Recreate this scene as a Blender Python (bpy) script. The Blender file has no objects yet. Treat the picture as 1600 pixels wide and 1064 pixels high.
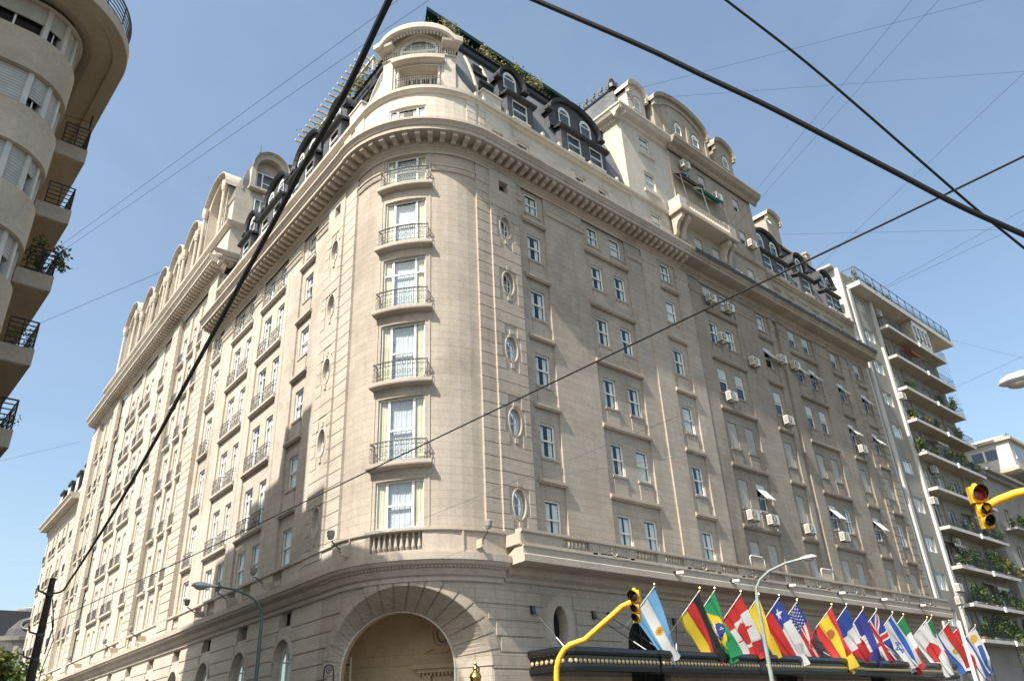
import bpy, math, random
from math import sin, cos, pi, radians, sqrt, atan2, tan
from mathutils import Vector, Matrix, noise
random.seed(7)
scn = bpy.context.scene
COL = scn.collection
# ------------------------------------------------------------------ materials
MATS = {}
def nmat(name):
    m = bpy.data.materials.new(name); m.use_nodes = True
    MATS[name] = m
    return m, m.node_tree.nodes, m.node_tree.links, m.node_tree.nodes['Principled BSDF']
def add(N, t, **k):
    n = N.new(t)
    for a, b in k.items(): setattr(n, a, b)
    return n
def ramp(N, L, src, stops):
    r = N.new('ShaderNodeValToRGB'); e = r.color_ramp.elements
    while len(e) < len(stops): e.new(.5)
    for i, (p, c) in enumerate(stops): e[i].position = p; e[i].color = (*c, 1) if len(c) == 3 else c
    L.new(src, r.inputs[0]); return r
def mixc(N, L, a, b, fac, mode='MIX'):
    m = N.new('ShaderNodeMix'); m.data_type = 'RGBA'; m.blend_type = mode
    for sock, v in ((m.inputs[6], a), (m.inputs[7], b), (m.inputs[0], fac)):
        if isinstance(v, tuple): sock.default_value = (*v, 1) if len(v) == 3 else v
        elif isinstance(v, (int, float)): sock.default_value = v
        else: L.new(v, sock)
    return m.outputs[2]
def simple(name, col, rough=.6, metal=0, var=.12, scale=3, bump=0, spec=.3):
    m, N, L, b = nmat(name)
    tc = add(N, 'ShaderNodeTexCoord'); n = add(N, 'ShaderNodeTexNoise'); n.inputs['Scale'].default_value = scale; n.inputs['Detail'].default_value = 5
    L.new(tc.outputs['Object'], n.inputs['Vector'])
    r = ramp(N, L, n.outputs[0], [(.3, tuple(c*(1-var) for c in col)), (.7, tuple(min(1, c*(1+var)) for c in col))])
    L.new(r.outputs[0], b.inputs['Base Color'])
    b.inputs['Roughness'].default_value = rough; b.inputs['Metallic'].default_value = metal; b.inputs['Specular IOR Level'].default_value = spec
    if bump:
        bp = add(N, 'ShaderNodeBump'); bp.inputs['Strength'].default_value = bump; bp.inputs['Distance'].default_value = .02
        n2 = add(N, 'ShaderNodeTexNoise'); n2.inputs['Scale'].default_value = scale*12; L.new(tc.outputs['Object'], n2.inputs['Vector'])
        L.new(n2.outputs[0], bp.inputs['Height']); L.new(bp.outputs[0], b.inputs['Normal'])
    return m
def stone(name, c1, c2, joints=True, bw=1.1, bh=.34, dirt=(.20, .17, .135), damt=.5, jd=.72):
    m, N, L, b = nmat(name)
    uv = add(N, 'ShaderNodeUVMap'); tc = add(N, 'ShaderNodeTexCoord')
    n = add(N, 'ShaderNodeTexNoise'); n.inputs['Scale'].default_value = .35; n.inputs['Detail'].default_value = 8; n.inputs['Roughness'].default_value = .65
    L.new(tc.outputs['Object'], n.inputs['Vector'])
    base = ramp(N, L, n.outputs[0], [(.35, c1), (.65, c2)]).outputs[0]
    # rain streaks: noise stretched along the height
    mp = add(N, 'ShaderNodeMapping'); mp.inputs['Scale'].default_value = (2.2, .22, 1); L.new(uv.outputs[0], mp.inputs['Vector'])
    s = add(N, 'ShaderNodeTexNoise'); s.inputs['Scale'].default_value = 1.0; s.inputs['Detail'].default_value = 7; s.inputs['Roughness'].default_value = .7
    L.new(mp.outputs[0], s.inputs['Vector'])
    sf = ramp(N, L, s.outputs[0], [(.50, (0, 0, 0)), (.78, (damt, damt, damt))]).outputs[0]
    base = mixc(N, L, base, dirt, sf)
    g = add(N, 'ShaderNodeTexNoise'); g.inputs['Scale'].default_value = 9; g.inputs['Detail'].default_value = 6; L.new(tc.outputs['Object'], g.inputs['Vector'])
    gr = ramp(N, L, g.outputs[0], [(.3, (.86, .86, .86)), (.7, (1, 1, 1))]).outputs[0]
    base = mixc(N, L, base, gr, 1.0, 'MULTIPLY')
    bp = add(N, 'ShaderNodeBump'); bp.inputs['Strength'].default_value = .35; bp.inputs['Distance'].default_value = .012
    hgt = g.outputs[0]
    if joints:
        def brick(w, mort, c2):
            br = add(N, 'ShaderNodeTexBrick'); br.inputs['Scale'].default_value = 1
            br.inputs['Brick Width'].default_value = w; br.inputs['Row Height'].default_value = bh
            br.inputs['Mortar Size'].default_value = mort; br.inputs['Mortar Smooth'].default_value = .25; br.inputs['Bias'].default_value = 0
            br.inputs['Color1'].default_value = (1, 1, 1, 1); br.inputs['Color2'].default_value = (*c2, 1); br.inputs['Mortar'].default_value = (jd, jd*.97, jd*.93, 1)
            L.new(uv.outputs[0], br.inputs['Vector']); return br
        rows_ = brick(400., .009, (1, 1, 1)); blocks = brick(bw, .0035, (.90, .895, .885))
        base = mixc(N, L, base, rows_.outputs[0], 1.0, 'MULTIPLY'); base = mixc(N, L, base, blocks.outputs[0], .8, 'MULTIPLY')
    # broad weathering patches: darker soot, paler repairs
    p2 = add(N, 'ShaderNodeTexNoise'); p2.inputs['Scale'].default_value = .16; p2.inputs['Detail'].default_value = 9; p2.inputs['Roughness'].default_value = .72; p2.inputs['Distortion'].default_value = .4
    L.new(tc.outputs['Object'], p2.inputs['Vector'])
    pr = ramp(N, L, p2.outputs[0], [(.36, (.80, .79, .78)), (.5, (1, 1, 1)), (.66, (1.0, .985, .96))]).outputs[0]
    base = mixc(N, L, base, pr, 1.0, 'MULTIPLY')
    L.new(g.outputs[0], bp.inputs['Height']); L.new(bp.outputs[0], b.inputs['Normal'])
    L.new(base, b.inputs['Base Color'])
    b.inputs['Roughness'].default_value = .9; b.inputs['Specular IOR Level'].default_value = .15
    return m
ST = stone('limestone', (0.42, 0.36, 0.295), (0.48, 0.415, 0.345), damt=.45, dirt=(.26, .225, .18))
STP = stone('limestone_plain', (0.425, 0.365, 0.3), (0.485, 0.42, 0.35), joints=False, damt=.34, dirt=(.26, .22, .17))
STW = stone('limestone_pale', (0.55, 0.495, 0.42), (0.62, 0.56, 0.48), damt=.30, dirt=(.34, .30, .25), jd=.8)
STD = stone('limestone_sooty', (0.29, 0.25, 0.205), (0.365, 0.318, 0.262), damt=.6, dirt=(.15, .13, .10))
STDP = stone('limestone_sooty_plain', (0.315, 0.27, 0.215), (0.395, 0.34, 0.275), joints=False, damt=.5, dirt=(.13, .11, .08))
STL = stone('limestone_side', (0.51, 0.45, 0.375), (0.57, 0.51, 0.43), damt=.22, dirt=(.34, .30, .24), jd=.8)
OCH = stone('porch_plaster', (.68, .50, .31), (.74, .56, .36), joints=False, damt=.2)
SLATE = stone('slate', (.13, .135, .145), (.21, .215, .225), bw=.28, bh=.16, dirt=(.10, .10, .085), damt=.4, jd=.55)
BLACKM = simple('black_zinc', (.04, .04, .042), .5, 0, .3, 4)
WHITE = simple('white_paint', (.70, .69, .66), .45, 0, .05)
WPL = stone('white_plaster', (0.5, 0.485, 0.45), (0.58, 0.565, 0.53), joints=False, damt=.45, dirt=(.36, .35, .32))
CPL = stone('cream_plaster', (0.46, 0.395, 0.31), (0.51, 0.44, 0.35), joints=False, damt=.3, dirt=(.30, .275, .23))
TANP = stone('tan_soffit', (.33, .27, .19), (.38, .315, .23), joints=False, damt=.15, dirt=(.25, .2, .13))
GPL = stone('grey_plaster', (0.27, 0.25, 0.22), (0.33, 0.31, 0.275), joints=False, damt=.3)
IRON = simple('wrought_iron', (.035, .037, .042), .5, .3, .2)
IRONL = simple('grey_iron', (.13, .125, .12), .55, .3, .2)
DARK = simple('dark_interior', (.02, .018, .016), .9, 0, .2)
CURT = simple('curtain_cloth', (.72, .71, .67), .9, 0, .12, 2)
SHEER = simple('sheer_voile', (.50, .53, .57), .9, 0, .12, 2)
CURTY = simple('cream_drape', (.56, .51, .39), .9, 0, .12, 2)
SHUT = simple('shutter_slats', (.40, .385, .35), .6, 0, .1, 2)
SHUTB = simple('beige_shutter', (.40, .39, .36), .6, 0, .08, 2)
OFFW = simple('aged_white_paint', (.50, .48, .44), .5, 0, .1)
WIRE = simple('hazed_wire', (.10, .11, .12), .7, 0, .1)  # grey lightened to put haze into the thin wires' colour
SHUTW = simple('pale_shutter', (.56, .56, .54), .6, 0, .06, 2)
ACM = simple('ac_casing', (.60, .57, .50), .5, 0, .12, 2)
YEL = simple('yellow_paint', (.66, .36, .02), .5, 0, .16, 5, .15, spec=.35)
POLEG = simple('grey_green_pole', (.24, .27, .235), .5, .0, .12, 4)
LAMPM = simple('lamp_housing', (.52, .52, .49), .4, .1, .1, 4)
LENS = simple('lamp_lens', (.36, .34, .29), .25, 0, .1)
WOOD = simple('weathered_wood', (.055, .042, .033), .9, 0, .35, 5, .4)
RUB = simple('cable_rubber', (.012, .012, .013), .55, 0, .1)
BRASS = simple('brass', (.62, .40, .12), .25, 1, .1)
GREEN = simple('dark_green_metal', (.006, .028, .022), .5, 0, .1)
TERRA = simple('terracotta', (.42, .17, .08), .8, 0, .1)
ASPH = simple('asphalt', (.05, .05, .052), .9, 0, .2, .8, .4)
PAVE = stone('pavement_tiles', (.13, .125, .115), (.17, .165, .155), bw=.4, bh=.4, damt=.2)
BULB = simple('gilt_bulb', (.70, .52, .28), .3, .4, .1)
REDL = simple('red_lens', (.20, .012, .012), .2, 0, .1, spec=.7)
DLENS = simple('dark_lens', (.03, .015, .01), .25, 0, .2, spec=.6)
def glass():
    m, N, L, b = nmat('window_glass')
    N.remove(b); out = N['Material Output']
    gl = add(N, 'ShaderNodeBsdfGlossy'); gl.inputs['Roughness'].default_value = .03; gl.inputs['Color'].default_value = (.92, .95, 1, 1)
    tr = add(N, 'ShaderNodeBsdfTransparent'); tr.inputs['Color'].default_value = (.88, .91, .89, 1)
    fr = add(N, 'ShaderNodeFresnel'); fr.inputs['IOR'].default_value = 1.6
    tc = add(N, 'ShaderNodeTexCoord'); n = add(N, 'ShaderNodeTexNoise'); n.inputs['Scale'].default_value = 1.3; L.new(tc.outputs['Object'], n.inputs['Vector'])
    bp = add(N, 'ShaderNodeBump'); bp.inputs['Strength'].default_value = .12; bp.inputs['Distance'].default_value = .05; L.new(n.outputs[0], bp.inputs['Height'])
    L.new(bp.outputs[0], gl.inputs['Normal']); L.new(bp.outputs[0], fr.inputs['Normal'])
    ge = add(N, 'ShaderNodeNewGeometry'); m1 = add(N, 'ShaderNodeMath', operation='SUBTRACT'); m1.inputs[0].default_value = 1; L.new(ge.outputs['Backfacing'], m1.inputs[1])
    m2 = add(N, 'ShaderNodeMath', operation='MULTIPLY'); L.new(m1.outputs[0], m2.inputs[0]); L.new(fr.outputs[0], m2.inputs[1])
    mx = add(N, 'ShaderNodeMixShader'); L.new(m2.outputs[0], mx.inputs[0]); L.new(tr.outputs[0], mx.inputs[1]); L.new(gl.outputs[0], mx.inputs[2])
    L.new(mx.outputs[0], out.inputs[0]); return m
GLASS = glass()
def leafmat(name, c1, c2):
    m, N, L, b = nmat(name)
    tc = add(N, 'ShaderNodeTexCoord'); n = add(N, 'ShaderNodeTexNoise'); n.inputs['Scale'].default_value = 4; n.inputs['Detail'].default_value = 4
    L.new(tc.outputs['Object'], n.inputs['Vector'])
    r = ramp(N, L, n.outputs[0], [(.35, c1), (.65, c2)]); L.new(r.outputs[0], b.inputs['Base Color'])
    b.inputs['Roughness'].default_value = .6
    t = add(N, 'ShaderNodeBsdfTranslucent'); L.new(r.outputs[0], t.inputs[0])
    mx = add(N, 'ShaderNodeMixShader'); mx.inputs[0].default_value = .35
    L.new(b.outputs[0], mx.inputs[1]); L.new(t.outputs[0], mx.inputs[2]); L.new(mx.outputs[0], N['Material Output'].inputs[0])
    return m
LEAF = leafmat('leaf_green', (.035, .075, .015), (.12, .19, .035))
LEAFD = leafmat('leaf_dark', (.02, .045, .012), (.06, .10, .022))
LEAFY = leafmat('leaf_yellow_green', (.10, .11, .03), (.24, .24, .06))
LEAFH = leafmat('hedge_yellow', (.17, .16, .07), (.34, .31, .14))
POLED = simple('shaded_green_pole', (.075, .115, .095), .5, .0, .15, 4)  # darker copy of the lamp pole green, shade put into the colour
TWIG = simple('twig_bark', (.10, .075, .05), .9)
def flagmat():
    m, N, L, b = nmat('flag_cloth')
    a = add(N, 'ShaderNodeVertexColor'); a.layer_name = 'Col'
    b.inputs['Roughness'].default_value = .55; L.new(a.outputs[0], b.inputs['Base Color']); b.inputs['Sheen Weight'].default_value = .1
    t = add(N, 'ShaderNodeBsdfTranslucent'); L.new(a.outputs[0], t.inputs[0])
    mx = add(N, 'ShaderNodeMixShader'); mx.inputs[0].default_value = .28
    L.new(b.outputs[0], mx.inputs[1]); L.new(t.outputs[0], mx.inputs[2]); L.new(mx.outputs[0], N['Material Output'].inputs[0])
    return m
FLAG = flagmat()
# ------------------------------------------------------------------ mesh builder
class MB:
    def __init__(s): s.v = []; s.f = []; s.m = []; s.uv = []; s.mats = []
    def mi(s, mat):
        if mat not in s.mats: s.mats.append(mat)
        return s.mats.index(mat)
    def face(s, pts, mat, uv=None):
        i = len(s.v); s.v += [tuple(p) for p in pts]; s.f.append(tuple(range(i, i+len(pts)))); s.m.append(s.mi(mat))
        if uv is None:
            a = Vector(pts[0]); e = [Vector(p)-a for p in pts]
            n = e[1].cross(e[2]) if len(e) > 2 else Vector((0, 0, 1))
            if abs(n.z) > .8*max(n.length, 1e-9): uv = [(p[0], p[1]) for p in pts]
            else:
                h = Vector((-n.y, n.x, 0)); h = h.normalized() if h.length > 1e-9 else Vector((1, 0, 0))
                uv = [(Vector(p).dot(h), p[2]) for p in pts]
        s.uv += list(uv)
    def box(s, x0, x1, y0, y1, z0, z1, mat, M=None):
        c = [Vector((x, y, z)) for z in (z0, z1) for y in (y0, y1) for x in (x0, x1)]
        if M is not None: c = [M @ p for p in c]
        for q in ((0, 2, 3, 1), (4, 5, 7, 6), (0, 1, 5, 4), (2, 6, 7, 3), (0, 4, 6, 2), (1, 3, 7, 5)): s.face([c[i] for i in q], mat)
    def tube(s, pts, r, mat, n=6, cap=True):
        pts = [Vector(p) for p in pts]; rs = r if isinstance(r, (list, tuple)) else [r]*len(pts); rings = []
        up = Vector((0, 0, 1)) if abs((pts[-1]-pts[0]).normalized().z) < .9 else Vector((1, 0, 0))
        for i, p in enumerate(pts):
            d = (pts[min(i+1, len(pts)-1)]-pts[max(i-1, 0)]).normalized()
            a = d.cross(up).normalized(); b = d.cross(a).normalized()
            rings.append([p+(a*cos(2*pi*k/n)+b*sin(2*pi*k/n))*rs[i] for k in range(n)])
        for i in range(len(rings)-1):
            for k in range(n): s.face([rings[i][k], rings[i][(k+1) % n], rings[i+1][(k+1) % n], rings[i+1][k]], mat)
        if cap: s.face(rings[0], mat); s.face(rings[-1][::-1], mat)
    def lathe(s, prof, mat, n=12, M=None, c=(0, 0, 0)):
        c = Vector(c); R = [[c+Vector((r*cos(2*pi*k/n), r*sin(2*pi*k/n), z)) for k in range(n)] for r, z in prof]
        if M is not None: R = [[M @ p for p in q] for q in R]
        for i in range(len(R)-1):
            for k in range(n): s.face([R[i][k], R[i][(k+1) % n], R[i+1][(k+1) % n], R[i+1][k]], mat)
    def merge(s, o, M):
        i = len(s.v); s.v += [tuple(M @ Vector(p)) for p in o.v]; mm = [s.mi(x) for x in o.mats]
        s.f += [tuple(k+i for k in f) for f in o.f]; s.m += [mm[k] for k in o.m]; s.uv += o.uv
    def mesh(s, name, smooth=False):
        me = bpy.data.meshes.new(name); me.from_pydata(s.v, [], s.f)
        for m in s.mats: me.materials.append(m)
        me.polygons.foreach_set('material_index', s.m)
        u = me.uv_layers.new(name='UVMap'); u.data.foreach_set('uv', [c for q in s.uv for c in q])
        if smooth:
            import bmesh
            bm = bmesh.new(); bm.from_mesh(me); bmesh.ops.remove_doubles(bm, verts=bm.verts, dist=.0005); bm.to_mesh(me); bm.free()
            me.polygons.foreach_set('use_smooth', [True]*len(me.polygons))
            try: me.set_sharp_from_angle(angle=radians(38))
            except Exception: pass
        me.update(); return me
    def build(s, name, parent=None, smooth=False, loc=None):
        o = bpy.data.objects.new(name, s.mesh(name, smooth)); COL.objects.link(o)
        if parent: o.parent = parent
        if loc: o.location = loc
        return o
def link(name, me, parent=None, M=None):
    o = bpy.data.objects.new(name, me); COL.objects.link(o)
    if parent: o.parent = parent
    if M is not None: o.matrix_local = M
    return o
def tag(o, label=None, cat=None, group=None, kind=None):
    if label: o['label'] = label
    if cat: o['category'] = cat
    if group: o['group'] = group
    if kind: o['kind'] = kind
    return o
def empty(name, loc=(0, 0, 0)):
    o = bpy.data.objects.new(name, None); COL.objects.link(o); o.location = loc; o.empty_display_size = .2; return o
# ------------------------------------------------------------------ the path round the hotel: s along the wall, o outwards, z up
R0 = 4.2; TH = 93.478; LA = R0*radians(TH); CX, CY = 20.065, 27.6
DLx, DLy = cos(radians(86.522)), sin(radians(86.522))
TLx, TLy = CX+R0*cos(radians(176.522)), CY+R0*sin(radians(176.522))
def P(s, o, z):
    if s >= 0: return Vector((CX+s, 23.4-o, z))
    if s >= -LA:
        a = radians(270+s/LA*TH); return Vector((CX+(R0+o)*cos(a), CY+(R0+o)*sin(a), z))
    t = -LA-s; return Vector((TLx+DLx*t-DLy*o, TLy+DLy*t+DLx*o, z))
def rotz(s):
    if s >= 0: return 0.
    if s >= -LA: return radians(s/LA*TH)
    return radians(-TH)
def FM(s, o, z): return Matrix.Translation(P(s, o, z)) @ Matrix.Rotation(rotz(s), 4, 'Z')
def sub(s0, s1, step=.5):
    q = {s0, s1}
    for b in (0., -LA):
        if s0 < b < s1: q.add(b)
    a, b = max(s0, -LA), min(s1, 0.)
    if b > a:
        n = max(1, int((b-a)/step+.5))
        for i in range(n+1): q.add(a+(b-a)*i/n)
    return sorted(q)
def sX(x): return x-CX
def sU(u): return -LA-u
def pq(mb, s0, s1, z0, z1, o, mat):
    q = sub(s0, s1)
    for a, b in zip(q, q[1:]): mb.face([P(a, o, z0), P(b, o, z0), P(b, o, z1), P(a, o, z1)], mat, [(a, z0), (b, z0), (b, z1), (a, z1)])
def sweep(mb, prof, s0, s1, mat, cap=True, step=.5):
    q = sub(s0, s1, step)
    for a, b in zip(q, q[1:]):
        for (o0, z0), (o1, z1) in zip(prof, prof[1:]):
            v0, v1 = (z0, z1) if abs(z1-z0) > abs(o1-o0)*.3 else (o0, o1)
            mb.face([P(a, o0, z0), P(b, o0, z0), P(b, o1, z1), P(a, o1, z1)], mat, [(a, v0), (b, v0), (b, v1), (a, v1)])
    if cap:
        for e in (s0, s1): mb.face([P(e, o, z) for o, z in prof], mat, [(o, z) for o, z in prof])
def pbox(mb, s0, s1, o0, o1, z0, z1, mat): sweep(mb, [(o0, z0), (o1, z0), (o1, z1), (o0, z1), (o0, z0)], s0, s1, mat)
def wall(mb, s0, s1, z0, z1, o, holes, depth, mat, rmat=None):
    ss = sorted(set(sub(s0, s1)) | {h[0] for h in holes} | {h[1] for h in holes}); zz = sorted({z0, z1} | {h[2] for h in holes} | {h[3] for h in holes})
    ss = [x for x in ss if s0 <= x <= s1]; zz = [x for x in zz if z0 <= x <= z1]
    for a, b in zip(ss, ss[1:]):
        run = None
        for c, d in zip(zz, zz[1:]):
            inh = any(h[0] < (a+b)/2 < h[1] and h[2] < (c+d)/2 < h[3] for h in holes)
            if not inh: mb.face([P(a, o, c), P(b, o, c), P(b, o, d), P(a, o, d)], mat, [(a, c), (b, c), (b, d), (a, d)])
    for h in holes:
        a, b, c, d = h[:4]; dp = h[4] if len(h) > 4 else depth; r = rmat or mat
        for e in (a, b): mb.face([P(e, o, c), P(e, o-dp, c), P(e, o-dp, d), P(e, o, d)], r, [(0, c), (dp, c), (dp, d), (0, d)])
        for e in (c, d):
            q = [x for x in ss if a <= x <= b]
            for x, y in zip(q, q[1:]): mb.face([P(x, o, e), P(y, o, e), P(y, o-dp, e), P(x, o-dp, e)], r, [(x, 0), (y, 0), (y, dp), (x, dp)])
# ------------------------------------------------------------------ windows (local: x right, -y outwards, z up, origin bottom centre)
def curtain_mb(w, h, split=True, mat=None):
    c = MB(); n = 14; mat = mat or CURT
    def pleat(x0, x1):
        k = max(4, int((x1-x0)/.05)); p = [(x0+(x1-x0)*i/k, .07+(.018 if i % 2 else -.012)) for i in range(k+1)]
        for a, b in zip(p, p[1:]): c.face([(a[0], a[1], .03), (b[0], b[1], .03), (b[0], b[1], h-.03), (a[0], a[1], h-.03)], mat)
    if split: g = w*.13*random.uniform(.3, 1.8); pleat(-w/2+.03, -g); pleat(g, w/2-.03)
    else: pleat(-w/2+.03, w/2-.03)
    return c
def win_geo(w, h, kind):
    f, p = MB(), MB(); e = .07; W = WHITE
    def bar(x0, x1, z0, z1, y0=-.03, y1=.035): f.box(x0, x1, y0, y1, z0, z1, W)
    bar(-w/2, -w/2+e, 0, h); bar(w/2-e, w/2, 0, h); bar(-w/2+e, w/2-e, 0, e, -.045); bar(-w/2+e, w/2-e, h-e, h)
    gl = lambda x0, x1, z0, z1, y=.01: p.face([(x0, y, z0), (x1, y, z0), (x1, y, z1), (x0, y, z1)], GLASS)
    if kind == 'sash':
        bar(-w/2+e, w/2-e, h*.5-.035, h*.5+.035, -.04, .03)
        gl(-w/2+e, w/2-e, e, h*.5-.035, .02); gl(-w/2+e, w/2-e, h*.5+.035, h-e, -.005)
    elif kind == 'half':      # open lower sash
        bar(-w/2+e, w/2-e, h*.5-.035, h*.5+.035, -.04, .03); gl(-w/2+e, w/2-e, h*.5+.035, h-e, -.005)
    elif kind == 'french':
        bar(-.045, .045, e, h*.76, -.04); bar(-w/2+e, w/2-e, h*.76, h*.76+.07); bar(-w/2+e, -.045, h*.4, h*.4+.035, -.01); bar(.045, w/2-e, h*.4, h*.4+.035, -.01)
        gl(-w/2+e, w/2-e, e, h-e)
    elif kind == 'triple':
        a = w*.235
        for x in (-w/2+a, w/2-a): bar(x-.05, x+.05, e, h-e, -.05)
        bar(-w/2+a+.05, w/2-a-.05, h*.47, h*.47+.07, -.04)
        gl(-w/2+e, -w/2+a-.05, e, h-e); gl(w/2-a+.05, w/2-e, e, h-e); gl(-w/2+a+.05, w/2-a-.05, e, h-e)
    elif kind == 'cross':     # turret window with a transom
        a = w*.235
        for x in (-w/2+a, w/2-a): bar(x-.05, x+.05, e, h-e, -.05)
        bar(-w/2+e, w/2-e, h*.66, h*.66+.07, -.045)
        gl(-w/2+e, w/2-e, e, h-e)
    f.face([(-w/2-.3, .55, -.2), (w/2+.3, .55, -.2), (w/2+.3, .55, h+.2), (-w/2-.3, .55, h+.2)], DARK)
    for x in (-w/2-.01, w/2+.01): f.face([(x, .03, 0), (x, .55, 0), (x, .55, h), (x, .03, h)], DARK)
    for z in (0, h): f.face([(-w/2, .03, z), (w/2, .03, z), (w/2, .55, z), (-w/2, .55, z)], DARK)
    return f, p
WC = {}
def wgeo(w, h, kind, cur):
    k = (round(w, 2), round(h, 2), kind, cur)
    if k not in WC:
        f, p = win_geo(w, h, kind); c = None
        if cur == 'shut':
            c = MB(); n = int(h/.06)
            c.face([(-w/2+.05, -.045, .04), (w/2-.05, -.045, .04), (w/2-.05, -.045, h-.02), (-w/2+.05, -.045, h-.02)], SHUT)
            for i in range(n): c.box(-w/2+.05, w/2-.05, -.058, -.046, .04+i*(h-.06)/n, .04+(i+.8)*(h-.06)/n, SHUT)
        elif cur == 'part':
            c = MB(); zb = h*.55; n = int((h-zb)/.06)
            c.face([(-w/2+.05, -.045, zb), (w/2-.05, -.045, zb), (w/2-.05, -.045, h-.02), (-w/2+.05, -.045, h-.02)], SHUT)
            for i in range(n): c.box(-w/2+.05, w/2-.05, -.058, -.046, zb+i*(h-.02-zb)/n, zb+(i+.8)*(h-.02-zb)/n, SHUTW)
        elif cur == 'tilt':
            c = MB(); a = Matrix.Translation((0, -.06, h-.25)) @ Matrix.Rotation(radians(-38), 4, 'X')
            c.box(-w/2+.03, w/2-.03, -.02, .02, -h*.62, 0, SHUTW, a)
            for i in range(12): c.box(-w/2+.03, w/2-.03, -.032, -.02, -h*.62*(i+.85)/12, -h*.62*i/12, SHUTW, a)
            c.box(-w/2+.03, w/2-.03, -.075, -.04, h-.25, h-.02, SHUTW)
            for x in (-w/2+.05, w/2-.05): c.tube([(x, -.05, h*.35), a @ Vector((x, 0, -h*.6))], .012, IRONL, 4)
        elif cur == 'drape':
            c = MB()
            for x0, x1, y, m_ in ((-w/2+.05, -w*.27, .07, CURTY), (w*.27, w/2-.05, .07, CURTY), (-w*.31, w*.31, .13, SHEER)):
                k_ = int((x1-x0)/.055); p_ = [(x0+(x1-x0)*i/k_, y+(.02 if i % 2 else -.012)+.008*sin(i*1.7)) for i in range(k_+1)]
                for q0, q1 in zip(p_, p_[1:]): c.face([(q0[0], q0[1], .05), (q1[0], q1[1], .05), (q1[0], q1[1], h-.05), (q0[0], q0[1], h-.05)], m_)
        elif cur: c = curtain_mb(w-.1, h-.1, cur != 'full', CURTY if cur == 'drape' else CURT); 
        nm = {'shut': 'roller_shutter', 'part': 'roller_shutter', 'tilt': 'roller_shutter'}.get(cur, 'curtain')
        WC[k] = (f.mesh('window'), p.mesh('pane'), c.mesh(nm) if c else None, nm, f, p, c)
    return WC[k]
def window(parent, s, o, z, w, h, kind='sash', cur='split', M=None, label=None):
    g = wgeo(w, h, kind, cur); M = M if M is not None else FM(s, o, z)
    a = link('window', g[0], parent, M); link('pane', g[1], a)
    if g[2]: link(g[3], g[2], a)
    if label: a['label'] = label
    return a
def window_into(mb, s, o, z, w, h, kind='sash', cur='split', M=None):
    g = wgeo(w, h, kind, cur); M = M if M is not None else FM(s, o, z)
    for i in (4, 5, 6):
        if g[i]: mb.merge(g[i], M)
# oval window: frame ring, cross bars
def oval_geo(rx, rz):
    f, p = MB(), MB(); n = 20
    for k in range(n):
        a, b = 2*pi*k/n, 2*pi*(k+1)/n
        q = lambda t, r, y: (rx*r*cos(t), y, rz*r*sin(t))
        for (r0, y0), (r1, y1) in (((1, .05), (1, -.03)), ((1, -.03), (.86, -.03)), ((.86, -.03), (.86, .05))):
            f.face([q(a, r0, y0), q(b, r0, y0), q(b, r1, y1), q(a, r1, y1)], WHITE)
        p.face([(0, .01, 0), q(a, .88, .01), q(b, .88, .01)], GLASS)
        f.face([(0, .3, 0), q(a, 1.1, .3), q(b, 1.1, .3)], CURT)
    for x in (-.13, .13): f.box(x*rx/.4-.022, x*rx/.4+.022, -.02, .03, -rz*.84, rz*.84, WHITE)
    f.box(-rx*.86, rx*.86, -.02, .03, -.02, .02, WHITE)
    return f.mesh('window'), p.mesh('pane')
def oval_hole(mb, s0, s1, z0, z1, sc, zc, rx, rz, o, dp, mat, n=28):
    """wall cell with an elliptical opening"""
    E = []; B = []
    for k in range(n):
        t = 2*pi*k/n; c, s_ = cos(t), sin(t); E.append((sc+rx*c, zc+rz*s_))
        k1 = min(((s1-sc)/c if c > 1e-6 else (s0-sc)/c if c < -1e-6 else 1e9), ((z1-zc)/s_ if s_ > 1e-6 else (z0-zc)/s_ if s_ < -1e-6 else 1e9))
        B.append((sc+c*k1, zc+s_*k1))
    cor = [(s1, z1), (s0, z1), (s0, z0), (s1, z0)]
    for k in range(n):
        e0, e1, b0, b1 = E[k], E[(k+1) % n], B[k], B[(k+1) % n]
        pts = [e0, b0]
        if abs(b0[0]-b1[0]) > 1e-6 and abs(b0[1]-b1[1]) > 1e-6:
            pts.append(min(cor, key=lambda q: abs(q[0]-(b0[0]+b1[0])/2)+abs(q[1]-(b0[1]+b1[1])/2)))
        pts += [b1, e1]
        mb.face([P(a, o, z) for a, z in pts], mat, pts)
        mb.face([P(e0[0], o, e0[1]), P(e1[0], o, e1[1]), P(e1[0], o-dp, e1[1]), P(e0[0], o-dp, e0[1])], mat)
        # moulded surround
        q = lambda e, r, y: P(sc+(e[0]-sc)*r, y, zc+(e[1]-zc)*r)
        for (r0, y0), (r1, y1) in (((1.02, o), (1.02, o+.035)), ((1.02, o+.035), (1.13, o+.035)), ((1.13, o+.035), (1.17, o))):
            mb.face([q(e0, r0, y0), q(e1, r0, y0), q(e1, r1, y1), q(e0, r1, y1)], mat)
def balustrade(mb, s0, s1, o, z0, z1, mat, sp=.2):
    n = max(2, int((s1-s0)/sp)); h = z1-z0
    pr = [(.045, 0), (.06, .04*h), (.035, .12*h), (.085, .32*h), (.07, .45*h), (.035, .68*h), (.04, .85*h), (.062, .93*h), (.05, h)]
    for i in range(n):
        s = s0+(i+.5)*(s1-s0)/n; mb.lathe([(r, z) for r, z in pr], mat, 8, c=P(s, o, z0))
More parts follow.
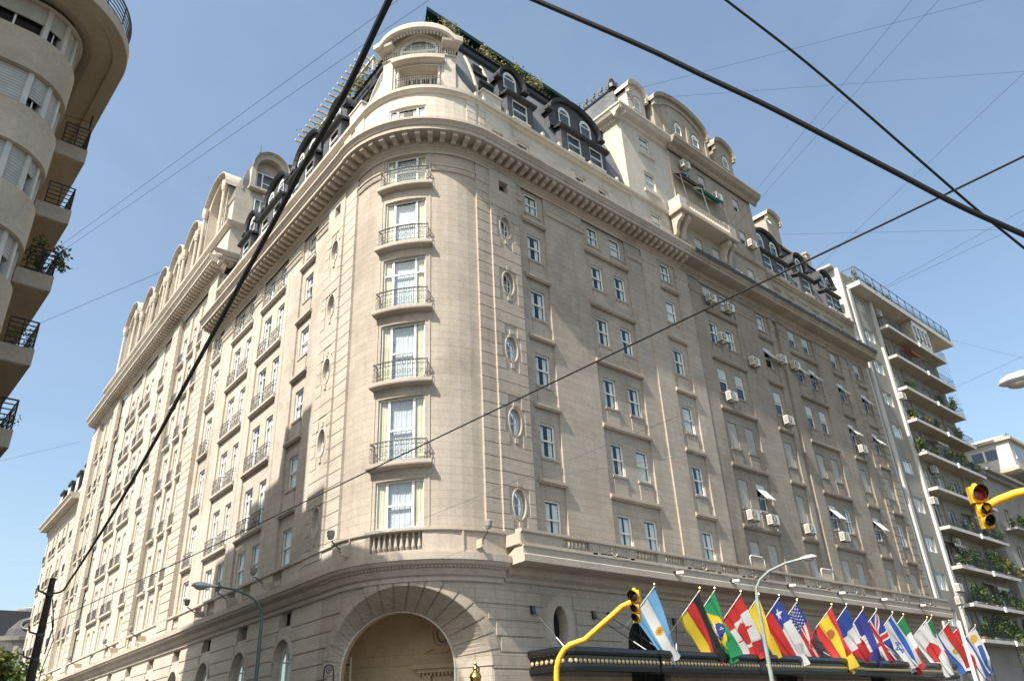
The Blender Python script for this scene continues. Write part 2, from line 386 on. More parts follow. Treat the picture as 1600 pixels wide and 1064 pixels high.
def railing_geo(w, proj, h=.95, orn=True, mat=None):
    """iron balconette: three sides, bars, scroll row"""
    m = MB(); mat = mat or IRONL; r = .013
    cs = [(-w/2, 0), (-w/2, -proj), (w/2, -proj), (w/2, 0)]
    for z in (.05, h*.72, h): m.tube([(x, y, z) for x, y in cs], .018 if z == h else r, mat, 5)
    for (x0, y0), (x1, y1) in zip(cs, cs[1:]):
        L = sqrt((x1-x0)**2+(y1-y0)**2); n = max(1, int(L/.12))
        for i in range(n+1):
            x, y = x0+(x1-x0)*i/n, y0+(y1-y0)*i/n; m.tube([(x, y, .05), (x, y, h*.72 if i % 4 else h)], r*.8, mat, 4)
        if orn and L > .5:
            k = max(2, int(L/.24))
            for i in range(k):
                cx = x0+(x1-x0)*(i+.5)/k
                for rr, zc in ((h*.11, h*.86), (h*.1, h*.3)):
                    m.tube([(cx+rr*cos(t*pi/4), y0, zc+rr*sin(t*pi/4)) for t in range(9)], r*.8, mat, 4, False)
    return m.mesh('balcony_railing')
# ================================================================== HOTEL
ABS = {}
_b0 = MB.build
def build(s, name, parent=None, smooth=False, loc=None):
    o = _b0(s, name, parent, smooth, loc)
    if parent and parent.name in ABS: o.matrix_parent_inverse = Matrix.Translation(-parent.location)
    return o
MB.build = build
def link(name, me, parent=None, M=None):
    o = bpy.data.objects.new(name, me); COL.objects.link(o)
    if parent:
        o.parent = parent
        if parent.name in ABS: o.matrix_parent_inverse = Matrix.Translation(-parent.location)
    if M is not None: o.matrix_basis = M
    return o
def thing(name, loc, label, cat, group=None):
    o = empty(name, loc); ABS[o.name] = 1; return tag(o, label, cat, group)
H = thing('hotel_building', (CX, 23.6, 0), 'huge pale limestone corner hotel with rounded turret, carved cornice and dark mansard roof', 'hotel')
SB = [11.5, 15.1, 18.67, 22.12, 25.58]
S_T = -3.93
def rows(zs, x): return zs
# window rows on the flat walls (bottom, top)
RW = [(9.15, 10.85), (12.8, 14.45), (16.35, 18.0), (19.95, 21.6), (23.4, 24.95), (26.3, 27.6)]
CH = 'groove'
def shelf(mb, a, b, z, mat, o=.13):
    sweep(mb, [(-.12, z+.02), (o-.07, z), (o-.04, z+.06), (o, z+.08), (o, z+.22), (-.12, z+.27)], a, b, mat)
def column(mb, a, b, cs, w, mat, kind='sash', base=0., zs=None):
    """recessed channel from a to b holding windows centred on cs; returns the holes used"""
    zs = zs or RW; hol = []
    for z0, z1 in zs:
        for c in cs: hol.append((c-w/2, c+w/2, z0, z1))
    wall(mb, a, b, 7.9, 27.75, base-.10, hol, .13, mat)
    for e in (a, b):
        mb.face([P(e, base, 7.9), P(e, base-.1, 7.9), P(e, base-.1, 27.75), P(e, base, 27.75)], mat, [(0, 7.9), (.1, 7.9), (.1, 27.75), (0, 27.75)])
    for z in SB: shelf(mb, a-.06, b+.05, z, mat, base+.13)
    for i, (z0, z1) in enumerate(zs):
        for c in cs:
            if kind == 'sash':
                sweep(mb, [(base-.1, z0-.16), (base-.02, z0-.14), (base-.01, z0-.03), (base-.1, z0)], c-w/2-.08, c+w/2+.08, mat)
                if i: pbox(mb, c-w/2-.02, c+w/2+.02, base-.1, base-.06, SB[i-1]+.27, z0-.16, mat)
    return hol
wr = MB()      # clean part of the avenue front
wd = MB()      # sooty part
cols = [(22.85, 24.5, [23.7]), (27.55, 31.2, [28.5, 30.42]), (34.1, 35.9, [35.0])]
cols2 = [(38.55, 42.35, [39.5, 41.35]), (45.0, 46.8, [45.9]), (49.1, 53.0, [50.05, 52.0]), (55.4, 57.2, [56.3]), (59.25, 60.9, [60.07])]
def plain(mb, x0, x1, o, mat, z0=7.9, z1=27.75): wall(mb, sX(x0), sX(x1), z0, z1, o, [], 0, mat)
def step(mb, x, o0, o1, mat, z0=7.9, z1=27.75):
    mb.face([P(sX(x), o0, z0), P(sX(x), o1, z0), P(sX(x), o1, z1), P(sX(x), o0, z1)], mat, [(0, z0), (abs(o1-o0), z0), (abs(o1-o0), z1), (0, z1)])
plain(wr, 22.35, 22.85, 0, ST); plain(wr, 24.5, 27.55, 0, ST); plain(wr, 31.2, 32.6, 0, ST); step(wr, 32.6, 0, .1, ST); plain(wr, 32.6, 34.1, .1, ST); plain(wr, 35.9, 37.2, .1, ST); step(wr, 37.2, .1, .06, ST)
wins = []
def style_right(ci, row, x):
    r = random.random()
    if x < 37: return 'split' if r < .7 else 'full'
    T = {(39.5, 0): 'shut', (41.35, 0): 'shut', (45.9, 0): 'shut', (50.05, 0): 'shut', (52.0, 0): 'shut', (56.3, 0): 'shut', (60.07, 0): 'shut',
         (39.5, 1): 'shut', (41.35, 1): 'tilt', (45.9, 1): 'shut', (50.05, 1): 'tilt', (52.0, 1): 'split', (56.3, 1): 'tilt', (60.07, 1): 'split',
         (39.5, 2): 'shut', (41.35, 2): 'shut', (45.9, 2): 'shut', (50.05, 2): 'shut', (52.0, 2): 'shut', (56.3, 2): 'shut', (60.07, 2): 'shut',
         (39.5, 3): 'part', (41.35, 3): 'part', (45.9, 3): 'part', (50.05, 3): 'part', (52.0, 3): 'part', (56.3, 3): 'tilt', (60.07, 3): 'tilt',
         (39.5, 4): 'split', (41.35, 4): 'split', (45.9, 4): 'tilt', (50.05, 4): 'tilt', (52.0, 4): 'tilt', (56.3, 4): 'tilt', (60.07, 4): 'tilt'}
    return T.get((x, row), 'full' if r < .4 else 'part')
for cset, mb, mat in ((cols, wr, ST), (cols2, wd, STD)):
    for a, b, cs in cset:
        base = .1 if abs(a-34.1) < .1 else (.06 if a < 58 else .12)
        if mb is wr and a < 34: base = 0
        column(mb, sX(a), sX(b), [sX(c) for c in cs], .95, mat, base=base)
        for x in cs:
            for r, (z0, z1) in enumerate(RW):
                wins.append((sX(x), base-.2, z0, .95, z1-z0, 'sash', style_right(0, r, x)))
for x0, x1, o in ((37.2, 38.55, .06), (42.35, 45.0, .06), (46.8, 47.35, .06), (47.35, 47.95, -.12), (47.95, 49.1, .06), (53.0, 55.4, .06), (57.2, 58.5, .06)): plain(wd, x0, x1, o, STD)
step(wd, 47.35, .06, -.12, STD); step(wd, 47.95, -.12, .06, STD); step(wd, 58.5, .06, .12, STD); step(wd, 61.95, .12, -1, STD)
for x0, x1 in ((58.5, 59.25), (60.9, 61.95)):
    plain(wd, x0, x1, .12, STD)
    z = 8.4
    while z < 27.4: pbox(wd, sX(x0), sX(x1), .12, .155, z, z+.5, STD); z += .56
# ---- turret wall with its six windows
wt = MB(); TW = [(9.1, 11.05), (11.9, 14.65), (15.5, 18.2), (19.1, 21.7), (22.5, 25.0), (25.95, 27.7)]
hol = [(S_T-1.03, S_T+1.03, a, b) for a, b in TW]
wall(wt, -LA-.25, -.36, 7.9, 27.75, 0, hol, .26, ST)
for i, (z0, z1) in enumerate(TW):
    # framed surround
    for e in (-1, 1): pbox(wt, S_T+e*1.22-.04, S_T+e*1.22+.04, 0, .03, (z0 if i == 0 else SB[i-1]+.24), z1+.16, STP)
    if i: sweep(wt, [(0, SB[i-1]-.04), (.2, SB[i-1]), (.34, SB[i-1]+.05), (.36, SB[i-1]+.1), (.36, SB[i-1]+.24), (0, SB[i-1]+.27)], S_T-1.32, S_T+1.32, STP, step=.3)
# strips and oculus piers on both sides
def pier_strip(mb, s0, s1, o, mat, z0=7.9, z1=27.6, pit=.6):
    wall(mb, s0, s1, z0, z1, o, [], 0, mat)
    for e in (s0, s1): mb.face([P(e, -.05, z0), P(e, o, z0), P(e, o, z1), P(e, -.05, z1)], mat)
    z = z0+.1
    while z+pit < z1: pbox(mb, s0, s1, o, o+.035, z, z+pit-.04, mat); z += pit
OZ = [10.29, 13.93, 17.52, 21.05, 24.3]
def oculus_pier(mb, s0, s1, sc, o, mat, z0=7.9, z1=27.6, pit=.6):
    zb = [z0]+[(a+b)/2 for a, b in zip(OZ, OZ[1:])]+[25.95]
    for zc, a, b in zip(OZ, zb, zb[1:]): oval_hole(mb, s0, s1, a, b, sc, zc, .36, .62, o, .3, mat)
    wall(mb, s0, s1, 25.95, z1, o, [(sc-.3, sc+.3, 26.55, 27.2)], .35, mat)
    for e in (s0, s1): mb.face([P(e, -.05, z0), P(e, o, z0), P(e, o, z1), P(e, -.05, z1)], mat)
    z = z0+.1
    while z+pit < z1:
        d = min(abs(z+pit/2-zc) for zc in OZ)
        if d < 1.0 and z < 25.9:
            g = .58 if d < .75 else .4
            pbox(mb, s0, sc-g, o, o+.035, z, z+pit-.04, mat); pbox(mb, sc+g, s1, o, o+.035, z, z+pit-.04, mat)
        elif not (26.2 < z+pit/2 < 27.5): pbox(mb, s0, s1, o, o+.035, z, z+pit-.04, mat)
        z += pit
    for zc in OZ:
        for e in (-1, 1):
            sweep(mb, [(o, zc+e*.74), (o+.055, zc+e*.74), (o+.055, zc+e*.98), (o, zc+e*.98)], sc-.09, sc+.09, mat)
pier_strip(wt, -.36, .45, .10, ST); oculus_pier(wt, .45, 2.29, 1.37, .2, ST)
uL = lambda Y: -LA-(Y-TLy)*1.0019
wl = MB()
pier_strip(wl, uL(29.27), uL(28.1), .10, STL); oculus_pier(wl, uL(31.15), uL(29.27), uL(30.1), .2, STL)
step_ = lambda mb, s, o0, o1, mat: mb.face([P(s, o0, 7.9), P(s, o1, 7.9), P(s, o1, 27.75), P(s, o0, 27.75)], mat)
# ---- side street front of the corner block: s = sU(u)
LC = [(5.1, 6.95, [6.0], 'sash'), (9.1, 12.75, [9.75, 11.75], 'french'), (14.1, 17.8, [14.75, 16.8], 'french'), (19.9, 21.7, [20.75], 'french')]
uE = 22.3
FR = [(9.1, 10.9)]+[(SB[i]+.27, SB[i]+2.75) for i in range(5)]
FR[5] = (SB[4]+.27, 27.6)
prev = 3.29
for a, b, cs, k in LC:
    wall(wl, sU(a), sU(prev), 7.9, 27.75, 0, [], 0, STL)
    for g in (prev, a):
        if g > 8 and g == a: pbox(wl, sU(a-.55), sU(a-.5), 0, .02, 8.4, 26.6, STL)
    column(wl, sU(b), sU(a), [sU(c) for c in cs], 1.0 if k == 'sash' else 1.12, STL, kind='sash' if k == 'sash' else 'french', zs=RW if k == 'sash' else FR)
    for c in cs:
        for r, (z0, z1) in enumerate(RW if k == 'sash' else FR):
            wins.append((sU(c), -.2, z0, 1.0 if k == 'sash' else 1.12, z1-z0, k if r or k == 'sash' else 'sash', 'split' if random.random() < .6 else 'full'))
    prev = b
wall(wl, sU(uE), sU(prev), 7.9, 27.75, 0, [], 0, STL)
# string course between the channels
for mb, mat, segs in ((wr, STP, ((22.4, 22.8), (24.55, 27.5), (31.25, 32.55), (32.65, 34.05), (35.95, 37.15))), (wd, STDP, ((37.25, 38.5), (42.4, 44.95), (46.85, 47.3), (48.0, 49.05), (53.05, 55.35), (57.25, 58.45)))):
    for a, b in segs: sweep(mb, [(0, 26.62), (.10, 26.66), (.14, 26.78), (.14, 26.86), (.2, 26.92), (.2, 27.0), (0, 27.08)], sX(a), sX(b), mat)
sweep(wt, [(0, 26.62), (.06, 26.66), (.1, 26.78), (.1, 26.86), (.16, 26.92), (.16, 27.0), (0, 27.08)], S_T+1.3, -.4, STP)
sweep(wt, [(0, 26.62), (.06, 26.66), (.1, 26.78), (.1, 26.86), (.16, 26.92), (.16, 27.0), (0, 27.08)], -LA-.2, S_T-1.3, STP)
for a, b in ((3.35, 5.05), (7.0, 9.05), (12.8, 14.05), (17.85, 19.85)): sweep(wl, [(0, 26.62), (.06, 26.66), (.1, 26.78), (.1, 26.86), (.16, 26.92), (.16, 27.0), (0, 27.08)], sU(b), sU(a), STL)
for mb, n in ((wr, 'avenue_wall'), (wd, 'sooty_avenue_wall'), (wt, 'turret_wall'), (wl, 'side_wall')):
    o_ = mb.build(n, H)
    if n == 'sooty_avenue_wall': o_['label'] = 'soot stained far half of the avenue wall with shuttered windows'
# drain pipe stub lines / cables on the wall
# ---- windows as parts (nearest 100), the rest as one part
for i, (z0, z1) in enumerate(TW):
    window(H, S_T, -.24, z0, 2.06, z1-z0, 'cross' if i == 3 else 'triple', 'drape')
om = oval_geo(.36, .62)
for sc, sgn in ((1.37, 1), (uL(30.1), 1)):
    for z in OZ:
        a = link('window', om[0], H, FM(sc, .2-.22, z)); link('pane', om[1], a)
wins.sort(key=lambda w: (P(w[0], 0, w[2])-Vector((0, 0, 1.7))).length)
far = MB(); nwin = 6+10
# ---- attic storey windows added to the list too
def attic(mb, s0, s1, mat, hs, o=-.05): wall(mb, s0, s1, 29.0, 31.9, o, [(c-w/2, c+w/2, 29.5, 31.08) for c, w in hs], .2, mat)
AT = [(23.35, .9), (27.95, .9), (29.95, .9)]
AT2 = [(35.1, .9)]
ATd = [(49.6, .9), (51.6, .9), (55.4, .9), (59.3, .9)]
LAT = [(4.9, .9), (8.2, .9), (10.2, .9), (13.2, .9), (15.2, .9), (18.7, .9)]
for x, z0, z1, o in [(35.0, 36.75, 37.95, -.12), (35.0, 33.5, 34.85, -.12), (35.0, 30.4, 31.5, -.12)]+[(x, z-1.2, z, .02) for x, z in ((39.3, 37.75), (41.35, 37.75), (45.7, 37.7), (39.3, 34.1), (41.35, 34.1), (45.7, 34.7), (39.3, 31.3), (41.35, 31.3), (45.7, 31.3))]: wins.append((sX(x), o, z0, 1.06 if x < 37 else .9, z1-z0, 'sash', 'full' if x < 37 else 'part'))
for x, w in AT+ATd: wins.append((sX(x), -.2, 29.5, w, 1.58, 'sash', 'split' if x < 40 else 'full'))
for u, w in LAT: wins.append((sU(u), -.2, 29.5, w, 1.58, 'sash', 'split'))
for k, w in enumerate(wins):
    if k < 100-nwin-1: window(H, *w)
    else: window_into(far, *w)
tag(far.build('window', H), 'distant windows of the hotel seen at a steep angle', kind='stuff')
at = MB()
attic(at, sX(22.3), sX(32.6), STW, [(sX(x), w) for x, w in AT]); 
wall(at, sX(20.5), sX(22.3), 29.0, 31.9, .04, [(sX(21.0), sX(21.75), 29.6, 30.7)], .25, STW)
at2 = MB(); attic(at2, sX(48), sX(61.9), STDP, [(sX(x), w) for x, w in ATd])
for x, w in ATd+[(53.4, 1.2), (57.3, 1.2)]: pbox(at2, sX(x-.7), sX(x+.7), -.05, .02, 31.2, 31.42, STDP)
attic(at, sU(uE), sU(3.2), STW, [(sU(u), w) for u, w in LAT]); 
wall(at, sU(3.2), sX(20.5), 29.0, 31.9, 0, [(S_T-1.0, S_T+1.0, 29.7, 31.0)], .22, STW)
window(H, S_T, -.2, 29.7, 2.0, 1.3, 'triple', 'split')
for a, b in ((-.75, -.2), (.0, .4), (uL(28.9), uL(27.9)), (uL(30.2), uL(29.4))): 
    z = 29.2
    while z < 31.6: pbox(at, a, b, 0, .07, z, z+.42, STW); z += .46
for x, w in AT: sweep(at, [(-.05, 31.2), (-.02, 31.2), (-.02, 31.24), (-.05, 31.24)], sX(x-.8), sX(x+.8), STW)
# upper ledge under the mansard
LP = [(-.1, 31.75), (.08, 31.8), (.12, 31.92), (.24, 31.97), (.26, 32.16), (-.35, 32.2)]
sweep(at, LP, sU(uE), sX(32.6), STW, step=.35); sweep(at2, LP, sX(47.9), sX(61.9), STDP); at2.build('sooty_attic_wall', H)
at.build('attic_wall', H)
# ---- main cornice
def cornice(mb, s0, s1, dz, mat, mod=True, e=0, top=None):
    pr = [(0, 27.7), (.06, 27.7), (.06, 27.86), (.12, 27.9), (.12, 27.98), (.28, 28.05), (.28, 28.4), (1.05, 28.4), (1.05, 28.6), (1.1, 28.63), (1.15, 28.72), (1.24, 28.84), (1.27, 28.86), (1.27, 29.0), (-.3, 29.12)]
    sweep(mb, [(o+e, z+dz) for o, z in pr], s0, s1, mat, step=.3)
    if mod:
        n = int((s1-s0)/.51)
        for i in range(n):
            s = s0+(i+.5)*(s1-s0)/n
            k = .125
            prf = [(.28, 28.1), (.5, 28.07), (.62, 28.14), (.78, 28.16), (.92, 28.2), (.93, 28.36), (.97, 28.36), (.97, 28.4), (.28, 28.4)]
            if s < 0 or True: sweep(mb, [(o+e, z+dz) for o, z in prf], s-k/(1.17 if -LA < s < 0 else 1), s+k/(1.17 if -LA < s < 0 else 1), mat)
cn = MB()
cornice(cn, sU(uE-.4), uL(28.1), 0, STP); cornice(cn, uL(28.1), -.36, 0, STP, e=.02); cornice(cn, -.36, sX(36.6), 0, STP)
cn.build('main_cornice', H)
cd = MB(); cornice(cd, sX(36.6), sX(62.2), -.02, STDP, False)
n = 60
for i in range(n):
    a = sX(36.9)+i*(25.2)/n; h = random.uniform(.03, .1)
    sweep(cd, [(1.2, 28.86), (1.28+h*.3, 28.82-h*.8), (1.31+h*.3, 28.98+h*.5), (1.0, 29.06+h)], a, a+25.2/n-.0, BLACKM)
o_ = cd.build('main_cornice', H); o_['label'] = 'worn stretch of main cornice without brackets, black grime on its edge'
# ---- base ledge, parapet and the deep balcony over the canopy
bl = MB()
BP = [(0, 7.0), (.1, 7.04), (.1, 7.2), (.2, 7.25), (.28, 7.4), (.28, 7.48), (.5, 7.6), (.56, 7.72), (.6, 7.74), (.6, 8.0), (.22, 8.06)]
sweep(bl, BP, sU(60), sX(20.5), STP, step=.3)
for k in range(60):   # dentils under the ledge round the turret
    s = -LA-1+k*(LA+1.2)/60; pbox(bl, s, s+.07, .28, .4, 7.49, 7.58, STP)
def parapet(mb, s0, s1, ops, mat, o=.2, z0=8.04, z1=8.86):
    e = [s0]+[x for a in ops for x in a]+[s1]
    for a, b in zip(e[::2], e[1::2]):
        pbox(mb, a, b, o-.26, o, z0, z1, mat)
    for a, b in ops: balustrade(mb, a, b, o-.13, z0+.02, z1, mat)
    sweep(mb, [(o-.3, z1), (o+.05, z1), (o+.08, z1+.04), (o+.08, z1+.14), (o-.3, z1+.16)], s0, s1, mat, step=.35)
    pbox(mb, s0, s1, o, o+.03, z0, z0+.12, mat)
parapet(bl, -LA-.25, .45, [(S_T-1.0, S_T+1.0)], STP, .3)
parapet(bl, sU(60), -LA-.25, [(sU(c+.55), sU(c-.55)) for c in (57, 52.3, 50.4, 41.5, 37, 34.8, 30.6, 28.6, 20.8, 16.8, 14.75, 11.75, 9.75, 6.0)], STL, .2)
for s in (-1.5, -5.9): pbox(bl, s, s+.07, .3, .36, 8.06, 8.9, STP)
BPr = [(0, 7.1), (.12, 7.14), (.12, 7.28), (.34, 7.4), (.38, 7.66), (1.24, 7.7), (1.3, 7.72), (1.3, 7.98), (1.25, 8.02), (1.25, 8.27), (1.29, 8.29), (1.29, 8.34), (.9, 8.36), (0, 7.9)]
sweep(bl, BPr, sX(20.55), sX(61.9), STP)
ops = [(22.85, 24.45), (27.44, 29.0), (29.56, 30.98), (33.98, 35.51), (38.4, 39.96), (40.57, 41.95), (44.87, 46.42), (49.16, 50.6), (51.4, 52.9), (55.5, 57.1)]
parapet(bl, sX(20.5), sX(61.9), [(sX(a), sX(b)) for a, b in ops], STP, 1.18, 8.34, 8.84)
for c0, c1 in ((24.6, 27.3), (31.15, 33.85), (35.7, 37.9), (42.1, 44.7), (46.6, 49.0), (53.1, 55.3), (57.3, 59.5)):
    for a, b, c, d in ((c0, c0+.28, 8.38, 8.82), (c1-.28, c1, 8.38, 8.82), (c0+.45, c1-.45, 8.76, 8.8), (c0+.45, c1-.45, 8.42, 8.46), (c0+.45, c0+.49, 8.46, 8.76), (c1-.49, c1-.45, 8.46, 8.76)):
        pbox(bl, sX(a), sX(b), 1.18, 1.21, c, d, STP)
    m = sX((c0+c1)/2); bl.tube([P(m+.19*cos(t*pi/7), 1.21, 8.61+.19*sin(t*pi/7)) for t in range(-9, 3)], .035, STP, 6)
pbox(bl, sX(20.47), sX(20.74), .05, 1.16, 8.38, 8.83, STP)
bl.build('balcony_ledge', H)
# bright metal hoops on the ledge
for x in (36.9, 44.3):
    hp = MB(); s = sX(x); hp.tube([P(s, 1.1, 9.0), P(s, 1.1, 9.5), P(s+.12, 1.1, 9.62), P(s+1.2, 1.1, 9.62), P(s+1.35, 1.1, 9.5), P(s+1.35, 1.1, 9.0)], .035, WHITE, 6)
    hp.face([P(s+.03, 1.1, 9.02), P(s+1.32, 1.1, 9.02), P(s+1.32, 1.1, 9.58), P(s+.03, 1.1, 9.58)], CPL)
    hp.build('ladder_hoop', H)
# ---- iron balcony railings
rg = MB(); q = [S_T-1.15+2.3*i/8 for i in range(9)]
for i in range(1, 6):
    z = SB[i-1]+.28; m = MB(); pts = [P(q[0], .02, 0)]+[P(s, .31, 0) for s in q]+[P(q[-1], .02, 0)]
    for h, r in ((.06, .012), (.62, .012), (.8, .014), (.84, .018)): m.tube([p+Vector((0, 0, z+h)) for p in pts], r, IRONL, 5)
    for k in range(28):
        s = q[0]+2.3*k/27; a = P(s, .31, z+.06); m.tube([a, a+Vector((0, 0, .56 if k % 5 else .78))], .009, IRONL, 4)
    for k in range(11):
        s = q[0]+2.3*(k+.5)/11
        for rr, zc in ((.075, .71), (.085, .3)): m.tube([P(s+rr*cos(t*pi/4), .315, z+zc+rr*sin(t*pi/4)) for t in range(9)], .011, IRONL, 4, False)
    for e in (0, -1):
        for k in range(3): a = P(q[e], .02+.1*k, z+.06); m.tube([a, a+Vector((0, 0, .78))], .009, IRONL, 4)
    m.build('balcony_railing', H)
r1 = railing_geo(1.3, .16, .8, True, IRONL); rest = MB()
for a, b, cs, k in LC[1:]:
    for c in cs:
        for i in range(5): link('balcony_railing', r1, H, FM(sU(c), -.02, SB[i]+.22))
# ---- turret pavilion above the attic
def ang(t): return (t-270)/TH*LA
pv = MB(); a0, a1 = S_T-2.35, S_T+2.35; zt = 35.7
# front wall with loggia and arched window opening
S_P = -3.36
wall(pv, S_P-1.3, S_P+1.3, 32.1, 34.25, .0, [(S_P-1.05, S_P+1.05, 32.17, 33.72, 1.5)], 1.5, STW)
def outl(w, zb, zs, top, n=12):
    return [(S_P+w, zb)]+[(S_P+w*cos(pi*k/n), zs+(top-zs)*sin(pi*k/n)) for k in range(n+1)]+[(S_P-w, zb)]
def band(mb, A, B, o0, o1, mat):   # loft between two (s,z) outlines
    for k in range(len(A)-1): mb.face([P(A[k][0], o0, A[k][1]), P(A[k+1][0], o0, A[k+1][1]), P(B[k+1][0], o1, B[k+1][1]), P(B[k][0], o1, B[k][1])], mat, [A[k], A[k+1], B[k+1], B[k]])
i_ = outl(1.05, 34.25, 35.1, 36.12); m_ = outl(1.12, 34.25, 35.1, 36.17); x_ = outl(1.32, 34.25, 35.1, 36.26)
band(pv, i_, i_, -.3, -.12, STW); band(pv, i_, m_, -.12, -.12, STW); band(pv, m_, m_, -.12, .04, STW); band(pv, m_, x_, .04, .04, STW)
def flare(z): t = max(0, min(1, (34.0-z)/1.9)); return 1.6*t**2.2
zt = 35.5; zz = [32.15+i*(zt-32.15)/16 for i in range(17)]
for sg in (-1, 1):
    for z0, z1 in zip(zz, zz[1:]):
        e0, e1 = 2.0+flare(z0), 2.0+flare(z1)
        for i in range(6):
            q = [(1.25+(e0-1.25)*i/6, z0), (1.25+(e0-1.25)*(i+1)/6, z0), (1.25+(e1-1.25)*(i+1)/6, z1), (1.25+(e1-1.25)*i/6, z1)]
            pv.face([P(S_P+sg*a, .05, z) for a, z in q], STW, [(S_P+sg*a, z) for a, z in q])
        pv.face([P(S_P+sg*e0, .05, z0), P(S_P+sg*e1, .05, z1), P(S_P+sg*e1, -1.6, z1), P(S_P+sg*e0, -1.6, z0)], STW, [(0, z0), (0, z1), (1.6, z1), (1.6, z0)])
    a, b = sorted((S_P+sg*1.38, S_P+sg*1.98)); pbox(pv, a, b, .0, .14, 32.3, 34.45, STW)
    a, b = sorted((S_P+sg*1.33, S_P+sg*2.03)); sweep(pv, [(.1, 34.45), (.22, 34.5), (.22, 34.58), (.12, 34.62)], a, b, STW)
    for k in range(5): pbox(pv, a+.06+k*.13, a+.12+k*.13, .1, .2, 34.66, 35.0, STW)
    a, b = sorted((S_P+sg*1.22, S_P+sg*2.12)); sweep(pv, [(.1, 35.0), (.2, 35.04), (.45, 35.08), (.62, 35.16), (.66, 35.3), (-1.5, 35.4)], a, b, STW)
sweep(pv, [(0, 33.9), (.18, 33.96), (.42, 34.0), (.45, 34.24), (-.4, 34.28)], S_P-1.34, S_P+1.34, STW, step=.3)
pbox(pv, S_P-1.16, S_P-1.08, 0, .05, 32.2, 33.8, STW); pbox(pv, S_P+1.08, S_P+1.16, 0, .05, 32.2, 33.8, STW)
pbox(pv, S_P-1.24, S_P+1.24, .0, .06, 33.76, 33.83, STW)
# segmental hood: profile swept along an arched line
N_ = 36; hs = []; HW = 2.18
def hoodf(t): return (1-(abs(t)/.80)**2.5)**.6 if abs(t) < .80 else 0
for k in range(N_+1):
    t = -1+2*k/N_; hs.append((S_P+t*HW, 35.2+.72*hoodf(t)))
prf = [(.0, .30), (.25, .26), (.3, .12), (.5, .04), (.5, -.04), (.66, -.1), (.76, -.02), (.78, .26), (.72, .36), (-1.6, .5)]
for (s0, z0), (s1, z1) in zip(hs, hs[1:]):
    for (o0, d0), (o1, d1) in zip(prf, prf[1:]): pv.face([P(s0, o0, z0+d0), P(s1, o0, z1+d0), P(s1, o1, z1+d1), P(s0, o1, z0+d1)], STW)
for e in (0, -1): pv.face([P(hs[e][0], o, hs[e][1]+d) for o, d in prf]+[P(hs[e][0], -1.6, 35.0), P(hs[e][0], 0, 35.0)], STW)
for (s0, z0), (s1, z1) in zip(hs, hs[1:]):
    if abs((s0+s1)/2-S_P) < 1.7:
        zb = lambda s: (35.05+1.15*sqrt(max(0, 1-((s-S_P)/1.32)**2)) if abs(s-S_P) < 1.32 else 34.9)
        pv.face([P(s0, 0.02, zb(s0)), P(s1, 0.02, zb(s1)), P(s1, .02, z1+.34), P(s0, .02, z0+.34)], STW)
for k in range(19):
    t = -.70+1.40*k/18; s = S_P+t*HW; z = 35.2+.72*hoodf(t)
    pbox(pv, s-.042, s+.042, .26, .46, z+.0, z+.13, WHITE)
pv.build('turret_pavilion', H)
# loggia interior + arched window
lg = MB(); M = FM(S_P, -.95, 32.2)
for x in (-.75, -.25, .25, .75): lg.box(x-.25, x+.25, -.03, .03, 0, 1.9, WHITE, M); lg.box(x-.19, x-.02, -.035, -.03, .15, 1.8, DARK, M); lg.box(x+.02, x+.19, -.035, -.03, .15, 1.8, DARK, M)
lg.box(-1.2, 1.2, .03, .1, 0, 2.0, STP, M); lg.build('loggia_doors', H)
def arch_win(w, zs, h, mullions=(0,), mat=WHITE, e=.06, shut=False):
    f, p = MB(), MB(); n = 12; o = [(w, 0)]+[(w*cos(pi*k/n), zs+(h-zs)*sin(pi*k/n)) for k in range(n+1)]+[(-w, 0)]; q = lambda a, r, y: (a[0]*r, y, .04+(a[1]-.04)*r)
    for a, b in zip(o, o[1:]):
        r = 1-e/w*1.2
        f.face([q(a, 1, -.03), q(b, 1, -.03), q(b, r, -.03), q(a, r, -.03)], mat); f.face([q(a, r, -.03), q(b, r, -.03), q(b, r, .03), q(a, r, .03)], mat)
        p.face([(0, .01, .04), q(a, .98, .01), q(b, .98, .01)], GLASS)
        f.face([(0, .28, .04), q(a, 1.05, .28), q(b, 1.05, .28)], CURT if not shut else DARK)
    f.box(-w, w, -.04, .03, 0, e, mat); f.box(-w, w, -.035, .03, zs-e/2, zs+e/2, mat)
    for m in mullions: f.box(m-.03, m+.03, -.035, .03, 0, zs+(h-zs)*sqrt(max(0, 1-(m/w)**2)), mat)
    return f.mesh('window'), p.mesh('pane')
aw = arch_win(1.05, .85, 1.86, (-.45, .45), WHITE, .11); w_ = link('window', aw[0], H, FM(S_P, -.2, 34.25)); link('pane', aw[1], w_)
for z, w, o in ((32.2, 2.35, .22), (34.27, 2.4, .38)):
    m = MB(); qq = [S_P-w/2+w*i/8 for i in range(9)]; pts = [P(qq[0], .0, z)]+[P(s, o, z) for s in qq]+[P(qq[-1], .0, z)]
    for h in (.05, .52, .68): m.tube([p+Vector((0, 0, h)) for p in pts], .016, IRONL, 5)
    for k in range(26):
        a = P(qq[0]+w*k/25, o, z+.05); m.tube([a, a+Vector((0, 0, .63))], .010, IRONL, 4)
    for k in range(9): m.tube([P(qq[0]+w*(k+.5)/9+.08*cos(t*pi/4), o+.005, z+.6+.065*sin(t*pi/4)) for t in range(9)], .01, IRONL, 4, False)
    m.build('balcony_railing', H)
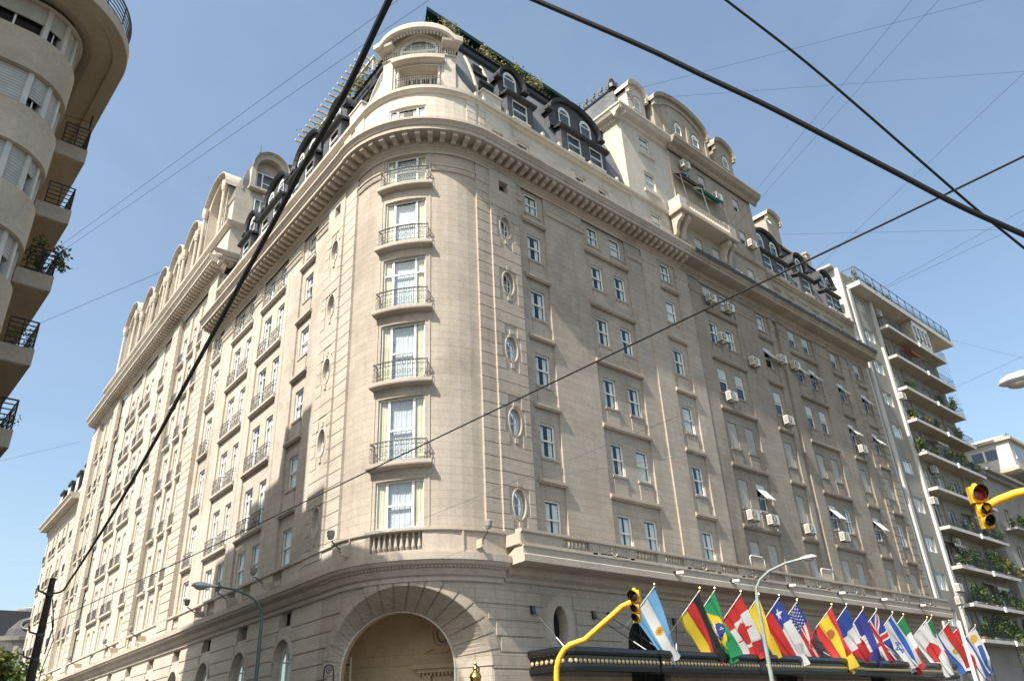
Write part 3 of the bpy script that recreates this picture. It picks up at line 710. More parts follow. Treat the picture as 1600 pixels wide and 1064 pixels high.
# ---- mansard roofs
MP = [(-.15, 32.15), (-.32, 32.9), (-.5, 33.8), (-.75, 34.8), (-1.08, 35.9), (-1.45, 36.9), (-1.85, 37.75)]
ms = MB(); sweep(ms, MP, S_P+1.9, sX(32.6), SLATE, False, .35); sweep(ms, MP, sX(47.9), sX(61.6), SLATE); sweep(ms, MP, sU(uE+.3), S_P-1.9, SLATE, False, .35)
CB = [(-1.8, 37.6), (-1.62, 37.72), (-1.6, 38.0), (-1.75, 38.1), (-3.2, 38.2)]
sweep(ms, CB, S_T-1, sX(32.6), BLACKM, step=.35); sweep(ms, CB, sU(uE+.3), S_T-1, BLACKM, step=.35); sweep(ms, CB, sX(47.9), sX(61.6), BLACKM)
def flat(mb, pts, mat): mb.face(pts, mat)
flat(ms, [P(sX(62), -1.5, 38.15), P(0, -1.5, 38.15), P(-2, -1.5, 38.15), P(-4, -1.5, 38.15), P(-LA, -1.5, 38.15), P(sU(22.6), -1.5, 38.15), Vector((62, 50.5, 38.15))], BLACKM)
flat(ms, [P(sX(61.9), -1, 29.05), P(sX(61.9), -27, 29.05), P(sX(61.9), -27, 38.1), P(sX(61.9), -1.8, 38.1)], STDP)
ms.build('mansard_roof', H)
# cast iron cresting
def cresting(mb, s0, s1, o, z, sp=.34):
    s = s0
    while s < s1:
        c = P(s, o, z)
        mb.tube([c, c+Vector((0, 0, .55))], .022, IRON, 4)
        for e in (-1, 1):
            for zc in (.18, .38): mb.tube([P(s+e*(.075+.06*cos(t*pi/3)), o, z+zc+.075*sin(t*pi/3)) for t in range(7)], .02, IRON, 4, False)
        c2 = c+Vector((0, 0, .58)); mb.box(-.045, .045, -.045, .045, -.045, .045, IRON, Matrix.Translation(c2) @ Matrix.Rotation(.8, 4, 'Y')); s += sp
cr = MB(); cresting(cr, S_T+2.4, sX(32), -1.72, 38.06); cresting(cr, uL(34), S_T-2.4, -1.72, 38.06); cr.build('roof_cresting', H)
# ---- dormers: s along wall, width, front offset
def dormer(s0, s1, ws, zc=34.15, o=-.05, up=True, hood=True, black=True, name='dormer', uws=None, hs0=None, hs1=None):
    d = MB(); mt = simple_slate
    back = -1.9
    hol = [(c-.6, c+.6, 32.62, 34.06) for c in ws]
    wall(d, s0, s1, 32.2, zc, o, hol, .12, mt)
    for e in (s0, s1): d.face([P(e, o, 32.2), P(e, back, 32.2), P(e, back, zc), P(e, o, zc)], mt)
    sweep(d, [(o-.02, zc-.02), (o+.1, zc), (o+.22, zc+.05), (o+.26, zc+.15), (o-1.2, zc+.28)], s0-.18, s1+.18, BLACKM)
    for c in ws: pbox(d, c-.66, c+.66, o, o+.12, 32.46, 32.61, STW)
    if hood:
        a, b = (hs0 if hs0 is not None else s0+.05), (hs1 if hs1 is not None else s1-.05); zb, zp = 35.35, 36.2+.28*(b-a)/1.8; o2 = -.42; n = 14; m = (a+b)/2; r = (b-a)/2
        ar = [(m-r*cos(pi*k/n), zb+(zp-zb)*sin(pi*k/n)) for k in range(n+1)]
        A = [(a, zc+.25)]+ar+[(b, zc+.25)]
        for (sA, zA), (sB, zB) in zip(A, A[1:]): d.face([P(sA, o2, zc+.25), P(sB, o2, zc+.25), P(sB, o2, zB), P(sA, o2, zA)], mt)
        ex = [(m-(r+.22)*cos(pi*k/n), zb-.02+(zp-zb+.18)*sin(pi*k/n)) for k in range(n+1)]
        for k in range(n):
            for (A0, oa), (B0, ob) in (((ar, o2), (ar, o2+.2)), ((ar, o2+.2), (ex, o2+.36)), ((ex, o2+.36), (ex, -2.6))):
                d.face([P(A0[k][0], oa, A0[k][1]), P(A0[k+1][0], oa, A0[k+1][1]), P(B0[k+1][0], ob, B0[k+1][1]), P(B0[k][0], ob, B0[k][1])], BLACKM)
        for e, sg in ((a, -1), (b, 1)):
            q = sorted((e+sg*.42, e-sg*.05)); pbox(d, q[0], q[1], o2, o2+.36, zb-.14, zb+.05, BLACKM)
            d.face([P(e, o2, zc), P(e, -2.2, zc), P(e, -2.2, zb), P(e, o2, zb)], mt)
    g = d.build(name, H)
    for c in ws:
        k = win_geo(1.16, 1.42, 'sash'); f, p = k
        M = FM(c, o-.08, 32.63); x = link('window', f.mesh('window'), g, None); x.matrix_basis = Matrix.Translation((0, 0, 0)) @ M; y = link('pane', p.mesh('pane'), g); y.matrix_basis = M
    if hood:
        for c in (uws or ws):
            x = link('window', DW[0], g); x.matrix_basis = FM(c, -.36, 34.98); y = link('pane', DW[1], g); y.matrix_basis = FM(c, -.36, 34.98)
    return g
simple_slate = simple('dormer_slate', (.075, .074, .08), .7, 0, .25, 5, .2)
DW = arch_win(.50, .8, 1.32, (), WHITE, .07)
dormer(sX(22.3), sX(24.3), [sX(23.3)], uws=[sX(22.85)], hs0=sX(22.05), hs1=sX(23.75))
dormer(sX(26.6), sX(30.6), [sX(27.75), sX(29.7)], uws=[sX(27.35), sX(29.25)], hs0=sX(26.1), hs1=sX(30.35))
dormer(sU(5.5), sU(3.2), [sU(4.2)], uws=[sU(4.6)])
dormer(sU(10.4), sU(6.7), [sU(7.55), sU(9.55)], uws=[sU(8.0), sU(9.7)])
dormer(sU(15.4), sU(11.7), [sU(12.55), sU(14.55)], uws=[sU(12.9), sU(14.6)])
dormer(sU(19.0), sU(17.0), [sU(18.0)])
for a, b, ws in ((48.2, 52.0, (49.2, 51.2)), (53.9, 56.0, (55.1,)), (58.2, 60.6, (58.9, 60.1))): dormer(sX(a), sX(b), [sX(w) for w in ws])
# narrow slit dormers with curved stone ribs beside the pavilion
for s, e in ((.38, 1.45), (uL(29.37), uL(28.2))):
    sl = MB()
    for q_ in (s-.13, e): sweep(sl, [(o+.1, z) for o, z in MP[:6]]+[(o-.1, z) for o, z in MP[:6]][::-1], q_, q_+.13, STW)
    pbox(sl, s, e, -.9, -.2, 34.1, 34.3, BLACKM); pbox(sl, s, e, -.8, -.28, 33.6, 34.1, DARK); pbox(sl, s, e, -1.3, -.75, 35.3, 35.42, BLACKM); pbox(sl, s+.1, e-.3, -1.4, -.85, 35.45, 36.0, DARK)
    pbox(sl, s-.1, e+.1, -.2, .16, 32.2, 33.0, STW); pbox(sl, s-.16, e+.16, -.2, .22, 33.0, 33.12, STW); sl.build('slit_dormer', H)
for s in (-.25, .3, uL(28.0), sX(22.0), sX(24.75), sX(26.1), sX(31.2), sX(28.75)): pp = MB(); pbox(pp, s, s+.16, -.02, .18, 32.18, 32.55, STW); pp.build('ledge_post', H)
# ---- avenue tower block rising above the cornice
tw = MB(); TZ = 38.45
hl = [(sX(34.47), sX(35.53), 36.75, 37.95), (sX(34.47), sX(35.53), 33.5, 34.85), (sX(34.47), sX(35.53), 30.4, 31.5)]
wall(tw, sX(32.6), sX(37.55), 29.05, TZ, 0, hl, .2, STW)
tw.face([P(sX(32.6), 0, 29.05), P(sX(32.6), -9, 29.05), P(sX(32.6), -9, TZ), P(sX(32.6), 0, TZ)], STW, [(0, 29), (9, 29), (9, TZ), (0, TZ)])
B_ = [(39.3, 37.75), (41.35, 37.75), (45.7, 37.7), (39.3, 34.1), (41.35, 34.1), (45.7, 34.7), (39.3, 31.3), (41.35, 31.3), (45.7, 31.3)]
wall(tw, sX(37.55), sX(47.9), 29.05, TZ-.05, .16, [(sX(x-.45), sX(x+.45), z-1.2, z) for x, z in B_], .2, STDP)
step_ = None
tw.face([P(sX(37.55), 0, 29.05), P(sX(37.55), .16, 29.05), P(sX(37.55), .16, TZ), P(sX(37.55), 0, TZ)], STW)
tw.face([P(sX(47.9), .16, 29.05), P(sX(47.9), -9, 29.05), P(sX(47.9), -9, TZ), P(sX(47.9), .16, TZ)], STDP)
LQ = [(0, 32.0), (.14, 32.06), (.18, 32.2), (0, 32.3)]
sweep(tw, LQ, sX(32.45), sX(37.55), STW); sweep(tw, [(o+.16, z) for o, z in LQ], sX(37.55), sX(48), STDP)
wallL = [(0, 32.0), (-9, 32.0)]
tw.face([P(sX(32.42), .1, 32.08), P(sX(32.42), -9, 32.08), P(sX(32.42), -9, 32.26), P(sX(32.42), .1, 32.26)], STW); tw.face([P(sX(32.42), .1, 32.08), P(sX(32.42), -9, 32.08), P(sX(32.6), -9, 32.0), P(sX(32.6), .1, 32.0)], STW)
sweep(tw, [(0, 33.02), (.12, 33.06), (.12, 33.22), (0, 33.26)], sX(34.2), sX(35.8), STW); sweep(tw, [(0, 36.22), (.12, 36.26), (.12, 36.42), (0, 36.46)], sX(34.2), sX(35.8), STW)
TC_ = [(0, 38.2), (.15, 38.3), (.2, 38.5), (.5, 38.65), (.62, 38.9), (.68, 38.95), (.68, 39.1), (-.4, 39.25)]
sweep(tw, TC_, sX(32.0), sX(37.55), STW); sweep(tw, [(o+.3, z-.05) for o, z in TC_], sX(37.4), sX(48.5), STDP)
cx0 = sX(32.6)
for (o0, z0), (o1, z1) in zip(TC_, TC_[1:]): tw.face([P(cx0-o0, .68 if o0 > .1 else 0, z0), P(cx0-o0, -9, z0), P(cx0-o1, -9, z1), P(cx0-o1, .68 if o1 > .1 else 0, z1)], STW)
# tower mansard: slate with its own cresting
q = [(sX(32.9), -.25), (sX(47.7), -.25), (sX(47.7), -8.6), (sX(32.9), -8.6)]; t = [(sX(33.65), -1.0), (sX(47.0), -1.0), (sX(47.0), -7.8), (sX(33.65), -7.8)]
for k in range(4): tw.face([P(*q[k], 39.15), P(*q[(k+1) % 4], 39.15), P(*t[(k+1) % 4], 42.5), P(*t[k], 42.5)], SLATE)
tw.face([P(*a, 42.5) for a in t], BLACKM)
for k in range(4):
    a, b = P(*t[k], 42.5), P(*t[(k+1) % 4], 42.5); tw.tube([a, b], .13, BLACKM, 6); L = (b-a).length
    if k in (0, 3):
        for i in range(int(L/.75)):
            c = a+(b-a)*(i+.6)*.75/L; tw.tube([c, c+Vector((0, 0, .75))], .05, IRONL, 4)
            d_ = (b-a).normalized()
            for zc in (.3, .55, .75): tw.box(-.22, .22, -.06, .06, -.09, .09, IRONL, Matrix.Translation(c+Vector((0, 0, zc))) @ Matrix.Rotation(atan2(d_.y, d_.x), 4, 'Z') @ Matrix.Rotation(.5 if zc < .5 else -.5, 4, 'Y'))
f0 = P(sX(33.65), -1.0, 42.5); tw.lathe([(.3, 0), (.3, .35), (.18, .45), (.24, .6), (.1, .7), (.16, .85), (.04, 1.0), (.012, 1.9)], BLACKM, 8, c=f0)
tb = tw.build('tower_block', H)
def stone_dormer(mb, s0, s1, zb, zs, zt_, o, mat, wins_, back=-3.2):
    n = 14; m, r = (s0+s1)/2, (s1-s0)/2
    ar = [(m-r*cos(pi*k/n), zs+(zt_-zs)*sin(pi*k/n)) for k in range(n+1)]
    for (a, za), (b, zb_) in zip(ar, ar[1:]):
        mb.face([P(a, o, zb), P(b, o, zb), P(b, o, zb_), P(a, o, za)], mat, [(a, zb), (b, zb), (b, zb_), (a, za)])
    ex = [(m-(r+.22)*cos(pi*k/n), zs+.05+(zt_-zs+.16)*sin(pi*k/n)) for k in range(n+1)]
    for k in range(n):
        for A, oa, B, ob in ((ar, o, ar, o+.22), (ar, o+.22, ex, o+.34), (ex, o+.34, ex, back)):
            mb.face([P(A[k][0], oa, A[k][1]), P(A[k+1][0], oa, A[k+1][1]), P(B[k+1][0], ob, B[k+1][1]), P(B[k][0], ob, B[k][1])], mat)
    for e in (s0, s1):
        mb.face([P(e, o, zb), P(e, back, zb), P(e, back, zs), P(e, o, zs)], mat)
        for z in (zs-.35, zs-.1): a, b = sorted((e-.12, e+.12)); pbox(mb, a, b, o, o+.3, z, z+.18, mat)
    for c, w, z0, h in wins_:
        mb.box(-w/2-.1, w/2+.1, -.06, 0, -.12, 0, mat, FM(c, o, z0)); 
        for k in range(8):
            t0, t1 = pi*k/8, pi*(k+1)/8
            mb.face([FM(c, o+.02, z0) @ Vector(v) for v in ((w/2*1.25*cos(t0), 0, h-.4+.52*sin(t0)), (w/2*1.25*cos(t1), 0, h-.4+.52*sin(t1)), (w/2*1.25*cos(t1), -.05, h-.4+.52*sin(t1)), (w/2*1.25*cos(t0), -.05, h-.4+.52*sin(t0)))], mat)
td = MB(); tws = []
stone_dormer(td, sX(33.8), sX(35.7), 39.1, 41.7, 42.6, .05, STW, [(sX(34.75), .75, 40.3, 1.2)], -1.3); tws.append((34.75, 40.3, .05))
td.build('tower_dormer', H); td = MB()
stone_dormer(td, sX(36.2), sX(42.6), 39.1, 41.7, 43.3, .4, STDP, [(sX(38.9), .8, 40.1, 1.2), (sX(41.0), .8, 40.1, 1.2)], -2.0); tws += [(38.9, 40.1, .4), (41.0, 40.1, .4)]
for k in range(12):
    t0, t1 = pi*(.12+.76*k/12), pi*(.12+.76*(k+1)/12); m = sX(39.35); A = lambda t, r, o: P(m-r*3.2*cos(t), o, 41.25+1.75*r*sin(t))
    td.face([A(t0, .82, .42), A(t1, .82, .42), A(t1, .82, .5), A(t0, .82, .5)], STDP); td.face([A(t0, .82, .5), A(t1, .82, .5), A(t1, .88, .5), A(t0, .88, .5)], STDP)
for x in (37.1, 39.95, 42.3): pbox(td, sX(x), sX(x+.35), .4, .5, 39.1, 41.5, STDP)
td.build('tower_dormer', H); td = MB()
stone_dormer(td, sX(43.6), sX(46.1), 39.1, 41.6, 42.7, .35, STDP, [(sX(45.0), .75, 40.2, 1.2)], -1.6); tws.append((45.0, 40.2, .35)); td.build('tower_dormer', H)
TWN = arch_win(.38, .75, 1.12, (), WHITE, .05, True)
for x, z, o in tws:
    a = link('window', TWN[0], H, FM(sX(x), o+.04, z)); link('pane', TWN[1], a)
bc = MB()   # tower balcony on big scrolled brackets
sweep(bc, [(.16, 31.85), (1.05, 31.95), (1.2, 32.0), (1.2, 32.2), (.16, 32.25)], sX(36.3), sX(43.0), STP)
for x in (36.5, 37.2, 41.9, 42.5):
    sweep(bc, [(.16, 30.4), (.3, 30.35), (.42, 30.5), (.45, 30.9), (.65, 31.3), (1.0, 31.5), (1.02, 31.85), (.16, 31.85)], sX(x), sX(x+.32), STP)
pbox(bc, sX(36.38), sX(37.19), .95, 1.12, 32.26, 33.12, STW); pbox(bc, sX(42.11), sX(42.92), .95, 1.12, 32.26, 33.12, STP); pbox(bc, sX(36.41), sX(36.55), .18, .94, 32.26, 33.09, STW)
pbox(bc, sX(37.2), sX(42.1), .98, 1.08, 33.0, 33.1, STP); pbox(bc, sX(42.75), sX(42.89), .18, .94, 32.26, 33.09, STP)
balustrade(bc, sX(37.2), sX(42.1), 1.03, 32.2, 33.0, STW, .19)
bc.build('tower_balcony', H)
RUST = simple('rusty_awning', (.12, .075, .06), .9); GAW = simple('green_awning', (.02, .16, .12), .8)
for x0, x1, z0, z1, o, m_w in ((37.6, 40.0, 36.1, 35.75, .75, RUST), (40.1, 42.6, 35.9, 35.5, .8, GAW)):
    aw_ = MB(); aw_.face([P(sX(x0), .2, z0), P(sX(x1), .2, z0), P(sX(x1), o, z1), P(sX(x0), o, z1)], m_w); aw_.face([P(sX(x0), o, z1), P(sX(x1), o, z1), P(sX(x1), o, z1-.15), P(sX(x0), o, z1-.15)], m_w)
    for x in (x0, x1): aw_.tube([P(sX(x), .75, z1-.1), P(sX(x), 1.0, 33.1)], .025, IRONL, 4)
    aw_.tube([P(sX(x0), o, z1), P(sX(x1), o, z1)], .04, DARK, 5); aw_.build('balcony_awning', H)
# chimney stacks and rough parapet behind the far mansard
ck = MB()
stone_dormer(ck, sX(53.0), sX(55.0), 38.0, 40.2, 40.9, -1.2, STP, [])
ck.build('roof_gable', H)
for x, w, h in ((51.5, 2.2, .9), (56.0, 2.5, .7), (59.0, 1.6, 1.1), (60.9, .7, 1.9)): ck = MB(); pbox(ck, sX(x), sX(x+w), -2.6, -1.9, 38.1, 38.1+h, STDP); pbox(ck, sX(x-.1), sX(x+w+.1), -2.7, -1.8, 38.1+h, 38.25+h, STP); ck.build('chimney', H)
ck = MB(); ck.lathe([(.02, 0), (.25, .03), (.34, .1)], WHITE, 12, Matrix.Translation(P(sX(52.6), -.9, 39.3)) @ Matrix.Rotation(radians(70), 4, 'X') @ Matrix.Rotation(.5, 4, 'Z'))
ck.build('satellite_dish', H)
# ---- roof terrace: dark green flat canopy, pergola
gc = MB(); z = 40.75
pts = [(18.6, 26.1), (30.8, 26.1), (30.8, 33.5), (22.9, 33.5)]
for zz_, m in ((z, GREEN), (z+.22, GREEN)): gc.face([(x, y, zz_) for x, y in pts], m)
for (a, b), (c, d) in zip(pts, pts[1:]+pts[:1]): gc.face([(a, b, z-.05), (c, d, z-.05), (c, d, z+.24), (a, b, z+.24)], GREEN)
for i in range(12): gc.box(19+i, 19.08+i, 26.2, 33, z-.12, z, GREEN)
for x in (19.6, 22.3, 25, 27.7, 30.5): gc.tube([(x, 26.4, 38.2), (x, 26.4, z)], .05, GREEN, 6)
gc.face([(19.5, 26.9, 38.2), (30.6, 26.9, 38.2), (30.6, 26.9, z), (19.5, 26.9, z)], DARK)
gc.build('terrace_canopy', H)
pg = MB()
for k in range(17):
    u = 2.5+k*.58; a = P(sU(u), -.35, 38.95); pg.box(-.05, .05, 0, 3.0, -.08, .08, STW, FM(sU(u), -.55, 39.2))
for o in (-1.4, -2.9): sweep(pg, [(o, 39.0), (o+.12, 39.0), (o+.12, 39.15), (o, 39.15), (o, 39.0)], sU(12.2), sU(2.0), STW)
for u in (2.3, 5.5, 8.8, 12): pbox(pg, sU(u), sU(u)+.15, -1.5, -1.35, 38.1, 39.0, STW)
pg.build('terrace_pergola', H)
# ================================================================== ground floor of the hotel
gf = MB()
Aw = Vector((cos(radians(223.25)), sin(radians(223.25)), 0)); Ww = Vector((-Aw.y, Aw.x, 0)); C0 = Vector((CX, CY, 0))
def s_of_w(w):
    lo, hi = -LA-3, 1.0
    for _ in range(40):
        m = (lo+hi)/2
        if (P(m, 0, 0)-C0).dot(Ww) < w: lo = m
        else: hi = m
    return (lo+hi)/2
def star_cell(mb, s0, s1, z0, z1, sc, zc, E, o, dp, mat, rings=1, reveal=True):
    B = []
    for a, z in E:
        dx, dz = a-sc, z-zc
        k = min(((s1-sc)/dx if dx > 1e-6 else (s0-sc)/dx if dx < -1e-6 else 1e9), ((z1-zc)/dz if dz > 1e-6 else (z0-zc)/dz if dz < -1e-6 else 1e9)); B.append((sc+dx*k, zc+dz*k))
    cor = [(s1, z1), (s0, z1), (s0, z0), (s1, z0)]
    for k in range(len(E)-1):
        e0, e1, b0, b1 = E[k], E[k+1], B[k], B[k+1]
        for r in range(rings):
            t0, t1 = r/rings, (r+1)/rings; L = lambda a, b, t: (a[0]+(b[0]-a[0])*t, a[1]+(b[1]-a[1])*t)
            pts = [L(e0, b0, t0), L(e0, b0, t1), L(e1, b1, t1), L(e1, b1, t0)]
            mb.face([P(a, o, z) for a, z in pts], mat, pts)
        if abs(b0[0]-b1[0]) > 1e-6 and abs(b0[1]-b1[1]) > 1e-6:
            c = min(cor, key=lambda q: abs(q[0]-(b0[0]+b1[0])/2)+abs(q[1]-(b0[1]+b1[1])/2)); mb.face([P(a, o, z) for a, z in (b0, c, b1)], mat, [b0, c, b1])
        if reveal: mb.face([P(e0[0], o, e0[1]), P(e1[0], o, e1[1]), P(e1[0], o-dp, e1[1]), P(e0[0], o-dp, e0[1])], mat, [(0, e0[1]), (0, e1[1]), (dp, e1[1]), (dp, e0[1])])
NA = 34
def Et(t): w = -.3+3.2*cos(t); return (s_of_w(w), 4.05+2.9*sin(t))
EE = [Et(pi*k/NA) for k in range(NA+1)]; EE = [(EE[0][0], z) for z in (0., 1.2, 2.4, 3.3)]+EE+[(EE[-1][0], z) for z in (3.3, 2.4, 1.2, 0.)]
star_cell(gf, sU(1.5), .45, 0, 7.1, s_of_w(-.3), 3.2, EE, 0, 0, ST, 5, False)
def It(t, D=2.6): return C0+Ww*(-.74+2.2*cos(t))+Aw*D+Vector((0, 0, 4.05+2.18*sin(t)))
ts = [pi*k/NA for k in range(NA+1)]
O3 = [P(EE[0][0], 0, 0)]+[P(*((lambda e: (e[0], 0, e[1]))(Et(t)))) for t in ts]+[P(EE[-1][0], 0, 0)]
I3 = [Vector((It(0).x, It(0).y, 0))]+[It(t) for t in ts]+[Vector((It(pi).x, It(pi).y, 0))]
for k in range(len(O3)-1): gf.face([O3[k], O3[k+1], I3[k+1], I3[k]], ST)
J3 = [p-Aw*.5 for p in I3]
for k in range(len(O3)-1): gf.face([I3[k], I3[k+1], J3[k+1], J3[k]], OCH)
for k in range(len(O3)-1):   # pale bead at the inner edge
    c0, c1 = I3[k]+Aw*.02, I3[k+1]+Aw*.02; gf.tube([c0, c1], .05, STW, 5, False)
# voussoirs: raised blocks on the face and along the splay
NV = 17
for v in range(NV):
    t0, t1 = pi*v/NV+.012, pi*(v+1)/NV-.012
    ra = [t0+(t1-t0)*i/3 for i in range(4)]
    def F(t, r, o): e = Et(t); m = (s_of_w(-.3), 4.05); return P(m[0]+(e[0]-m[0])*r, o, m[1]+(e[1]-m[1])*r)
    out = [1.14]*4
    for i in range(3):
        a, b = ra[i], ra[i+1]
        zlim = lambda t, r: r
        gf.face([F(a, 1, .05), F(b, 1, .05), F(b, 1.12, .05), F(a, 1.12, .05)], ST)
        S = lambda t, k: (lambda e: P(e[0], .05, e[1]))(Et(t)).lerp(It(t), k)+(Vector((0, 0, 4.05))+C0-Ww*.5+Aw*3.3-P(Et(t)[0], 0, Et(t)[1])).normalized()*.035
        gf.face([S(a, .0), S(b, .0), S(b, .97), S(a, .97)], ST)
        gf.face([F(a, 1, .05), F(b, 1, .05), S(b, 0), S(a, 0)], ST)
        gf.face([F(a, 1.12, .05), F(b, 1.12, .05), F(b, 1.12, 0), F(a, 1.12, 0)], ST)
    for t in (t0, t1): gf.face([F(t, 1, .05), F(t, 1.12, .05), F(t, 1.12, 0), F(t, 1, 0)], ST); gf.face([S(t, 0), S(t, .97), It(t), P(Et(t)[0], 0, Et(t)[1])], ST)
# channelled rustication as raised courses, skipping the openings
def courses(mb, s0, s1, o, mat, ops, z0=.5, z1=7.0, pit=.575, th=.045, step=.35):
    z = z0
    while z+pit <= z1+.01:
        cuts = []
        for f in ops:
            r = f(z, z+pit)
            if r: cuts.append(r)
        cuts.sort(); c = s0; segs = []
        for a, b in cuts:
            if a > c+.05: segs.append((c, min(a, s1)))
            c = max(c, b)
        if c < s1-.05: segs.append((c, s1))
        for a, b in segs:
            sweep(mb, [(o, z+.02), (o+th, z+.045), (o+th, z+pit-.045), (o, z+pit-.02)], a, b, mat, step=step)
        z += pit
def op_arch(sc, r, zs, zt):
    return lambda a, b: (sc-r-.02, sc+r+.02) if a < zs else ((sc-r*sqrt(max(0, 1-((a-zs)/(zt-zs))**2))-.04, sc+r*sqrt(max(0, 1-((a-zs)/(zt-zs))**2))+.04) if a < zt else None)
def op_oval(sc, rx, zc, rz):
    def f(a, b):
        d = 0 if a < zc < b else min(abs(a-zc), abs(b-zc))
        return (sc-rx*sqrt(1-(d/rz)**2)-.03, sc+rx*sqrt(1-(d/rz)**2)+.03) if d < rz else None
    return f
def op_big(a, b):
    if a < 4.05: return (EE[-1][0]-.05, EE[0][0]+.05)
    k = (a-4.05)/(2.9*1.13)
    if k >= 1: return None
    t = math.asin(k); m = s_of_w(-.3); e0, e1 = Et(t), Et(pi-t)
    f = 1.13
    return (m+(e1[0]-m)*f-.05, m+(e0[0]-m)*f+.05)
courses(gf, sU(1.5), .45, 0, ST, [op_big])
# avenue side ground wall
av = [('o', 23.5), ('a', 29.0), ('o', 35.0), ('a', 40.45), ('o', 45.9), ('a', 51.0), ('o', 56.3)]
edges = [.45]+[sX((a[1]+b[1])/2) for a, b in zip(av, av[1:])]+[sX(61.9)]
opf = []
for (k, x), a, b in zip(av, edges, edges[1:]):
    s = sX(x)
    if k == 'o':
        E_ = [(s+.42*cos(2*pi*i/28), 5.6+.78*sin(2*pi*i/28)) for i in range(29)]; star_cell(gf, a, b, 0, 7.1, s, 5.6, E_, 0, .45, ST, 1)
        q = lambda r, i, o: P(s+.42*r*cos(2*pi*i/28), o, 5.6+.78*(1+(r-1)*.6)*sin(2*pi*i/28))
        for i in range(28):
            for r0, o0, r1, o1 in ((1.02, 0, 1.02, .08), (1.02, .08, 1.9, .08), (1.9, .08, 1.95, 0)): gf.face([q(r0, i, o0), q(r0, i+1, o0), q(r1, i+1, o1), q(r1, i, o1)], STP)
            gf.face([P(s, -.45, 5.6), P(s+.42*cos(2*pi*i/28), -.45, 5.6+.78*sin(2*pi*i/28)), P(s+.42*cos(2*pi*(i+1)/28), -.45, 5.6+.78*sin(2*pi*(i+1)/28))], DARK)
        opf.append(op_oval(s, .95, 5.6, 1.3))
    else:
        r, zs, zt_ = 1.35, 4.9, 6.25
        E_ = [(s+r, z) for z in (0, 1.5, 2.8, 3.6, 4.2)]+[(s+r*cos(pi*i/20), zs+(zt_-zs)*sin(pi*i/20)) for i in range(21)]+[(s-r, z) for z in (4.2, 3.6, 2.8, 1.5, 0)]; star_cell(gf, a, b, 0, 7.1, s, 4.0, E_, 0, .5, ST, 1)
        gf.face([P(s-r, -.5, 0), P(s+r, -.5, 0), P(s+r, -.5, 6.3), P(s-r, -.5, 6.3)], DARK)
        for e in E_[5:-5:5]: gf.box(-.04, .04, -.04, .04, 0, e[1], IRON, Matrix.Translation(P(e[0]*.98+s*.02, -.4, 0)))
        opf.append(op_arch(s, 1.75, 4.9, 6.65))
courses(gf, .45, sX(61.9), 0, ST, opf, step=.5)
# side street ground wall with arched windows and little attic lights
SA = [5.05+5.07*k for k in range(11)]
edges = [1.5]+[(a+b)/2 for a, b in zip(SA, SA[1:])]+[60]; opf = []
for u, a, b in zip(SA, edges, edges[1:]):
    s = sU(u); r, zs, zt_ = .86, 5.0, 5.85
    E_ = [(s+r, z) for z in (0, 1.5, 2.8, 3.6, 4.2)]+[(s+r*cos(pi*i/16), zs+(zt_-zs)*sin(pi*i/16)) for i in range(17)]+[(s-r, z) for z in (4.2, 3.6, 2.8, 1.5, 0)]; star_cell(gf, sU(b), sU(a), 0, 6.35, s, 4.0, E_, 0, .35, STL, 1)
    wall(gf, sU(b), sU(a), 6.35, 7.1, 0, [(s-.62, s+.62, 6.4, 7.0)], .3, STL)
    for k in range(16):
        A = lambda i, rr, o: P(s+rr*r*cos(pi*i/16), o, zs+(zt_-zs)*rr*sin(pi*i/16)); gf.face([A(k, 1.03, .1), A(k+1, 1.03, .1), A(k+1, 1.2, .1), A(k, 1.2, .1)], STL); gf.face([A(k, 1.2, 0), A(k+1, 1.2, 0), A(k+1, 1.2, .1), A(k, 1.2, .1)], STL); gf.face([A(k, 1.03, 0), A(k+1, 1.03, 0), A(k+1, 1.03, .1), A(k, 1.03, .1)], STL)
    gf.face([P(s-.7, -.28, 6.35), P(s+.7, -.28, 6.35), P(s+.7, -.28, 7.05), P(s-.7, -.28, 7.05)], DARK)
    for k in range(9 if (round(u) % 10) == 0 else 2): gf.box(-.025, .025, -.03, .03, 6.4, 7.0, CPL if (round(u) % 10) else IRONL, Matrix.Translation(P(s-.55+k*(.137 if (round(u) % 10) == 0 else .55)+.1, -.2, 0)))
    opf.append(op_arch(s, 1.06, 5.0, 6.1)); opf.append(lambda a_, b_, s=s: (s-.66, s+.66) if b_ > 6.4 and a_ < 7.0 else None)
courses(gf, sU(60), sU(1.5), 0, STL, opf, step=.5)
gf.build('ground_floor_wall', H)
AW = arch_win(.84, 3.0, 3.83, (-.27, .27))
for u in SA[:7]: a = link('window', AW[0], H, FM(sU(u), -.3, 2.0)); link('pane', AW[1], a)
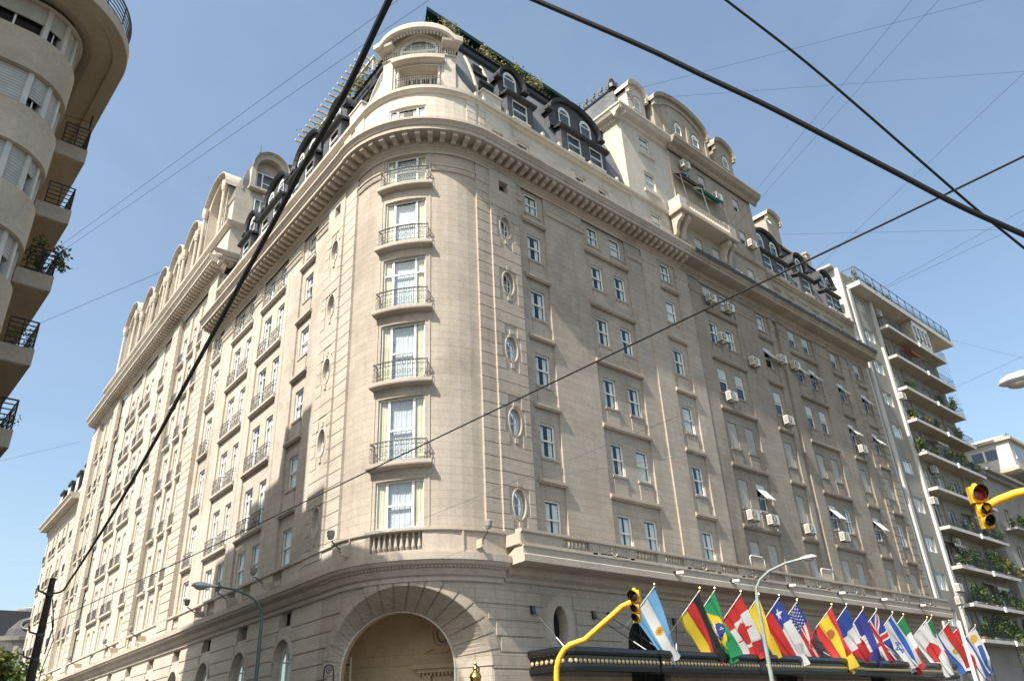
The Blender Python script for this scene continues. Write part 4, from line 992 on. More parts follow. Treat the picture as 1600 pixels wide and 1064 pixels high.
# porch room behind the turret arch
pr_ = MB(); BD = -.6
def W3(w, D, z): p = C0+Ww*w+Aw*D; p.z = z; return p
def wbox(mb, w0, w1, D0, D1, z0, z1, mat): mb.box(w0, w1, -D1, -D0, z0, z1, mat, Matrix(((Ww.x, -Aw.x, 0, C0.x), (Ww.y, -Aw.y, 0, C0.y), (0, 0, 1, 0), (0, 0, 0, 1))))
wbox(pr_, -4.5, 3.5, BD-.2, BD, 0, 7.0, OCH); wbox(pr_, -4.6, -4.4, BD, .9, 0, 7.0, OCH); wbox(pr_, 2.4, 2.6, BD, 2.1, 0, 7.0, OCH); wbox(pr_, -3.3, 3.2, BD, 2.1, 6.6, 6.8, OCH)
wbox(pr_, -4.4, -.9, BD, BD+.06, 4.55, 4.62, OCH); wbox(pr_, -4.4, 2.4, BD, BD+.05, 4.95, 5.0, OCH); wbox(pr_, -.8, 2.4, BD, BD+.45, 4.35, 4.5, OCH); wbox(pr_, -.6, 2.4, BD, BD+.3, 4.2, 4.35, OCH)
for k in range(18): wbox(pr_, -.55+k*.16, -.47+k*.16, BD, BD+.24, 4.1, 4.2, OCH)
for x in (-.35, 1.6): wbox(pr_, x, x+.3, BD, BD+.2, 0, 4.1, OCH)
for k in range(24):
    t0, t1 = 2*pi*k/24, 2*pi*(k+1)/24; m = lambda t, r, D: W3(.42+.40*r*cos(t), D, 5.69+.55*r*sin(t))
    pr_.face([m(t0, 1, BD+.12), m(t1, 1, BD+.12), m(t1, 1.35, BD+.12), m(t0, 1.35, BD+.12)], OCH); pr_.face([m(t0, 1.35, BD+.12), m(t1, 1.35, BD+.12), m(t1, 1.35, BD), m(t0, 1.35, BD)], OCH)
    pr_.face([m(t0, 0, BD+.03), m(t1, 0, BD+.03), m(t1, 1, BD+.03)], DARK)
    pr_.face([m(t0, .5, BD+.05), m(t1, .5, BD+.05), m(t1, .62, BD+.05), m(t0, .62, BD+.05)], IRONL)
pr_.tube([W3(.42+.8*cos(t*pi/10), BD+.1, 4.98+.22*sin(t*pi/10)**2) for t in range(11)], .06, OCH, 5)
for w in (-2.75, 1.35): wbox(pr_, w, w+.06, 2.0, 2.06, 2.5, 4.75, CPL)
for z in (3.6, 4.5): wbox(pr_, 1.35, 1.75, 2.0, 2.05, z, z+.05, CPL); wbox(pr_, -3.0, -2.7, 2.0, 2.05, z-.05, z, DARK)
pr_.build('porch', H)
# ---- canopy over the entrance
mq = MB(); OM = 2.03
MPf = [(-.12, 3.72), (0, 3.76), (.02, 3.9), (-.06, 3.94), (-.06, 4.3), (.04, 4.36), (.06, 4.44), (.03, 4.58), (-.15, 4.62)]
GB = simple('black_gloss_canopy', (.012, .012, .013), .22, 0, .1, spec=.6)
pl = [(21.65, 23.35), (21.65, 21.75), (22.15, 21.4), (27.2, 21.4), (27.2, 21.33), (27.55, 21.33), (27.55, 21.4), (34.6, 21.4), (34.8, 21.2), (44.6, 21.2), (44.8, 21.4), (58.0, 21.4), (58.5, 21.75), (58.5, 23.35)]
nr = []
for i, (x, y) in enumerate(pl):
    d0 = Vector((x-pl[i-1][0], y-pl[i-1][1], 0)).normalized() if i else None; d1 = Vector((pl[i+1][0]-x, pl[i+1][1]-y, 0)).normalized() if i < len(pl)-1 else None
    ns = [Vector((d.y, -d.x, 0)) for d in (d0, d1) if d is not None]; n = sum(ns, Vector()); n.normalize(); nr.append(n/max(.5, n.dot(ns[0])))
for i in range(len(pl)-1):
    for (o0, z0), (o1, z1) in zip(MPf, MPf[1:]):
        q = lambda j, o, z: Vector((pl[j][0], pl[j][1], z))+nr[j]*o
        mq.face([q(i, o0, z0), q(i+1, o0, z0), q(i+1, o1, z1), q(i, o1, z1)], GB)
mq.face([(x, y, 3.74) for x, y in pl], GB); mq.face([(x, y, 4.6) for x, y in pl], GB)
mqo = mq.build('entrance_canopy', H)
bb = MB(); nb = 0
for i in range(len(pl)-1):
    a, b = Vector((*pl[i], 4.12)), Vector((*pl[i+1], 4.12)); L = (b-a).length
    if L < .3: continue
    d = (b-a).normalized(); n = Vector((d.y, -d.x, 0)); k = int(L/.235)
    for j in range(k):
        c = a+d*(L*(j+.5)/k)+n*(-.03)
        M = Matrix.Translation(c) @ Matrix.Rotation(atan2(n.y, n.x), 4, 'Z') @ Matrix.Rotation(pi/2, 4, 'Y')
        bb.lathe([(.0, -.02), (.078, -.02), (.086, .0), (.07, .02), (.05, .012), (.042, .03), (.03, .04), (0, .042)], BULB, 8, M)
bb.build('bulb_row', mqo)
for x, xb in ((21.95, 22.2), (25.5, 27.1), (26.5, 28.2), (31.0, 29.0), (32.5, 34.3), (37.0, 38.5), (41, 43), (46.5, 48)):
    rd = MB(); rd.box(-.09, .09, -.06, .06, -.16, .16, GB, Matrix.Translation((x, 23.3, 6.13))); rd.tube([(x, 23.2, 6.05), (xb, 21.9, 4.6)], .018, IRON, 5)
    t = Vector((x, 23.2, 6.05)).lerp(Vector((xb, 21.9, 4.6)), .72); rd.tube([t, (xb, 21.9, 4.6)], .024, WHITE, 5); rd.build('canopy_stay', H)
# ================================================================== taller block down the side street
T = thing('tall_side_block', (17.5, 70, 0), 'tall cream block down the side street with arched attic bays and slate roof', 'building')
tb = MB(); UB, UEnd = 22.3, 61.6
u_ = lambda Y: (Y-TLy)*1.0019
TCOL = [([u_(53.4), u_(55.7), u_(58.2)], .95, 'f'), ([u_(63.3)], 1.05, 'f'), ([u_(67.2), u_(69.1)], 1.05, 'f'), ([u_(71.8), u_(73.7)], 1.05, 'f'), ([u_(77.7)], 1.05, 'f'), ([u_(81.2), u_(83.4), u_(85.6)], .9, 'f')]
ZT = [(9.1, 10.9)]+[(z+.27, z+2.75) for z in SB[:4]]+[(25.85, 28.2), (29.3, 31.6)]
SBT = SB+[29.03, 32.4]
twn = []; prev = UB+2.0
def quoin(mb, a, b):
    wall(mb, sU(b), sU(a), 7.9, 33.6, .25, [], 0, STL)
    for e in (a, b): mb.face([P(sU(e), 0, 7.9), P(sU(e), .25, 7.9), P(sU(e), .25, 33.6), P(sU(e), 0, 33.6)], STL)
    z = 8.4
    while z < 32.6: pbox(mb, sU(b), sU(a), .25, .30, z, z+.5, STL); z += .56
for gi, (cs, w, k) in enumerate(TCOL):
    if gi == 0: quoin(tb, UB, UB+2.0); a, b = cs[0]-.9, cs[-1]+.9
    elif gi == 5: a, b = cs[0]-.9, cs[-1]+.9
    else: a, b = cs[0]-.85, cs[-1]+.85
    if gi == 1: quoin(tb, prev+.1, prev+1.9); prev += 1.9
    if gi == 5: quoin(tb, a-2.0, a-.2)
    wall(tb, sU(a), sU(prev), 7.9, 33.6, 0, [], 0, STL)
    hol = [(sU(c)-w/2, sU(c)+w/2, z0, z1) for c in cs for z0, z1 in ZT]
    wall(tb, sU(b), sU(a), 7.9, 33.6, -.12, hol, .15, STL)
    for e in (a, b): tb.face([P(sU(e), 0, 7.9), P(sU(e), -.12, 7.9), P(sU(e), -.12, 33.6), P(sU(e), 0, 33.6)], STL)
    for z in SBT[:6]:
        if len(cs) == 3: 
            for c in cs: shelf(tb, sU(c+.8), sU(c-.8), z, STL)
        else: shelf(tb, sU(b+.06), sU(a-.06), z, STL)
    for c in cs:
        for z0, z1 in ZT: twn.append((sU(c), -.24, z0, w, z1-z0, 'french', 'full'))
        if len(cs) == 3 and c != cs[-1]: pbox(tb, sU(c+1.5), sU(c+.85), -.12, .02, 7.9, 32.8, STL)
    prev = b
quoin(tb, prev+.1, UEnd); wall(tb, sU(UEnd), sU(prev), 7.9, 33.6, 0, [], 0, STL)
tb.face([P(sU(UB), .3, 27), P(sU(UB), -9, 27), P(sU(UB), -9, 33.6), P(sU(UB), .3, 33.6)], STL, [(0, 27), (9, 27), (9, 33.6), (0, 33.6)])
tb.face([P(sU(UEnd), 0, 0), P(sU(UEnd), -12, 0), P(sU(UEnd), -12, 38), P(sU(UEnd), 0, 38)], STL)
tb.build('wall', T)
tc_ = MB(); cornice(tc_, sU(UEnd), sU(UB-.2), 5.85, STL); 
# return of the cornice on the near side
for (o0, z0), (o1, z1) in zip([(.28, 28.4), (1.05, 28.4), (1.1, 28.63), (1.24, 28.84), (1.27, 29.0), (-.3, 29.12)], [(1.05, 28.4), (1.05, 28.6), (1.24, 28.84), (1.27, 29.0), (-.3, 29.12), (-.3, 29.12)]):
    f = lambda o, d, z: P(sU(UB)+o, d, z+5.85)
    tc_.face([f(o0, o0, z0), f(o0, -6, z0), f(o1, -6, z1), f(o1, o1, z1)], STL)
for k in range(5): pbox(tc_, sU(UB)+.28, sU(UB)+.95, .3-k*.7, .62-k*.7, 34.0, 34.25, STL)
tc_.build('cornice', T)
ta = MB(); AZ = 38.2
hl = []; AB = [(u_(52.9)+.1, u_(58.4), 46.2), (u_(59.3), u_(63.4), 44.7), (u_(63.9), u_(68.0), 44.7), (u_(68.5), u_(72.6), 44.7), (u_(73.1), u_(77.2), 44.7), (u_(79.5), u_(84.6), 46.2)]
wall(ta, sU(UEnd-.5), sU(UB+.1), 35.0, AZ, -.05, [(sU((a+b)/2+d)-.5, sU((a+b)/2+d)+.5, 35.9, 37.6) for a, b, z in AB for d in (-.8, .8)], .2, STL)
for a, b, z in AB:
    for d in (-.8, .8): twn.append((sU((a+b)/2+d), -.2, 35.9, 1.0, 1.7, 'sash', 'full'))
LT = [(0, 37.9), (.15, 38.0), (.3, 38.2), (.34, 38.4), (-.8, 38.5)]
sweep(ta, LT, sU(UEnd-.4), sU(UB), STL)
ta.face([P(sU(UB+.1), -.05, 35), P(sU(UB+.1), -9, 35), P(sU(UB+.1), -9, 42.0), P(sU(UB+.1), -.05, 42.0)], STL, [(0, 35), (9, 35), (9, 42), (0, 42)])
for (o0, z0), (o1, z1) in zip(LT, LT[1:]): ta.face([P(sU(UB+.1)+o0, o0, z0), P(sU(UB+.1)+o0, -8, z0), P(sU(UB+.1)+o1, -8, z1), P(sU(UB+.1)+o1, o1, z1)], STL)
ta.face([P(sU(UB+.1), -.5, AZ), P(sU(AB[0][0]), -.5, AZ), P(sU(AB[0][0]), -.5, 42), P(sU(UB+.1), -.5, 42)], STL)
for a, b, zt_ in AB:   # arched bays: deep round-headed niche with columns
    m, r = sU((a+b)/2), (b-a)/2; n = 16; zs = zt_-2.3; o = -.25; ri = r-.55
    for k in range(n):
        t0, t1 = pi*k/n, pi*(k+1)/n; A = lambda t, q, oo, dz=0: P(m+q*cos(t), oo, zs+(zt_-zs)*q/r*sin(t)+dz)
        ta.face([A(t0, ri, o), A(t1, ri, o), A(t1, r, o), A(t0, r, o)], STL); ta.face([A(t0, ri, o), A(t1, ri, o), A(t1, ri, o-1.0), A(t0, ri, o-1.0)], STL)
        ta.face([A(t0, r, o), A(t1, r, o), A(t1, r+.1, o+.4), A(t0, r+.1, o+.4)], STL); ta.face([A(t0, r+.1, o+.4), A(t1, r+.1, o+.4), A(t1, r+.18, o+.4), A(t0, r+.18, o+.4)], STL); ta.face([A(t0, r+.18, o+.4), A(t1, r+.18, o+.4), A(t1, r+.18, -3.5), A(t0, r+.18, -3.5)], STL)
        ta.face([A(t0, ri, o-1), A(t1, ri, o-1), P(m, o-1, zs)], STL)
    for sg in (-1, 1):
        x0, x1 = sorted((m+sg*ri, m+sg*r)); pbox(ta, x0, x1, o-1, o, 38.4, zs, STL)
        ta.lathe([(.2, 0), (.2, .3), (.16, .35), (.14, zs-39.0), (.2, zs-38.9), (.28, zs-38.5), (.28, zs-37.9)], STL, 10, c=P(m+sg*(r-.28), .02, 38.4))
        ta.face([P(m+sg*r, o, 38.4), P(m+sg*r, -3.5, 38.4), P(m+sg*r, -3.5, zs), P(m+sg*r, o, zs)], STL)
    pbox(ta, m-ri, m+ri, o-1.05, o-.9, 38.4, zs+.1, STL); pbox(ta, m-ri, m+ri, o-.9, o-.1, 40.0, 40.25, STL); pbox(ta, m-ri, m+ri, o-1.0, o-.2, 38.4, 39.0, STL)
    for d in (-.8, .8): twn.append((m+d, o-.88, 40.4, .85, 1.6, 'sash', 'full'))
ta.build('attic', T)
tr = MB()
q = [(sU(UEnd-.4), -.6), (sU(UB+1.0), -.6), (sU(UB+1.0), -10), (sU(UEnd-.4), -10)]; t = [(sU(UEnd-2.5), -2.6), (sU(UB+3), -2.6), (sU(UB+3), -8), (sU(UEnd-2.5), -8)]
for k in range(4): tr.face([P(*q[k], 38.5), P(*q[(k+1) % 4], 38.5), P(*t[(k+1) % 4], 45.0), P(*t[k], 45.0)], SLATE)
tr.face([P(*a, 45.0) for a in t], BLACKM)
# near end pavilion: curved slate cap with an arched stone dormer facing the corner
E1 = sU(UB+.15); prof = [(0, 42.0), (.05, 43.0), (.35, 44.2), (.9, 45.2), (1.6, 46.0), (2.2, 46.4)]
qs = lambda k: [P(E1-prof[k][0], -.5-prof[k][0], prof[k][1]), P(E1-prof[k][0], -7, prof[k][1]), P(E1-4.5, -7, prof[k][1]), P(E1-4.5, -.5-prof[k][0], prof[k][1])]
for k in range(5):
    A, B = qs(k), qs(k+1)
    for j in range(4): tr.face([A[j], A[(j+1) % 4], B[(j+1) % 4], B[j]], SLATE)
tr.face(qs(5), BLACKM)
sweep(tr, [(-.6, 41.8), (-.4, 41.9), (-.3, 42.1), (-.6, 42.2)], E1-4.5, E1+.1, STL)
tr.build('slate_roof', T)
nd = MB()
# dormer facing -Y on the near end: local x along -outward direction
ex = (P(0-LA-UB, 0, 0)-P(0-LA-UB, 1, 0)); Fp = P(E1+.12, -1.3, 0); MX = Matrix.Translation(Fp) @ Matrix.Rotation(radians(-3.478), 4, 'Z')
def nbox(a, b, c, d, z0, z1, m): nd.box(a, b, c, d, z0, z1, m, MX)
n = 16; m0 = 1.3
ar = [(m0-1.55*cos(pi*k/n), 44.4+1.75*sin(pi*k/n)) for k in range(n+1)]; ai = [(m0-1.15*cos(pi*k/n), 44.4+1.3*sin(pi*k/n)) for k in range(n+1)]
V_ = lambda x, y, z: MX @ Vector((x, y, z))
for k in range(n):
    nd.face([V_(ai[k][0], -.1, ai[k][1]), V_(ai[k+1][0], -.1, ai[k+1][1]), V_(ar[k+1][0], -.1, ar[k+1][1]), V_(ar[k][0], -.1, ar[k][1])], STL)
    nd.face([V_(ar[k][0], -.1, ar[k][1]), V_(ar[k+1][0], -.1, ar[k+1][1]), V_(ar[k+1][0], -.4, ar[k+1][1]+.1), V_(ar[k][0], -.4, ar[k][1]+.1)], STL)
    nd.face([V_(ar[k][0], -.4, ar[k][1]+.1), V_(ar[k+1][0], -.4, ar[k+1][1]+.1), V_(ar[k+1][0], 2.5, ar[k+1][1]+.1), V_(ar[k][0], 2.5, ar[k][1]+.1)], SLATE)
    nd.face([V_(ai[k][0], -.1, ai[k][1]), V_(ai[k+1][0], -.1, ai[k+1][1]), V_(ai[k+1][0], .6, ai[k+1][1]), V_(ai[k][0], .6, ai[k][1])], STL)
    nd.face([V_(m0, .6, 44.4), V_(ai[k][0], .6, ai[k][1]), V_(ai[k+1][0], .6, ai[k+1][1])], STL)
nbox(m0-1.55, m0-1.15, -.1, .6, 42.1, 44.4, STL); nbox(m0+1.15, m0+1.55, -.1, .6, 42.1, 44.4, STL); nbox(m0-1.7, m0+1.7, -.5, .0, 42.0, 42.2, STL)
nbox(m0-1.2, m0+1.2, .5, .7, 42.1, 44.5, STL)
nd.build('dormer', T)
for x, z, h, k in ((m0, 42.25, 1.9, 'triple'), (m0, 38.9, 2.3, 'triple')):
    g = wgeo(2.1, h, k, 'full'); a = link('window', g[0], T, MX @ Matrix.Translation((x, .15 if z > 40 else -.12, z))); link('pane', g[1], a)
    f_ = MB()
sp = MB(); c = P(E1-1.6, -2.1, 46.4); sp.lathe([(.35, 0), (.3, .4), (.15, .6), (.22, .8), (.08, .95), (.12, 1.1), (.03, 1.3), (.01, 2.2)], BLACKM, 8, c=c)
for k in range(9):
    c = P(E1-1.2, -2.8-k*.62, 46.4); sp.tube([c, c+Vector((0, 0, .7))], .05, IRON, 4)
    for zc in (.28, .5, .7): sp.box(-.17, .17, -.04, .04, -.07, .07, IRON, Matrix.Translation(c+Vector((0, 0, zc))) @ Matrix.Rotation(.5 if zc < .4 else -.4, 4, 'Y'))
sp.build('roof_cresting', T)
RW_ = {}
def simple_rail(mb, M, w=1.2, h=.8, proj=.16):
    for z in (.05, .6, h): mb.tube([M @ Vector(v) for v in ((-w/2, 0, z), (-w/2, -proj, z), (w/2, -proj, z), (w/2, 0, z))], .016, IRONL, 4)
    for i in range(11): x = -w/2+w*i/10; mb.tube([M @ Vector((x, -proj, .05)), M @ Vector((x, -proj, h))], .013, IRONL, 3)
for cs, w, k in TCOL:
    for c in cs:
        for i in range(6):
            if w not in RW_: rm = MB(); simple_rail(rm, Matrix.Identity(4), w+.15); RW_[w] = rm.mesh('balcony_railing')
            link('balcony_railing', RW_[w], T, FM(sU(c), -.02, SBT[i]+.22))
twn.sort(key=lambda w: (P(w[0], 0, w[2])).length); far2 = MB()
for k, w in enumerate(twn):
    if k < 97: window(T, *w)
    else: window_into(far2, *w)
if far2.f: tag(far2.build('window', T), kind='stuff')
# ---- lower block beyond it
U2 = thing('lower_side_block', (19, 98, 0), 'lower far block at the end of the cream side street front, dark roof', 'building')
lb = MB(); u0, u1 = UEnd, 79.0
cs2 = [u_(91.0), u_(94.5), u_(96.6), u_(100), u_(102), u_(105.5)]
hol = [(sU(c)-.5, sU(c)+.5, z0, z1) for c in cs2 for z0, z1 in [(9.1, 10.9)]+[(z+.27, z+2.6) for z in SB[:4]]]
wall(lb, sU(u1), sU(u0), 0, 25.5, 0, hol, .25, STL)
for c in cs2:
    for z in SB[:5]: shelf(lb, sU(c+.85), sU(c-.85), z, STL)
lb.face([P(sU(u1), 0, 0), P(sU(u1), -12, 0), P(sU(u1), -12, 27), P(sU(u1), 0, 27)], STL)
lb.build('wall', U2); lb = MB(); cornice(lb, sU(u1), sU(u0), -2.2, STL, False); wall(lb, sU(u1), sU(u0), 26.8, 28.2, -.1, [], 0, STL); lb.build('cornice', U2)
lb = MB()
for c in cs2:
    for z0, z1 in [(9.1, 10.9)]+[(z+.27, z+2.6) for z in SB[:4]]: window_into(lb, sU(c), -.2, z0, 1.0, z1-z0, 'french', 'full')
    for z in SB[:4]: simple_rail(lb, FM(sU(c), 0, z+.22))
tag(lb.build('windows', U2), kind='stuff')
lb = MB(); sweep(lb, [(o-.1, z-4.0) for o, z in MP], sU(u1), sU(u0), SLATE)
for u in (u0+2.5, u0+6.5, u0+11, u0+15.5): pbox(lb, sU(u+.9), sU(u-.9), -2, -.2, 28.2, 30.6, BLACKM); pbox(lb, sU(u+.6), sU(u-.6), -.2, -.15, 28.7, 30.2, WHITE); pbox(lb, sU(u+1), sU(u-1), -2, -.05, 30.6, 30.9, BLACKM)
for u in (u0+9, u0+14): pbox(lb, sU(u+.8), sU(u-.8), -3, -2, 33, 35.2, STL)
lb.face([P(sU(u0), -1.9, 33.7), P(sU(u1), -1.9, 33.7), P(sU(u1), -12, 33.7), P(sU(u0), -12, 33.7)], BLACKM)
lb.build('mansard_roof', U2)
# ================================================================== rounded apartment building on the near left corner
A_ = thing('rounded_apartment_building', (.6, 24, 0), 'beige apartment building with rounded corner, strip windows and stacked side balconies', 'building')
bc0 = Vector((.6, 24.0, 0))
def Q(s, o, z):   # path of the body: s<0 front (along -x), 0..La corner, >La side street (+y)
    r = 1.65; La_ = r*pi/2
    if s < 0: return Vector((bc0.x+s, bc0.y-r-o, z))
    if s <= La_: a = -pi/2+s/r; return Vector((bc0.x+(r+o)*cos(a), bc0.y+(r+o)*sin(a), z))
    return Vector((bc0.x+r+o, bc0.y+(s-La_), z))
QL = 1.65*pi/2
def qsweep(mb, prof, s0, s1, mat, n=10, cap=True):
    q = sorted({s0, s1} | {x for x in [QL*i/n for i in range(n+1)] if s0 < x < s1})
    for a, b in zip(q, q[1:]):
        for (o0, z0), (o1, z1) in zip(prof, prof[1:]): mb.face([Q(a, o0, z0), Q(b, o0, z0), Q(b, o1, z1), Q(a, o1, z1)], mat, [(a, o0+z0), (b, o0+z0), (b, o1+z1), (a, o1+z1)])
    if cap:
        for e in (s0, s1): mb.face([Q(e, o, z) for o, z in prof], mat)
ab = MB(); PT = 2.78; ZS = [22.25-PT*k for k in range(8)]     # window sill heights
for zs in ZS:
    qsweep(ab, [(-.45, zs-1.42), (0, zs-1.42), (0, zs), (-.45, zs+.02)], -16, QL+1.2, CPL, 14)
qsweep(ab, [(-.45, 0), (-.45, 24.0)], QL+1.2, QL+22, CPL); qsweep(ab, [(0, 0), (0, 23.7)], QL+1.0, QL+1.4, CPL); qsweep(ab, [(-.02, 0), (-.02, 23.7)], QL+1.4, QL+22, CPL)
qsweep(ab, [(0, 0), (0, ZS[-1])], -16, QL+1.2, CPL)
ab.face([(-15.4, 22.5, 0), (-15.4, 46, 0), (-15.4, 46, 24), (-15.4, 22.5, 24)], CPL); ab.face([(2.2, 45.9, 0), (-15.4, 45.9, 0), (-15.4, 45.9, 24), (2.2, 45.9, 24)], CPL)
ab.build('wall', A_)
aw2 = MB()
for zs in ZS[:-1]:
    s = -15.9
    zt_ = zs+1.36
    qsweep(aw2, [(-.42, zs), (-.42, zt_+.1)], -16, QL+.9, DARK, 14, False)
    k = 0
    piers = [-15+1.35*i for i in range(11)]+[.35, 1.1, 1.75, 2.35, 2.85]
    for s in piers: qsweep(aw2, [(-.4, zs), (-.12, zs), (-.12, zt_), (-.4, zt_)], s, s+.17, OFFW, 14)
    for a, b in zip(piers, piers[1:]):
        rr = random.random(); a += .17; drop = .95 if rr < .45 else random.choice((.35, .5, .62))
        if b-a > .25:
            qsweep(aw2, [(-.24, zt_-1.36*drop), (-.20, zt_-1.36*drop), (-.20, zt_), (-.24, zt_)], a, b, SHUTB, 14, False)
            for q_ in range(int(1.36*drop/.11)): qsweep(aw2, [(-.20, zt_-.11*(q_+.2)), (-.185, zt_-.11*(q_+.25)), (-.185, zt_-.11*(q_+.85)), (-.20, zt_-.11*(q_+.9))], a, b, SHUTB, 14, False)
            if drop < .9:
                qsweep(aw2, [(-.34, zs), (-.34, zt_)], a+.03, b-.03, GLASS, 14, False); qsweep(aw2, [(-.36, zs+.02), (-.3, zs+.02), (-.3, zs+.1), (-.36, zs+.1)], a, b, WHITE, 14, False)
                qsweep(aw2, [(-.33, zs), (-.29, zs), (-.29, zt_-1.3*drop), (-.33, zt_-1.3*drop)], (a+b)/2-.03, (a+b)/2+.03, WHITE, 14, False)
    qsweep(aw2, [(-.45, zt_+.02), (0, zt_+.02)], -16, QL+1.2, CPL, 14, False)
aw2.build('strip_window', A_)
rf = MB()
# roof slab: rounded, overhanging, with a shallow soffit cove
rr = 3.05; La2 = rr*pi/2
def RQ(s, o, z):
    r = rr+o
    if s < 0: return Vector((.6+s, 24-r, z))
    if s <= La2: a = -pi/2+s/rr; return Vector((.6+r*cos(a), 24+r*sin(a), z))
    return Vector((.6+r, 24+s-La2, z))
q = [-16]+[La2*i/20 for i in range(21)]+[La2+20]
rp = [(-1.5, 23.85), (-1.1, 23.72), (-.5, 23.68), (-.46, 23.62), (-.02, 23.6), (0, 23.62), (0, 24.02), (-.03, 24.06), (-3.0, 24.1)]
for a, b in zip(q, q[1:]):
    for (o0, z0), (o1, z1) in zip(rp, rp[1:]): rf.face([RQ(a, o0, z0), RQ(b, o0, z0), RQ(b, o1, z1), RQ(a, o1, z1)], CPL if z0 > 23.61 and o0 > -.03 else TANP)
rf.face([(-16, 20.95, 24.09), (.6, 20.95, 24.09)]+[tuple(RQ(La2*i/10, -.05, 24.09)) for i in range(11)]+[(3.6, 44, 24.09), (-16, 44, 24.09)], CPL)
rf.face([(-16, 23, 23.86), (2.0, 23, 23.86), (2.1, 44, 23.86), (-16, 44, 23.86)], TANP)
rf.build('roof_slab', A_)
rl = MB()
for z in (24.25, 24.42, 24.59, 24.76, 24.93, 25.1): rl.tube([RQ(s, -.12, z) for s in [x for x in q if x <= La2]], .022 if z < 25 else .035, IRON, 5)
for s in [-14+i*1.2 for i in range(12)]+[La2*i/5 for i in range(6)]: rl.tube([RQ(s, -.12, 24.05), RQ(s, -.12, 25.1)], .025, IRON, 5)
rl.build('roof_railing', A_)
# unseen roof blocks, shaped to throw the stepped shadow on the side front
pt = MB()
pt.box(-7, .4, 29.5, 32.3, 24, 36.3, CPL); pt.box(-7, .38, 32.3, 36.6, 24, 34.0, CPL); pt.box(-9, .35, 36.6, 40.8, 24, 32.2, CPL); pt.box(-7.2, .5, 29.4, 32.4, 36.3, 36.5, WPL); pt.box(-9, .37, 26.9, 29.5, 24, 31.4, CPL)
pt.build('roof_shadow_block', A_)
# side balconies
BZ = [19.95+.0-PT*k for k in range(7)]
brm = MB()
for z in (.12, .3, .48, .66, .84, 1.0):
    t = .022 if z < .95 else .03; brm.tube([(2.65, 26.8, z), (3.5, 26.8, z), (3.5, 44.5, z)], t, IRON, 4)
for x, y in [(2.68, 26.8), (3.08, 26.8), (3.5, 26.8)]+[(3.5, 27.8+i*1.1) for i in range(16)]: brm.tube([(x, y, 0), (x, y, 1.0)], .022, IRON, 4)
brme = brm.mesh('balcony_railing')
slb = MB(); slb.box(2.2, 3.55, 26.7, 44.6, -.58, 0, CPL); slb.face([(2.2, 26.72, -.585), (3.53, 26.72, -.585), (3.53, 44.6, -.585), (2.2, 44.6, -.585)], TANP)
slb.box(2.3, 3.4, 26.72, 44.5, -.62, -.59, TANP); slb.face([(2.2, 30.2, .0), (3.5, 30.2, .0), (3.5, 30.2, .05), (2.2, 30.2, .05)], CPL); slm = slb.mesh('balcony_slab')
for k, z in enumerate(BZ):
    a = link('balcony_slab', slm, A_, Matrix.Translation((0, 0, z+2.0))); link('balcony_railing', brme, a)
    d = MB(); 
    for y in (28.2, 31.5, 35, 38.5): d.box(2.17, 2.22, y, y+1.8, 0, 2.05, DARK); d.box(2.15, 2.24, y-.08, y, 0, 2.1, WHITE)
    d.build('balcony_door', A_, loc=(0, 0, z+2.0))
# post line near the top balcony
pm = MB(); pm.tube([(3.42, 26.75, BZ[0]+3.0), (3.42, 26.75, 23.7)], .03, IRON, 5); pm.tube([(2.4, 26.75, BZ[0]+3.2), (3.42, 26.75, 23.3)], .015, IRON, 4); pm.build('post', A_)
# ================================================================== foliage
def foliage(mb, c, r, n, mat, size=.07, flat=1.):
    c = Vector(c)
    for _ in range(n):
        v = Vector((random.gauss(0, .5), random.gauss(0, .5), random.gauss(0, .5)*flat)); p = c+Vector((v.x*r[0], v.y*r[1], v.z*r[2]))
        a = Vector((random.uniform(-1, 1), random.uniform(-1, 1), random.uniform(-.4, 1))).normalized(); b = a.cross(Vector((random.uniform(-1, 1), random.uniform(-1, 1), random.uniform(-1, 1)))).normalized()
        s = size*random.uniform(.6, 1.5); mb.face([p-a*s, p+b*s*.5, p+a*s, p-b*s*.5], mat)
def plant(name, c, r, n, label, size=.08, mats=None, group=None, pot=None, cat='plant', stems=5):
    t = thing(name, c, label, cat, group); m = MB(); mats = mats or (LEAF, LEAFD)
    k = max(3, n//45)
    for i in range(k):
        cc = Vector(c)+Vector((random.uniform(-1, 1)*r[0], random.uniform(-1, 1)*r[1], random.uniform(.1, 1.)*r[2]))
        foliage(m, cc, (r[0]*.5, r[1]*.5, r[2]*.4), n//k, random.choice(mats), size)
    m.build('foliage', t); b = MB()
    for i in range(stems): b.tube([Vector(c)+Vector((random.uniform(-.3, .3)*r[0], random.uniform(-.3, .3)*r[1], -.05)), Vector(c)+Vector((random.uniform(-.9, .9)*r[0], random.uniform(-.9, .9)*r[1], r[2]*.9))], .012, TWIG, 4)
    b.build('stem', t)
    if pot: p = MB(); p.box(c[0]-r[0]*.8, c[0]+r[0]*.8, c[1]-.14, c[1]+.14, c[2]-.28, c[2]-.02, pot); p.build('planter', t)
    return t
plant('hanging_plant', (3.2, 27.2, BZ[2]+2.3), (.5, .8, .75), 420, 'leafy plant spilling over the left building balcony railing, third balcony down', .075, stems=8)
plant('hanging_plant', (3.5, 26.9, BZ[2]+2.35), (.22, .25, .5), 110, 'small sprig hanging outside the railing of that leafy left balcony', .06, stems=3)
plant('hanging_plant', (3.0, 27.2, BZ[3]+2.1), (.4, .6, .5), 160, 'thin plant on the left building balcony just under the leafiest one', .05, stems=6)
plant('hanging_plant', (3.2, 27.2, BZ[4]+2.0), (.4, .4, .45), 130, 'sparse plant on the lowest visible balcony of the left building', .05, stems=6)
